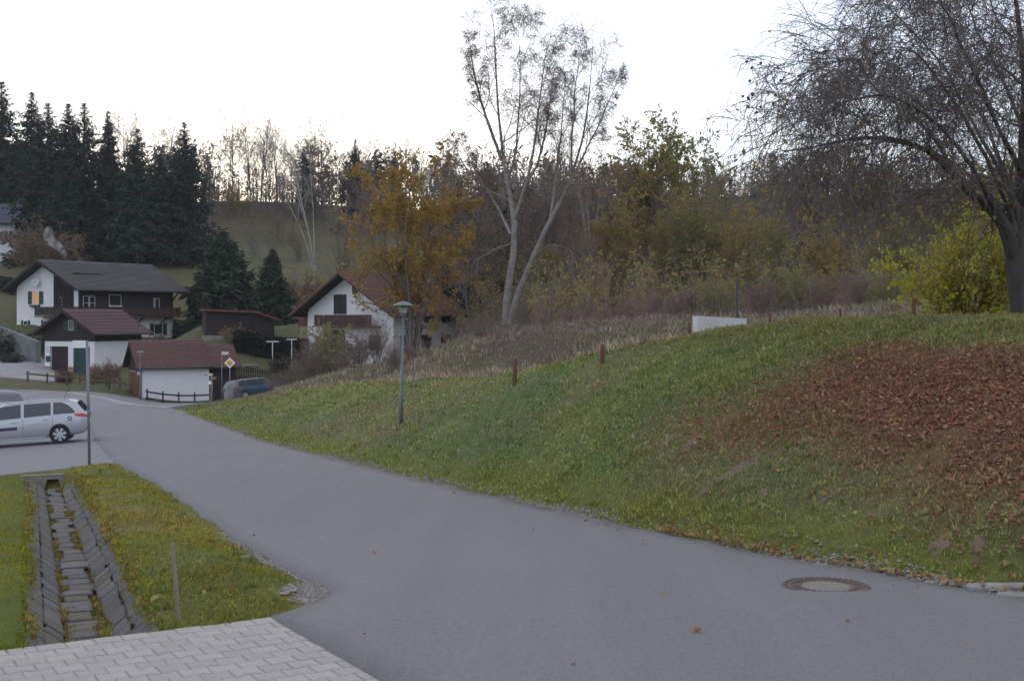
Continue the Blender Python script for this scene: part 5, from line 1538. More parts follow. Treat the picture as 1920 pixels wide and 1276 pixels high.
# ------------------------------------------------------------------ tree growing
def nrmz(v): return v/np.maximum(np.linalg.norm(v, axis=-1, keepdims=True), 1e-9)
def integrate(rng, pos, d, L, nseg, wob, trop):
    B = len(pos); pts = np.empty((B, nseg+1, 3)); pts[:, 0] = pos; d = d.copy()
    st = (L/nseg)[:, None]
    tr = np.asarray(trop, float)
    for i in range(nseg):
        d = nrmz(d+rng.normal(0, wob, (B, 3))+tr)
        pts[:, i+1] = pts[:, i]+d*st
    return pts
def grow(rng, par, n, f0, f1, ang, angsd, lr, ltap, nseg, wob, trop, rr, tip=.35, az0=None, lmin=0):
    """par = (P, R, L): children all along their parents; returns the same triple"""
    Pp, Rp, Lp = par; B, m = Pp.shape[:2]
    idx = np.repeat(np.arange(B), n); f = f0+(f1-f0)*((np.tile(np.arange(n), B)+rng.random_sample(B*n))/n)
    s = np.clip(f, 0, .999)*(m-1); i0 = s.astype(int); t = (s-i0)[:, None]
    a, b = Pp[idx, i0], Pp[idx, i0+1]
    pos = a+(b-a)*t; tan = nrmz(b-a); rad = Rp[idx, i0]*(1-t[:, 0])+Rp[idx, i0+1]*t[:, 0]
    ref = np.where(np.abs(tan[:, 2:3]) < .95, np.array([[0, 0, 1.]]), np.array([[1., 0, 0]]))
    e1 = nrmz(np.cross(tan, ref)); e2 = np.cross(tan, e1)
    az = np.tile(np.arange(n), B)*2.39996+np.repeat(rng.uniform(0, 6.28, B), n)+rng.normal(0, .5, B*n)
    th = np.radians(np.clip(rng.normal(ang, angsd, B*n), 5, 120))[:, None]
    d = np.cos(th)*tan+np.sin(th)*(np.cos(az)[:, None]*e1+np.sin(az)[:, None]*e2)
    L = np.maximum(Lp[idx]*lr*(1-ltap*f)*rng.uniform(.65, 1.3, B*n), lmin)
    P2 = integrate(rng, pos, nrmz(d), L, nseg, wob, trop)
    r0 = rad*rr*rng.uniform(.8, 1.1, B*n)
    R2 = r0[:, None]*np.linspace(1, tip, nseg+1)[None]
    return P2, R2, L
def tubes(par, k, rmin=0.0):
    Pp, Rp = par[0], np.maximum(par[1], rmin); B, m = Pp.shape[:2]
    tan = nrmz(np.gradient(Pp, axis=1)); mean = nrmz(Pp[:, -1]-Pp[:, 0])
    ref = np.where(np.abs(mean[:, 2:3]) < .9, np.array([[0, 0, 1.]]), np.array([[1., 0, 0]]))[:, None]
    e1 = nrmz(np.cross(tan, np.broadcast_to(ref, tan.shape))); e2 = np.cross(tan, e1)
    a = np.arange(k)*2*math.pi/k
    V = Pp[:, :, None]+Rp[:, :, None, None]*(np.cos(a)[None, None, :, None]*e1[:, :, None]+np.sin(a)[None, None, :, None]*e2[:, :, None])
    I = np.arange(B*m*k).reshape(B, m, k); J = np.roll(I, -1, 2)
    f = np.stack([I[:, :-1], J[:, :-1], J[:, 1:], I[:, 1:]], -1).reshape(-1, 4)
    return V.reshape(-1, 3), f
def leaf_quads(rng, par, n, size, f0=.2, f1=1.0, droop=0, wide=.55, jit=.05, szv=.35, taper=False):
    Pp, Rp, Lp = par; B, m = Pp.shape[:2]
    idx = rng.randint(0, B, n); f = rng.uniform(f0, f1, n)*.999*(m-1); i0 = f.astype(int); t = (f-i0)[:, None]
    pos = Pp[idx, i0]*(1-t)+Pp[idx, i0+1]*t+rng.normal(0, jit, (n, 3))
    d = rng.normal(0, 1, (n, 3)); d[:, 2] -= droop; d = nrmz(d)
    s_ = nrmz(np.cross(d, rng.normal(0, 1, (n, 3)))); sz = size*np.clip(rng.normal(1, szv, n), .4, 2)*(np.clip(Lp[idx]/np.mean(Lp), .22, 1.15) if taper else 1)
    l = d*sz[:, None]; w_ = s_*(sz*wide/2)[:, None]
    v = np.stack([pos, pos+l*.45+w_, pos+l, pos+l*.45-w_], 1)
    b = np.arange(n)*4
    return v.reshape(-1, 3), np.stack([b, b+1, b+2, b+3], -1)
def poly_stem(pts, radii, nseg=14, rng=None, wob=0):
    pts = np.array(pts, float); t = np.linspace(0, len(pts)-1, nseg+1)
    # smooth through the given points
    tt = np.arange(len(pts)); out = np.stack([np.interp(t, tt, pts[:, i]) for i in range(3)], -1)
    for _ in range(2): out[1:-1] = (out[:-2]+2*out[1:-1]+out[2:])/4
    if rng is not None: out[1:] += np.cumsum(rng.normal(0, wob, (nseg, 3)), 0)*.4
    R = np.interp(t, tt, radii)
    L = np.linalg.norm(np.diff(out, axis=0), axis=1).sum()
    return out[None], R[None], np.array([L])

def bark_mat(name, c1, c2, sc=6, bump=.6, st=(1, 1, .35), c3=None):
    return mat(name, c1, c2, scale=sc, rough=.9, bump=bump, bscale=sc*4, stretch=st, c3=c3, s3=1.2)
m_birch = bark_mat('birch_bark', (.34, .31, .28), (.20, .18, .165), 5, .4, (1, 1, 1.2), c3=(.13, .115, .105))
m_wbirch = bark_mat('white_birch_bark', (.55, .53, .51), (.36, .34, .33), 3, .3, (1, 1, 2.5), c3=(.15, .14, .135))
m_greyb = bark_mat('grey_bark', (.21, .185, .165), (.13, .115, .105))
m_darkb = bark_mat('dark_bark', (.105, .088, .082), (.055, .047, .045), 7, 1.0)
m_twig = bark_mat('brown_twigs', (.24, .185, .16), (.165, .128, .11), 5, 0)
m_twigr = bark_mat('red_brown_twigs', (.26, .18, .145), (.18, .125, .105), 5, 0)
m_twigg = bark_mat('grey_twigs', (.27, .235, .205), (.185, .16, .14), 5, 0)
m_twigd = bark_mat('dark_twigs', (.20, .165, .15), (.125, .105, .096), 5, 0)
m_needle = leaf_mat('spruce_needles', [(.030, .042, .032), (.042, .056, .038), (.024, .034, .028), (.052, .066, .040)], transl=.10)
m_needle2 = leaf_mat('spruce_needles_green', [(.036, .056, .034), (.050, .074, .040), (.030, .046, .032)], transl=.10)
m_lbrown = leaf_mat('brown_birch_leaves', [(0.26, 0.17, 0.1), (0.19, 0.13, 0.09), (0.32, 0.21, 0.11), (0.15, 0.105, 0.08)], transl=0.4)
m_lora = leaf_mat('orange_leaves', [(0.46, 0.27, 0.05), (0.52, 0.34, 0.07), (0.34, 0.2, 0.05), (0.42, 0.31, 0.07), (0.27, 0.18, 0.06)], transl=0.45)
m_lolive = leaf_mat('olive_leaves', [(0.33, 0.27, 0.085), (0.42, 0.33, 0.1), (0.25, 0.21, 0.08), (0.48, 0.36, 0.11), (0.36, 0.25, 0.09)], transl=0.5)
m_lgreen = leaf_mat('green_autumn_leaves', [(0.3, 0.29, 0.085), (0.24, 0.24, 0.08), (0.38, 0.33, 0.095), (0.2, 0.2, 0.075)], transl=0.5)
m_lrust = leaf_mat('rust_leaves', [(0.28, 0.16, 0.08), (0.36, 0.2, 0.085), (0.2, 0.125, 0.075), (0.25, 0.17, 0.08)], transl=0.4)
m_lyel = leaf_mat('yellow_green_leaves', [(0.48, 0.45, 0.05), (0.58, 0.52, 0.07), (0.34, 0.35, 0.045), (0.62, 0.52, 0.11), (0.23, 0.25, 0.04)], transl=0.5)
m_lgold = leaf_mat('golden_leaves', [(.46, .33, .055), (.38, .24, .06), (.52, .42, .12), (.30, .22, .05)], transl=.35)
m_lred = leaf_mat('barberry_leaves', [(.16, .022, .022), (.10, .016, .018), (.22, .035, .03)], transl=.25)
m_hedge = leaf_mat('hedge_leaves', [(.016, .026, .017), (.028, .042, .022), (.012, .018, .013)], transl=.15)

# ---- template builders: return (trunk mesh, crown mesh, nominal height)
def t_spruce(seed, H=20., needle=m_needle, width=.27, bare=.04, dens=1.0):
    r = np.random.RandomState(seed)
    tr = poly_stem([(0, 0, -.5), (0, 0, H*.5), (.1, 0, H)], [H*.017, H*.011, .015], 16)
    trv = tubes(tr, 8)
    nb = int(190*dens); f = bare+(1-bare)*(np.linspace(0, 1, nb)+r.uniform(-.004, .004, nb)); f = np.clip(f, bare, .995)
    az = np.arange(nb)*2.39996+r.normal(0, .3, nb)
    Lb = H*width*(1-f)**.82*r.uniform(.75, 1.15, nb)+.18
    pos = np.stack([np.zeros(nb), np.zeros(nb), f*H], -1); el = np.radians(-12+48*f**1.6)
    d = np.stack([np.cos(az)*np.cos(el), np.sin(az)*np.cos(el), np.sin(el)], -1)
    P1 = integrate(r, pos, d, Lb, 5, .06, (0, 0, -.07)); P1[:, -2:, 2] += (Lb*.05)[:, None]*np.array([[.4, 1]])
    pr = (P1, np.linspace(1, .2, 6)[None]*(.012+.006*Lb)[:, None], Lb)
    b1 = tubes(pr, 4)
    sec = grow(r, pr, 7, .12, .98, 55, 12, .36, .55, 3, .08, (0, 0, -.16), .4)
    # needle sprays: drooping strips along the side branches and branch tops
    def sprays(par, n, size, droop, wide):
        return leaf_quads(r, par, n, size, .0, 1., droop, wide, .05, .3, True)
    q1 = sprays(sec, int(13000*dens), .55, 1.0, .30); q2 = sprays(pr, int(3000*dens), .55, .6, .34)
    top = (tr[0][:, -4:], tr[1][:, -4:], tr[2]*.2); q3 = sprays(top, 60, .22, -.8, .3)
    tm = np_mesh('spruce_trunk', [(*trv, 0), (*b1, 0)], m_darkb, smooth=True)
    cm = np_mesh('spruce_crown', [(*q1, 0), (*q2, 0), (*q3, 0)], needle)
    return tm, cm, H
def t_decid(seed, H=16., stems=1, bark=m_greyb, twig=m_twig, leaf=None, nleaf=0, lsize=.2, spread=.5, up=.06, dens=1.0, crown0=.3, lean=.12, droop=0., ldroop=.5, wide=.7, fine=True, tf=1.0):
    """general leafless or thin-leaved tree"""
    r = np.random.RandomState(seed)
    st = []
    for s in range(stems):
        a = r.uniform(0, 6.28); ln = lean*(1 if stems > 1 else .4)*H*r.uniform(.5, 1.2); h = H*(1 if s == 0 else r.uniform(.75, .98))
        st.append(poly_stem([(0, 0, -.5), (math.cos(a)*ln*.25, math.sin(a)*ln*.25, h*.35), (math.cos(a)*ln*.7, math.sin(a)*ln*.7, h*.7), (math.cos(a)*ln, math.sin(a)*ln, h)], [tf*H*.013/stems**.3, tf*H*.0095/stems**.3, tf*H*.005, .012], 14, r, .05*H/16))
    tr = tuple(np.concatenate([s[i] for s in st]) for i in range(3))
    l1 = grow(r, tr, int(15*dens/stems**.5)+3, crown0, .96, 42, 10, spread, .55, 7, .11, (0, 0, up), .55)
    l2 = grow(r, l1, 6, .2, .95, 40, 12, .48, .35, 5, .13, (0, 0, up*.6-droop*.4), .5)
    l3 = grow(r, l2, 6, .15, .98, 38, 14, .50, .3, 2, .14, (0, 0, up*.4-droop), .5)
    ch1 = [(*tubes(tr, 8), 0), (*tubes(l1, 5), 0)]
    ch2 = [(*tubes((l2[0][:, ::2] if l2[0].shape[1] > 5 else l2[0], l2[1][:, ::2] if l2[0].shape[1] > 5 else l2[1], l2[2]), 3, .010), 0), (*tubes(l3, 3, .007), 0)]
    if fine:
        l4 = grow(r, l3, 2, .2, .98, 34, 14, .6, .2, 1, .15, (0, 0, -droop), .6); ch2.append((*tubes(l4, 3, .007), 0)); last = l4
    else: last = l3
    mats = [twig]
    if leaf and nleaf:
        ch2.append((*leaf_quads(r, last, nleaf, lsize, .1, 1., ldroop, wide), 1)); mats.append(leaf)
    return np_mesh('tree_trunk', ch1, bark, smooth=True), np_mesh('tree_crown', ch2, mats), H
def t_shrub(seed, H=3., wdt=.9, twig=m_twigr, leaf=None, nleaf=0, lsize=.08, n0=26, wide=.6, fine=True):
    """many stems from the ground"""
    r = np.random.RandomState(seed)
    a = r.uniform(0, 6.28, n0); rad = np.sqrt(r.random_sample(n0))*wdt*.35*H*.4
    pos = np.stack([np.cos(a)*rad, np.sin(a)*rad, np.full(n0, -.2)], -1)
    el = r.uniform(.0, .45, n0)*wdt
    d = nrmz(np.stack([np.cos(a)*el, np.sin(a)*el, np.ones(n0)], -1)); L = H*r.uniform(.65, 1.1, n0)
    Pm = integrate(r, pos, d, L, 7, .09, (0, 0, .01)); par = (Pm, np.linspace(1, .25, 8)[None]*(H*.0055*r.uniform(.6, 1.3, n0))[:, None], L)
    l1 = grow(r, par, 7, .2, .97, 32, 10, .40, .35, 4, .12, (0, 0, .04), .5)
    l2 = grow(r, l1, 5, .15, .97, 35, 12, .5, .3, 2, .14, (0, 0, .02), .55)
    ch = [(*tubes(l1, 3, .006), 0), (*tubes(l2, 3, .005), 0)]; mats = [twig]
    last = l2
    if fine: last = grow(r, l2, 2, .2, .97, 35, 12, .6, .2, 1, .15, (0, 0, 0), .6); ch.append((*tubes(last, 3, .004), 0))
    if leaf: ch.append((*leaf_quads(r, last, nleaf, lsize, .1, 1, .4, wide, .03), 1)); mats.append(leaf)
    return np_mesh('shrub_stems', [(*tubes(par, 5), 0)], twig, smooth=True), np_mesh('shrub_crown', ch, mats), H

TMPL = {
 's1': t_spruce(1), 's2': t_spruce(2, width=.23), 's3': t_spruce(3, width=.30, needle=m_needle2, bare=.12), 's4': t_spruce(4, width=.14, dens=.8), 's5': t_spruce(5, H=9., width=.33, needle=m_needle2, bare=.07, dens=.8),
 'b1': t_decid(11, 16, 2, leaf=m_lrust, nleaf=5200, lsize=.17, crown0=.32, spread=.55, dens=1.3), 'b2': t_decid(12, 16, 3, leaf=m_lbrown, nleaf=1500, lsize=.15, spread=.50, dens=1.3),
 'b3': t_decid(13, 16, 2, spread=.60, crown0=.25, dens=1.4), 'b4': t_decid(14, 16, 4, bark=m_greyb, twig=m_twigg, leaf=m_lolive, nleaf=900, lsize=.14, spread=.45, up=.1, dens=1.2),
 'w1': t_decid(15, 14, 5, bark=m_wbirch, twig=m_twigg, spread=.30, up=.10, lean=.42, dens=.6, crown0=.45, tf=.5),
 'o1': t_decid(21, 15, 4, leaf=m_lolive, nleaf=14000, lsize=.22, spread=.48, up=.09, crown0=.06, dens=1.3, lean=.2), 'o2': t_decid(22, 13, 5, leaf=m_lgreen, nleaf=13000, lsize=.22, spread=.5, up=.05, crown0=.05, dens=1.3, lean=.22),
 'o3': t_decid(23, 14, 4, leaf=m_lrust, nleaf=8000, lsize=.14, spread=.48, up=.08, crown0=.08, twig=m_twigr, dens=1.3),
 'x1': t_decid(24, 13, 5, twig=m_twigr, leaf=m_lbrown, nleaf=2500, lsize=.12, spread=.50, crown0=.06, lean=.24, dens=1.4), 'x2': t_decid(25, 12, 5, twig=m_twigg, leaf=m_lolive, nleaf=4200, lsize=.12, spread=.52, crown0=.06, lean=.24, dens=1.4),
 'u1': t_shrub(31), 'u2': t_shrub(32, 3., 1.2, m_twig, m_lbrown, 700, .09), 'u3': t_shrub(33, 3., .7, m_twigr), 'u4': t_shrub(34, 3., 1.3, m_twigg, m_lgreen, 2600, .14),
 'u5': t_shrub(35, 3., 1.5, m_twig, m_lbrown, 3000, .13), 'r1': t_shrub(36, 1.2, 2.2, m_twigr, m_lred, 3500, .07, n0=30), 'g1': t_shrub(37, 1.5, 2.0, m_twig, m_hedge, 3000, .10, n0=24), 'g2': t_shrub(38, 1.2, 1.8, m_twigr, m_lora, 900, .08),
}
TN = {'s': ('spruce_tree', 'tree'), 'b': ('bare_tree', 'tree'), 'w': ('birch_tree', 'tree'), 'o': ('autumn_tree', 'tree'), 'x': ('scrub_tree', 'tree'), 'u': ('bare_shrub', 'shrub'), 'r': ('red_shrub', 'shrub'), 'g': ('garden_shrub', 'shrub')}
tr_rng = np.random.RandomState(99)
def plant(kind, px, top, D, label, sx=1.0, group=None, sink=0.15):
    tm, cm, H = TMPL[kind]; b = at(px, D); h = (HY-top)/F*D-b.z
    nm, cat = TN[kind[0]]
    t = thing(nm, label, cat, (b.x, b.y, b.z-sink), tr_rng.uniform(0, 6.28), group)
    s = max(h, .5)/H; t.scale = (s*sx, s*sx, s)
    mkobj('trunk' if nm.endswith('tree') else 'stems', tm, t); mkobj('crown', cm, t)
    return t
PL = []
# dark spruces on the left
for k, px, top, D, sx, lab in (
 ('s1', 4, 152, 206, 1.0, 'tall spruce cut by the left edge above the blue-roofed house'),
 ('s2', 60, 172, 208, 1.0, 'second tall spruce from the left edge, with a slim pointed top'),
 ('s1', 90, 192, 180, 1.05, 'third tall spruce from the left edge, with a broad crown'),
 ('s2', 128, 193, 186, 1.1, 'fourth tall spruce from the left, left half of a twin top'),
 ('s1', 158, 192, 178, 1.0, 'fifth tall spruce from the left, right half of a twin top'),
 ('s4', 203, 207, 196, 1.0, 'very slim columnar spruce standing clear against the sky'),
 ('s3', 258, 240, 176, 1.05, 'greenish spruce behind the chalet ridge right of the slim one'),
 ('s1', 345, 228, 180, 1.05, 'dark spruce at the right end of the row with a bare pale trunk'),
 ('s3', 40, 262, 204, 1.1, 'low broad spruce behind the blue-roofed house'),
 ('s1', 215, 290, 178, 1.2, 'broad dark spruce below the slim columnar one'),
 ('s2', 300, 288, 182, 1.1, 'shorter spruce in the gap left of the last tall one'),
 ('s3', 120, 300, 175, 1.25, 'wide low spruce under the twin tops'),
 ('s1', -40, 180, 206, 1.0, 'spruce mostly outside the left edge of the photo'),
 ('s5', 418, 432, 150, 1.25, 'small bushy spruce behind the dark shed, the left of two'),
 ('s5', 511, 466, 142, .95, 'small spruce behind the dark shed, the right of two'),
 ('s1', 666, 260, 225, .85, 'dark spruce rising left of the orange-leaved tree'),
 ('s2', 740, 284, 235, .95, 'far spruce just above the orange-leaved tree'),
 ('s2', 862, 330, 140, 1.1, 'dark spruce right of the orange-leaved tree'),
 ('s1', 912, 300, 118, .9, 'dark spruce close behind the big birch trunk'),
 ('s2', 985, 335, 150, 1.1, 'dark spruce between the birch stems')):
    plant(k, px, top, D, lab, sx*1.2)
# bare trees on the skyline
sky_l = ['thin bare tree at the left end of the skyline row', 'tall rust-leaved tree on the skyline, left of the bright gap', 'bare skyline tree with a pale trunk left of the bright gap', 'forked bare tree in the brightest gap of the skyline', 'broad bare tree right of the bright skyline gap', 'slender bare tree in the middle of the skyline row', 'bare tree above the white-stemmed birches', 'rounded bare tree right of the white-stemmed birches', 'bare crown rising left of the far dark spruce', 'bare tree right of the far dark spruce', 'small bare tree at the right end of the skyline row', 'bare tree showing over the spruces left of the chalet ridge end', 'bare crown peeping between the last two tall spruces', 'low bare tree just above the orange crown', 'bare tree on the ridge left of the birch', 'thin skyline tree close to the tallest forked one']
for (k, px, top, D, sx), lab in zip((('b3', 408, 275, 252, .9), ('b1', 437, 226, 256, .85), ('b2', 470, 240, 255, .8), ('b2', 489, 232, 254, .85), ('b3', 520, 245, 255, 1.0), ('b4', 548, 268, 252, .9), ('b3', 578, 262, 250, .8), ('b1', 603, 242, 246, .95), ('b4', 640, 275, 246, 1.0), ('b2', 702, 258, 240, 1.1), ('b3', 772, 278, 240, 1.1), ('b2', 240, 214, 240, 1.1), ('b4', 305, 226, 245, 1.1), ('b4', 800, 300, 230, 1.1), ('b3', 832, 305, 225, 1.1), ('b4', 505, 262, 258, .8)), sky_l):
    plant(k, px, top, D, lab, sx)
plant('w1', 592, 245, 172, 'clump of white-stemmed bare birches above the orange roof', 1.0)
plant('w1', 1108, 300, 112, 'slim white birch standing in the wood right of the big one', .55)
# the wood right of the big birch
wood = [('x1', 1010, 330, 125, 1.1, 'brown leafless tree right behind the forked birch'), ('x2', 1060, 315, 128, 1.1, 'grey leafless tree behind the leaning birch stem'), ('o3', 1118, 296, 122, 1.0, 'rust-leaved tree at the right of the big birch'), ('x1', 1165, 330, 116, 1.0, 'brown twiggy tree between rust and olive crowns'),
 ('o1', 1208, 280, 114, 1.0, 'tall olive-leaved tree, left of the pair breaking the skyline'), ('o2', 1252, 268, 117, 1.0, 'tall olive-leaved tree, right of the pair breaking the skyline'), ('o1', 1150, 390, 100, 1.0, 'lower olive tree in front of the brown twiggy tree'),
 ('x1', 1310, 350, 108, 1.1, 'brown bare tree right of the skyline pair'), ('o2', 1330, 400, 96, 1.1, 'wide green-brown tree behind the white slab'), ('o1', 1400, 385, 92, 1.1, 'olive tree behind the dark upright pole'), ('x2', 1380, 345, 112, 1.0, 'grey bare tree above the dark upright pole'), ('o2', 1470, 430, 84, 1.0, 'low green-brown tree below the apple branch tips'),
 ('x1', 1480, 360, 105, 1.1, 'brown bare tree seen through the apple branch tips'), ('o1', 1550, 420, 82, 1.1, 'olive tree left of the yellow-green bush'), ('x2', 1610, 380, 96, 1.2, 'grey bare tree behind the hanging apple twigs'), ('o2', 1660, 430, 78, 1.1, 'green-brown tree just left of the yellow-green bush'), ('x1', 1740, 350, 92, 1.3, 'brown bare tree behind the apple limb'), ('o1', 1830, 330, 88, 1.2, 'olive tree behind the apple trunk'), ('o2', 1930, 340, 84, 1.2, 'green-brown tree at the right edge behind the apple trunk'),
 ('o1', 1262, 400, 98, .9, 'olive thicket tree in front of the pale hidden house'), ('x1', 880, 330, 112, .9, 'brown bare tree left of the big birch'), ('x2', 885, 380, 112, .9, 'grey twiggy tree right of the orange crown'), ('o2', 1040, 470, 100, 1.0, 'low olive tree at the foot of the leaning birch stem'), ('x1', 1095, 420, 96, 1.0, 'brown scrub tree right of the leaning birch stem'), ('x2', 640, 400, 160, 1.0, 'grey scrub tree left of the orange crown above the roof'), ('x1', 700, 330, 190, 1.0, 'brown tree behind the top of the orange crown'), ('x2', 560, 420, 190, 1.2, 'grey scrub left of the white-stemmed birches'), ('x1', 520, 400, 215, 1.0, 'low brown scrub under the bright skyline gap'), ('o1', 440, 352, 238, .9, 'yellowish low tree glowing under the bright skyline gap'), ('o2', 465, 372, 240, .9, 'low greenish bush tree at the skyline gap'), ('x1', 500, 380, 238, 1.4, 'dark brown thicket tree on the hill shoulder')]
for k, px, top, D, sx, lab in wood: plant(k, px, top, D, lab, sx)
# shrubs along the top of the bank and around the white house
shr = [('u3', 575, 640, 84, 1.0), ('u4', 622, 612, 86, 1.0), ('u1', 640, 655, 82, 1.1), ('u2', 672, 620, 84, 1.0), ('u3', 708, 600, 86, .9), ('u1', 735, 640, 80, 1.1), ('u2', 768, 640, 84, .9), ('u3', 800, 652, 82, 1.0), ('u1', 835, 655, 78, 1.2), ('u2', 868, 640, 80, 1.1), ('u3', 905, 595, 76, 1.1), ('u1', 935, 610, 74, 1.2), ('u2', 985, 560, 80, 1.0), ('u3', 1020, 585, 72, 1.1), ('u1', 1062, 575, 74, 1.1), ('u2', 1100, 560, 76, 1.0), ('u3', 1135, 570, 70, 1.1), ('u1', 1180, 560, 70, 1.1), ('u2', 1222, 540, 72, 1.0), ('u3', 1262, 550, 66, 1.1), ('u1', 1300, 530, 66, 1.0), ('u4', 1345, 520, 64, 1.1), ('u2', 1425, 520, 60, 1.0), ('u4', 1490, 500, 60, 1.0), ('u1', 1545, 515, 56, 1.1), ('u2', 1610, 500, 54, 1.1), ('u4', 1665, 510, 52, 1.1), ('u1', 1890, 480, 50, 1.2), ('u1', 520, 705, 88, 1.3), ('u2', 546, 690, 88, 1.2)]
sl = ['thin red-brown shrub left of the white house corner', 'greenish leafy shrub in front of the white house corner', 'low brown shrub below the white house balcony', 'brown shrub hiding the white house door', 'thin tall shrub in front of the orange roof edge', 'low shrub just left of the street lamp', 'low thin shrub just right of the street lamp', 'red-brown shrub in front of the far white wall', 'low spreading shrub at the right end of the white house', 'brown shrub right of the white house', 'red-brown shrub left of the birch foot', 'low shrub touching the birch foot on its left', 'tall brown shrub right of the birch foot', 'thin shrub under the leaning birch stem', 'brown shrub behind the middle crest stake', 'tall brown shrub left of the crest stake by the dry grass', 'thin red-brown shrub right of the middle crest stake', 'brown shrub half way between middle stake and white slab', 'taller brown shrub left of the white slab', 'thin shrub just left of the white slab', 'brown shrub right behind the white slab', 'leafy olive shrub left of the dark upright pole', 'brown shrub right of the dark upright pole', 'leafy shrub in the dry grass right of the pole', 'brown shrub behind the short red stake', 'brown shrub between the red stake and the yellow-green bush', 'leafy shrub beside the yellow-green bush on its left', 'brown shrub behind the apple trunk', 'low brown shrub behind the blue car roof', 'brown shrub right of the blue car']
for (k, px, top, D, sx), lab in zip(shr, sl): plant(k, px, top, D, lab, sx)
# garden shrubs in the village
for k, px, top, D, sx, lab in (('u5', 76, 420, 168, 1.3, 'round bare bush between the blue-roofed house and the chalet'), ('r1', 116, 692, 107.5, 1.0, 'deep red clipped barberry hedge bush in front of the garage'), ('u2', 185, 680, 110, 1.5, 'reddish bare bush at the garage corner'), ('u5', 207, 673, 110.5, .9, 'round dark bush beside the reddish one at the garage wall'), ('g1', 20, 655, 124, 1.2, 'dark evergreen bush at the left edge by the yard'), ('g1', 40, 612, 131, 1.6, 'dark bush under the small chalet windows'), ('u5', 300, 622, 134, 1.2, 'grey bush at the foot of the chalet front wall'), ('g2', 440, 608, 120, 1.2, 'orange ornamental grass clump in front of the dark shed'), ('g2', 345, 642, 122, 1.6, 'orange-brown bush above the tiled garage ridge'), ('g1', 527, 662, 112, .7, 'small dark trimmed bush between the laundry poles and hedge'), ('u5', 145, 470, 172, 1.2, 'low bush with yellow leaves right of the chimney smoke'), ('u5', 10, 500, 182, 1.6, 'reddish bush below the blue-roofed house'), ('g2', 598, 505, 150, 1.8, 'orange-brown bush behind the orange roof')):
    plant(k, px, top, D, lab, sx)
# clipped hedges: leafy boxes
def hedge(label, a, b, h, wd, n, m_=m_hedge):
    r = np.random.RandomState(int(abs(a[0]*7+a[1]))); va, vb = at(*a), at(*b); d = vb-va; L = d.length
    t = r.random_sample(n); face = r.random_sample(n)
    u = r.uniform(-.5, .5, n)*wd; z = r.random_sample(n)*h
    top_ = face < .3; u = np.where(top_, u, np.where(r.random_sample(n) < .75, -wd/2, wd/2)+r.normal(0, .06, n)); z = np.where(top_, h+r.normal(0, .05, n), z)
    nn = Vector((-d.y, d.x, 0)).normalized()
    if nn.y < 0: nn = -nn
    x = va.x+d.x*t+nn.x*u; y = va.y+d.y*t+nn.y*u; g = Z(x, y)
    pos = np.stack([x, y, g+z], -1); dd_ = nrmz(r.normal(0, 1, (n, 3))); ss = nrmz(np.cross(dd_, r.normal(0, 1, (n, 3)))); sz = r.uniform(.10, .22, n)[:, None]
    v = np.stack([pos, pos+dd_*sz*.5+ss*sz*.35, pos+dd_*sz, pos+dd_*sz*.5-ss*sz*.35], 1).reshape(-1, 3)-np.array([va.x, va.y, va.z])
    q_ = np.arange(n)[:, None]*4+np.arange(4)[None]
    hd = thing('clipped_hedge', label, 'hedge', va)
    mkobj('foliage', np_mesh('hedge_foliage', [(v, q_, 0)], m_), hd)
    mb = MB(); e = nn*(wd/2-.1)
    k = 12
    for i in range(k):
        p0, p1 = va+d*(i/k), va+d*((i+1)/k); z0, z1_ = zg(p0.x, p0.y)-va.z, zg(p1.x, p1.y)-va.z
        A = [Vector((p.x-va.x, p.y-va.y, 0))+s*e+Vector((0, 0, zz)) for p, zz in ((p0, z0-.2), (p1, z1_-.2)) for s in (-1, 1)]
        Bq = [Vector((p.x-va.x, p.y-va.y, 0))+s*e+Vector((0, 0, zz+h-.1)) for p, zz in ((p0, z0), (p1, z1_)) for s in (-1, 1)]
        mb.poly([A[0], A[2], Bq[2], Bq[0]]); mb.poly([A[3], A[1], Bq[1], Bq[3]]); mb.poly([Bq[0], Bq[2], Bq[3], Bq[1]])
        if i == 0: mb.poly([A[1], A[0], Bq[0], Bq[1]])
        if i == k-1: mb.poly([A[2], A[3], Bq[3], Bq[2]])
    mb.build('branches', m_darkb, hd)
hedge('dark clipped hedge across the garden behind the laundry poles', (440, 117.5), (575, 117), 1.7, 1.2, 9000)
hedge('dark clipped hedge on the slope right of the chalet', (325, 150), (395, 134), 1.5, 1.2, 6000)
hedge('long dark hedge left of the chalet below the meadow', (-20, 158), (36, 152), 1.4, 1.2, 4000)
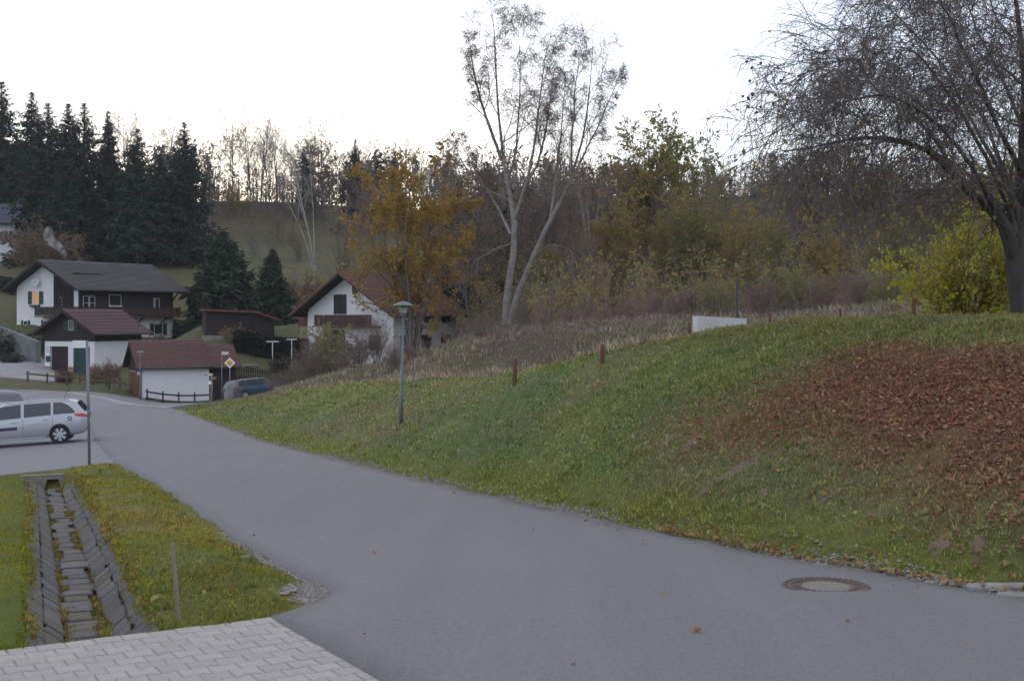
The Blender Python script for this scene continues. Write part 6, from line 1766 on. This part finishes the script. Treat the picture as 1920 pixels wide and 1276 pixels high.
# ------------------------------------------------------------------ the big birch
r = np.random.RandomState(501)
BD = 89.0
base = at(955, BD)
def rel(px, py, dd=0.): v = P(px, py, BD+dd); v.x = (px-960)/F*(BD+dd); return (v.x-base.x, v.y-base.y, v.z-base.z)
birch = thing('big_birch_tree', 'tall many-stemmed bare birch towering in the middle of the scene', 'tree', base)
stems = [poly_stem([rel(950, 612), rel(948, 560), rel(962, 470), rel(963, 412), rel(947, 340, .5), rel(936, 250, .8), rel(930, 150, 1), rel(925, 60, 1.2), rel(922, 20, 1.2)], [.36, .27, .22, .19, .125, .09, .06, .03, .010], 26, r, .06),
         poly_stem([rel(963, 415), rel(985, 345, -.6), rel(1000, 270, -1), rel(1007, 190, -1.2), rel(1018, 110, -1.3), rel(1032, 50, -1.2)], [.14, .11, .08, .05, .028, .008], 20, r, .06),
         poly_stem([rel(957, 612, -.5), rel(968, 555, -.8), rel(995, 490, -1.2), rel(1025, 425, -1.6), rel(1062, 355, -1.8), rel(1085, 290, -2), rel(1100, 210, -2), rel(1108, 130, -2), rel(1112, 75, -2)], [.28, .22, .18, .15, .115, .08, .05, .028, .010], 26, r, .06),
         poly_stem([rel(1062, 358, -1.8), rel(1088, 300, -3), rel(1120, 240, -3.5), rel(1145, 180, -4), rel(1158, 140, -4)], [.085, .065, .045, .028, .008], 16, r, .06),
         poly_stem([rel(947, 345, .5), rel(968, 280, 1.8), rel(975, 180, 2.4), rel(972, 90, 2.6), rel(968, 25, 2.6)], [.09, .07, .045, .028, .008], 18, r, .06),
         poly_stem([rel(940, 300, .6), rel(915, 230, -.5), rel(893, 150, -1), rel(885, 70, -1.2)], [.12, .10, .06, .012], 16, r, .06),
         poly_stem([rel(985, 345, -.6), rel(1012, 300, .6), rel(1030, 200, 1.2), rel(1046, 100, 1.4)], [.10, .08, .045, .010], 16, r, .06),
         poly_stem([rel(1033, 412, -1.6), rel(1040, 335, -.4), rel(1052, 240, .2), rel(1064, 140, .4)], [.11, .08, .045, .010], 16, r, .06),
         poly_stem([rel(1072, 325, -1.8), rel(1072, 250, -2.8), rel(1078, 160, -3.2), rel(1084, 95, -3.2)], [.09, .07, .04, .010], 16, r, .06),
         poly_stem([rel(958, 440, 0), rel(930, 385, 2), rel(895, 330, 3), rel(862, 270, 3.4)], [.10, .08, .05, .012], 14, r, .06)]
def cat3(lst): 
    out = []
    for s in lst:
        # resample all to 15 points
        Pp, Rp, Lp = s; m = Pp.shape[1]; t = np.linspace(0, m-1, 19)
        out.append((np.stack([np.interp(t, np.arange(m), Pp[0, :, i]) for i in range(3)], -1)[None], np.interp(t, np.arange(m), Rp[0])[None], Lp))
    return tuple(np.concatenate([o[i] for o in out]) for i in range(3))
par = cat3(stems)
mkobj('trunk', np_mesh('birch_trunk', [(*tubes(s, 10), 0) for s in stems], m_birch, smooth=True), birch)
l1 = grow(r, par, 13, .34, .97, 36, 10, .25, .5, 7, .09, (0, 0, .06), .45)
l2 = grow(r, l1, 8, .2, .97, 36, 12, .45, .3, 4, .12, (0, 0, -.01), .5)
l3 = grow(r, l2, 7, .15, .98, 40, 14, .75, .2, 3, .10, (0, 0, -.20), .5)
l4 = grow(r, l3, 2, .2, .98, 34, 12, .85, .2, 1, .08, (0, 0, -.7), .6)
ch = [(*tubes(l1, 5), 0), (*tubes(l2, 3, .012), 0), (*tubes(l3, 3, .008), 0), (*tubes(l4, 3, .006), 0)]
# low dead limbs near the fork
dead = poly_stem([rel(1000, 485, -1.2), rel(1030, 458, -3), rel(1062, 462, -4), rel(1075, 480, -4.4)], [.07, .05, .03, .01], 14, r, .03)
dead2 = poly_stem([rel(962, 455), rel(925, 468, -2), rel(895, 485, -3), rel(880, 500, -3.3)], [.06, .045, .03, .01], 14, r, .03)
dd1 = grow(r, cat3([dead, dead2]), 12, .2, .98, 45, 14, .4, .3, 5, .14, (0, 0, -.02), .5)
dd2 = grow(r, dd1, 6, .2, .98, 40, 14, .5, .3, 3, .14, (0, 0, -.05), .5)
ch += [(*tubes(dead, 5), 0), (*tubes(dead2, 5), 0), (*tubes(dd1, 3), 0), (*tubes(dd2, 3, .006), 0)]
lq = leaf_quads(r, l4, 26000, .068, .1, 1, .8, .6)
# the left crown keeps more of its brown leaves than the right one
keep = (lq[0].reshape(-1, 4, 3)[:, 0, 0]+base.x) < (1010-960)/F*BD+r.normal(0, .8, 26000)
keep |= r.random_sample(26000) < .12
lv = lq[0].reshape(-1, 4, 3)[keep].reshape(-1, 3); lf = np.arange(len(lv)).reshape(-1, 4)
mkobj('crown', np_mesh('birch_crown', ch+[(lv, lf, 1)], [m_twig, m_lbrown]), birch)

# ------------------------------------------------------------------ the orange-leaved tree
r = np.random.RandomState(77)
OD = 99.0
ob = at(775, OD); hO = (HY-312)/F*OD-ob.z
ot = thing('orange_leaved_tree', 'large tree with orange-yellow autumn leaves in front of the white house', 'tree', ob)
sts = []
for k in range(6):
    a = k*1.05+.3; ln = (1.0+.7*(k % 3))*1.35; hh_ = hO*(1 if k == 0 else r.uniform(.72, .95))
    sts.append(poly_stem([(0, 0, -.4), (math.cos(a)*ln*.35, math.sin(a)*ln*.35, hh_*.3), (math.cos(a)*ln, math.sin(a)*ln, hh_*.65), (math.cos(a)*ln*1.25+.4, math.sin(a)*ln*1.2, hh_)], [.16, .13, .08, .015], 16, r, .05))
par = cat3(sts)
l1 = grow(r, par, 15, .18, .97, 46, 10, .36, .45, 7, .1, (0, 0, .03), .5)
l2 = grow(r, l1, 6, .2, .97, 42, 12, .45, .3, 5, .12, (0, 0, -.01), .5)
l3 = grow(r, l2, 6, .15, .98, 40, 14, .5, .3, 3, .14, (0, 0, -.04), .5)
mkobj('trunk', np_mesh('orange_trunk', [(*tubes(s, 8), 0) for s in sts]+[(*tubes(l1, 5), 0)], m_greyb, smooth=True), ot)
NL = 50000
q_ = leaf_quads(r, l3, NL, .18, .1, 1, .6, .75, .1)
cen = q_[0].reshape(-1, 4, 3)[:, 0]
clump = smooth_noise(cen[:, 0]*1.0+cen[:, 1]*.6, cen[:, 2], 1.5, 17)
keep = r.random_sample(NL) < np.clip(.60+.55*clump, .05, 1)*np.clip(.12+cen[:, 2]/hO*1.5, .12, 1)
lv = q_[0].reshape(-1, 4, 3)[keep].reshape(-1, 3)
mkobj('crown', np_mesh('orange_crown', [(*tubes(l2, 3, .009), 0), (*tubes(l3, 3, .006), 0), (lv, np.arange(len(lv)).reshape(-1, 4), 1)], [m_twig, m_lora]), ot)

# ------------------------------------------------------------------ the old apple tree at the right edge
r = np.random.RandomState(313)
AD = 21.0
ab = at(1908, AD)
def ra(px, py, dd=0.): v = P(px, py, AD+dd); return (v.x-ab.x, v.y-ab.y, v.z-ab.z)
ap = thing('apple_tree', 'old dark apple tree with drooping bare twigs at the right edge', 'tree', ab)
limbs = [([ra(1918, 640), ra(1914, 560), ra(1908, 480), ra(1918, 400, .2), ra(1926, 300, .4), ra(1930, 180, .3), ra(1920, 60, 0), ra(1900, -60, -.5)], [.215, .18, .165, .12, .085, .055, .04, .025]),
         ([ra(1900, 480), ra(1888, 425, -.1), ra(1858, 388, -.3), ra(1812, 360, -.5), ra(1775, 318, -.8), ra(1735, 275, -1.0), ra(1670, 255, -1.2), ra(1600, 258, -1.2), ra(1530, 275, -1.1), ra(1460, 285, -1.0)], [.14, .125, .105, .085, .065, .05, .036, .026, .016, .008]),
         ([ra(1790, 330, -.6), ra(1760, 265, -.2), ra(1700, 205, .3), ra(1655, 178, .6), ra(1625, 150, .7), ra(1612, 108, .7), ra(1580, 108, .7), ra(1520, 130, .6), ra(1470, 145, .5)], [.05, .045, .042, .04, .038, .036, .022, .014, .008]),
         ([ra(1912, 400, .2), ra(1870, 310, 1.0), ra(1815, 220, 1.6), ra(1770, 120, 2.0), ra(1700, 50, 2.2), ra(1650, 0, 2.2)], [.075, .06, .045, .032, .022, .01]),
         ([ra(1918, 330, .3), ra(1870, 240, -1.0), ra(1820, 130, -1.8), ra(1780, 40, -2.2), ra(1730, -50, -2.4)], [.07, .055, .04, .028, .01]),
         ([ra(1925, 260, .4), ra(1890, 170, 1.8), ra(1840, 70, 2.8), ra(1800, -30, 3.2)], [.06, .045, .03, .012]),
         ([ra(1905, 440, 0), ra(1850, 350, 1.2), ra(1770, 290, 2.2), ra(1670, 260, 3.0), ra(1580, 280, 3.3), ra(1510, 330, 3.4)], [.075, .06, .045, .032, .02, .008]),
         ([ra(1862, 392, -.3), ra(1830, 320, -1.4), ra(1760, 230, -2.2), ra(1680, 180, -2.6), ra(1600, 190, -2.6), ra(1540, 230, -2.5)], [.06, .05, .04, .03, .018, .008]),
         ([ra(1905, 430, 0), ra(1860, 300, -.6), ra(1800, 190, -.6), ra(1740, 110, -.4), ra(1690, 90, -.3), ra(1640, 120, -.3)], [.06, .05, .038, .026, .016, .008]),
         ([ra(1920, 380, 0), ra(1975, 300, -.5), ra(2050, 220, -.8), ra(2130, 180, -.6)], [.09, .07, .05, .02]),
         ([ra(1925, 250, 0), ra(1960, 150, -1.2), ra(2020, 60, -1.8), ra(2080, 0, -2)], [.07, .055, .035, .015])]
limbs = [poly_stem(p_, [v_*(1 if i_ == 0 else .9 if i_ == 1 else .62) for v_ in q2], 24, r, .02) for i_, (p_, q2) in enumerate(limbs)]
mkobj('trunk', np_mesh('apple_trunk', [(*tubes(s, 10), 0) for s in limbs], m_darkb, smooth=True), ap)
par = cat3(limbs)
l1 = grow(r, par, 22, .28, .99, 55, 14, .30, .3, 7, .14, (0, 0, -.04), .40, lmin=.6)
l2 = grow(r, l1, 7, .12, .98, 48, 14, .66, .3, 4, .14, (0, 0, -.12), .5, lmin=.35)
l3 = grow(r, l2, 7, .10, .98, 44, 16, .74, .2, 3, .14, (0, 0, -.19), .5, lmin=.2)
l4 = grow(r, l3, 1, .3, .98, 42, 16, .7, .2, 1, .13, (0, 0, -.15), .6, lmin=.08)
ch = [(*tubes(l1, 5), 0), (*tubes(l2, 3, .0065), 0), (*tubes(l3, 3, .0036), 0), (*tubes(l4, 3, .0028), 0)]
# long hanging shoots below the low limb, leaves still on them
hg = grow(r, cat3([limbs[1], limbs[6]]), 17, .42, .93, 62, 14, .42, .25, 7, .10, (0, 0, -.30), .22, lmin=1.2)
hs = grow(r, hg, 7, .25, .98, 42, 14, .26, .2, 3, .13, (0, 0, -.16), .5, lmin=.2)
ch += [(*tubes(hg, 3, .006), 0), (*tubes(hs, 3, .004), 0), (*leaf_quads(r, hs, 420, .082, .2, 1, 1.0, .6, .02), 1)]
# a few leaves left, mostly low down and near the trunk
q_ = leaf_quads(r, l3, 5200, .075, .3, 1, .9, .6, .02); cen = q_[0].reshape(-1, 4, 3)[:, 0]
apx = 960+F*(cen[:, 0]+ab.x)/(cen[:, 1]+ab.y); apy = HY-F*(cen[:, 2]+ab.z)/(cen[:, 1]+ab.y)
hh_ = cen[:, 2]
pr_ = np.where(hh_ < 1.6, .85, np.where(hh_ < 2.6, .22, .05))
keep = r.random_sample(len(cen)) < pr_
lv = q_[0].reshape(-1, 4, 3)[keep].reshape(-1, 3)
mkobj('crown', np_mesh('apple_crown', ch+[(lv, np.arange(len(lv)).reshape(-1, 4), 1)], [m_twigd, m_lgold]), ap)
# shrivelled fruit hanging on the high side branch
sel = l3[0][:, -1]; wx = 960+F*(sel[:, 0]+ab.x)/(sel[:, 1]+ab.y); wz = HY-F*(sel[:, 2]+ab.z)/(sel[:, 1]+ab.y)
idx = np.where((wx < 1640) & (wz < 215) & (wz > 90))[0][:70]
mb = MB()
for i in idx:
    p = sel[i]; mb.lathe([(.001, -.035), (.018, -.028), (.024, -.01), (.016, .006), (.001, .01)], 6, c=tuple(p))
if len(idx): tag(mb.build('dried_fruit', m_darkb, ap), kind='stuff')

# ------------------------------------------------------------------ yellow-green bush
r = np.random.RandomState(88)
YD = 29.0
yb = at(1822, YD)
ybh = thing('yellow_green_bush', 'big rounded bush with yellow-green leaves beside the apple trunk', 'bush', yb)
n0 = 34; a = r.uniform(0, 6.28, n0); pos = np.stack([np.cos(a)*.25, np.sin(a)*.25, np.full(n0, -.2)], -1); el = r.uniform(.05, .48, n0)
d = nrmz(np.stack([np.cos(a)*el, np.sin(a)*el, np.ones(n0)], -1)); L = r.uniform(1.8, 3.2, n0)
Pm = integrate(r, pos, d, L, 7, .07, (0, 0, -.015)); par = (Pm, np.linspace(1, .3, 8)[None]*(.022*r.uniform(.6, 1.3, n0))[:, None], L)
l1 = grow(r, par, 8, .15, .97, 42, 10, .42, .3, 5, .12, (0, 0, -.02), .5)
l2 = grow(r, l1, 5, .15, .97, 40, 12, .5, .3, 3, .14, (0, 0, -.05), .55)
mkobj('stems', np_mesh('bush_stems', [(*tubes(par, 6), 0), (*tubes(l1, 3), 0)], m_greyb, smooth=True), ybh)
mkobj('crown', np_mesh('bush_crown', [(*tubes(l2, 3, .003), 0), (*leaf_quads(r, l2, 17000, .09, .0, 1, .7, .62, .05), 1)], [m_twig, m_lyel]), ybh)

# ------------------------------------------------------------------ far wood and bramble thicket: masses nobody could count
def mass_forest(name, label, seed, spots, mats):
    """spots: (x, y, h, kind) ; crude but full crowns of leaf clumps and trunks in one mesh"""
    r = np.random.RandomState(seed); ch = []
    for (x, y, h, kind) in spots:
        z = zg(x, y); n = 115 if h > 6 else 70
        if kind == 0:      # conifer
            f = r.random_sample(n)**.8; rad = h*.17*(1-f)*np.sqrt(r.uniform(.15, 1, n)); a = r.uniform(0, 6.28, n)
            pos = np.stack([x+np.cos(a)*rad, y+np.sin(a)*rad, z+h*(.06+.94*f)], -1); sz = h*.105; mi = 0; dr_ = .9; wd = .4
        else:
            f = r.random_sample(n); a = r.uniform(0, 6.28, n); rad = h*.24*np.sqrt(np.clip(1-((f-.45)/.58)**2, .03, 1))*np.sqrt(r.random_sample(n))
            pos = np.stack([x+np.cos(a)*rad, y+np.sin(a)*rad, z+h*(.12+.88*f)], -1); sz = h*.08; mi = kind; dr_ = -.9; wd = .16
        d = r.normal(0, 1, (n, 3)); d[:, 2] -= dr_; d = nrmz(d); s_ = nrmz(np.cross(d, r.normal(0, 1, (n, 3)))); l_ = sz*r.uniform(.6, 1.4, n)[:, None]*(1 if kind == 0 else 1.6)
        v = np.stack([pos, pos+d*l_*.5+s_*l_*wd/2, pos+d*l_, pos+d*l_*.5-s_*l_*wd/2], 1).reshape(-1, 3)
        ch.append((v, np.arange(n*4).reshape(-1, 4), mi))
        st = poly_stem([(x, y, z-.5), (x, y, z+h*.55), (x, y, z+h*.95)], [h*.012, h*.008, .02], 3)
        ch.append((*tubes(st, 4), 3))
    o = mkobj(name, np_mesh(name, ch, mats))
    return tag(o, label, 'forest', kind='stuff')
fm = [m_needle, leaf_mat('far_brown_twigs', [(.17, .14, .135), (.21, .165, .15), (.14, .115, .115), (.23, .18, .15)], transl=.3), leaf_mat('far_rust', [(.17, .13, .06), (.14, .11, .05), (.21, .14, .06)], transl=.3), m_greyb]
r = np.random.RandomState(4)
sp_ = []
for k in range(520):
    D = r.uniform(170, 430); px = r.uniform(830, 2050)
    sp_.append(((px-960)/F*D, D, r.uniform(9, 15)*(1 if D > 250 else .8), r.choice([0, 1, 1, 1, 1, 2])))
mass_forest('far_forest', 'distant brown and dark wood covering the hill on the right', 6, sp_, fm)
sp_ = []
for k in range(150):
    D = r.uniform(225, 300); px = r.uniform(-80, 395) if r.random_sample() < .62 else r.uniform(560, 850)
    sp_.append(((px-960)/F*D, D, r.uniform(8, 13), r.choice([0, 0, 1]) if px < 400 else r.choice([1, 1, 2, 0])))
mass_forest('hill_forest', 'dark wood on the hill behind the spruces', 7, sp_, fm)
sp_ = []
for k in range(200):
    D = r.uniform(128, 172); px = r.uniform(850, 2000)
    if 1180 < px < 1330 and D < 158: continue
    sp_.append(((px-960)/F*D, D, r.uniform(8, 13), r.choice([0, 1, 1, 2, 2])))
mass_forest('wood_interior', 'dim interior of the wood behind the front trees', 9, sp_, fm)
sp_ = []
for k in range(190):
    D = r.uniform(186, 262); px = r.uniform(392, 600)
    sp_.append(((px-960)/F*D, D, r.uniform(1.2, 5.5)*(1 if D > 215 else .5), r.choice([1, 1, 2, 2])))
for k in range(110):
    D = r.uniform(240, 270); px = r.uniform(390, 660)
    sp_.append(((px-960)/F*D, D, r.uniform(3, 8), r.choice([1, 1, 2])))
mass_forest('hill_scrub', 'brown scrub on the hill shoulder under the skyline trees', 8, sp_, fm)
# bramble thicket along the top
r = np.random.RandomState(15)
n = 1400; px = r.uniform(545, 1960, n); D = r.uniform(56, 92, n); x = (px-960)/F*D; y = D
dr = (x-XR(y))*.936
k = (dr > 14.5) & (px > 600+ (D < 66)*60) 
x, y = x[k], y[k]; n = len(x); z = Z(x, y)-.05
a = r.uniform(0, 6.28, n); d = nrmz(np.stack([np.cos(a)*.6, np.sin(a)*.6, np.ones(n)], -1)); L = r.uniform(.7, 1.7, n)
p1 = (integrate(r, np.stack([x, y, z], -1), d, L, 3, .15, (0, 0, -.15)), np.repeat(np.linspace(.012, .006, 4)[None], n, 0), L)
p2 = grow(r, p1, 4, .2, .97, 45, 14, .5, .3, 2, .15, (0, 0, -.05), .7)
p3 = grow(r, p2, 1, .3, .97, 45, 14, .65, .3, 1, .15, (0, 0, 0), .7)
tag(mkobj('bramble_thicket', np_mesh('bramble_thicket', [(*tubes(p1, 3), 0), (*tubes(p2, 3, .006), 0), (*tubes(p3, 3, .006), 0)], m_twigr)), 'red-brown bramble thicket behind the dry grass', 'thicket', kind='stuff')

# undergrowth of the wood: upright thin stems and hanging leaves
r = np.random.RandomState(16)
n = 650; D = r.uniform(74, 128, n); px = np.where(D < 95, r.uniform(985, 1960, n), r.uniform(860, 1960, n)); x = (px-960)/F*D; y = D; z = Z(x, y)-.1
a = r.uniform(0, 6.28, n); d = nrmz(np.stack([np.cos(a)*.22, np.sin(a)*.22, np.ones(n)], -1)); L = r.uniform(1.4, 4.6, n)
p1 = (integrate(r, np.stack([x, y, z], -1), d, L, 4, .07, (0, 0, .02)), np.linspace(1, .3, 5)[None]*(.012+.006*L)[:, None], L)
p2 = grow(r, p1, 7, .12, .97, 35, 12, .30, .4, 2, .12, (0, 0, .05), .45)
p3 = grow(r, p2, 2, .2, .97, 38, 14, .6, .3, 1, .14, (0, 0, 0), .6)
lv = leaf_quads(r, p3, 30000, .185, .1, 1, .5, .6, .1)
tag(mkobj('wood_undergrowth', np_mesh('wood_undergrowth', [(*tubes(p1, 4), 0), (*tubes(p2, 3, .010), 0), (*tubes(p3, 3, .008), 0), (*lv, 1)], [m_twig, m_lolive])), 'dense brown and olive undergrowth of the wood', 'undergrowth', kind='stuff')

# chimney smoke
m_smoke = bpy.data.materials.new('smoke'); m_smoke.use_nodes = True
nt = m_smoke.node_tree; nt.nodes.remove(nt.nodes['Principled BSDF'])
pv = nt.nodes.new('ShaderNodeVolumePrincipled'); pv.inputs['Color'].default_value = (.92, .93, .96, 1); pv.inputs['Anisotropy'].default_value = .1
tc = nt.nodes.new('ShaderNodeTexCoord'); nz = nt.nodes.new('ShaderNodeTexNoise'); nz.inputs['Scale'].default_value = 1.1; nz.inputs['Detail'].default_value = 4
mr = nt.nodes.new('ShaderNodeMapRange'); mr.inputs[1].default_value = .42; mr.inputs[2].default_value = .72; mr.inputs[3].default_value = 0; mr.inputs[4].default_value = 2.6
nt.links.new(tc.outputs['Object'], nz.inputs['Vector']); nt.links.new(nz.outputs[0], mr.inputs[0]); nt.links.new(mr.outputs[0], pv.inputs['Density']); nt.links.new(pv.outputs[0], nt.nodes['Material Output'].inputs['Volume'])
s0 = P(123, 486, 146)
mb = MB(); mb.tube([(0, 0, 0), (-.15, 0, .5), (-.5, .1, 1.1), (-1.2, .3, 1.7), (-1.9, .5, 2.1), (-2.2, .6, 2.9), (-2.0, .6, 3.8)], [.16, .28, .42, .55, .6, .6, .35], 12)
o = mb.build('chimney_smoke', m_smoke); o.location = s0; tag(o, 'thin white smoke drifting from the chalet chimney', 'smoke', kind='stuff')
# ------------------------------------------------------------------ evening air
m_haze = bpy.data.materials.new('haze_air'); m_haze.use_nodes = True
nt = m_haze.node_tree; nt.nodes.remove(nt.nodes['Principled BSDF'])
pv = nt.nodes.new('ShaderNodeVolumePrincipled'); pv.inputs['Color'].default_value = (.93, .95, 1.0, 1); pv.inputs['Density'].default_value = .00020; pv.inputs['Anisotropy'].default_value = .2
nt.links.new(pv.outputs[0], nt.nodes['Material Output'].inputs['Volume'])
hz = MB().box(-1450, -1450, -12, 1450, 1450, 72).build('haze', m_haze); tag(hz, kind='stuff')
tot = 0
seen = set()
for o_ in bpy.data.objects:
    if o_.type == 'MESH' and o_.data.name not in seen:
        seen.add(o_.data.name); tot += sum(len(p.vertices)-2 for p in o_.data.polygons) if len(o_.data.polygons) < 2000 else len(o_.data.loops)-2*len(o_.data.polygons)
print('TRIS', tot)
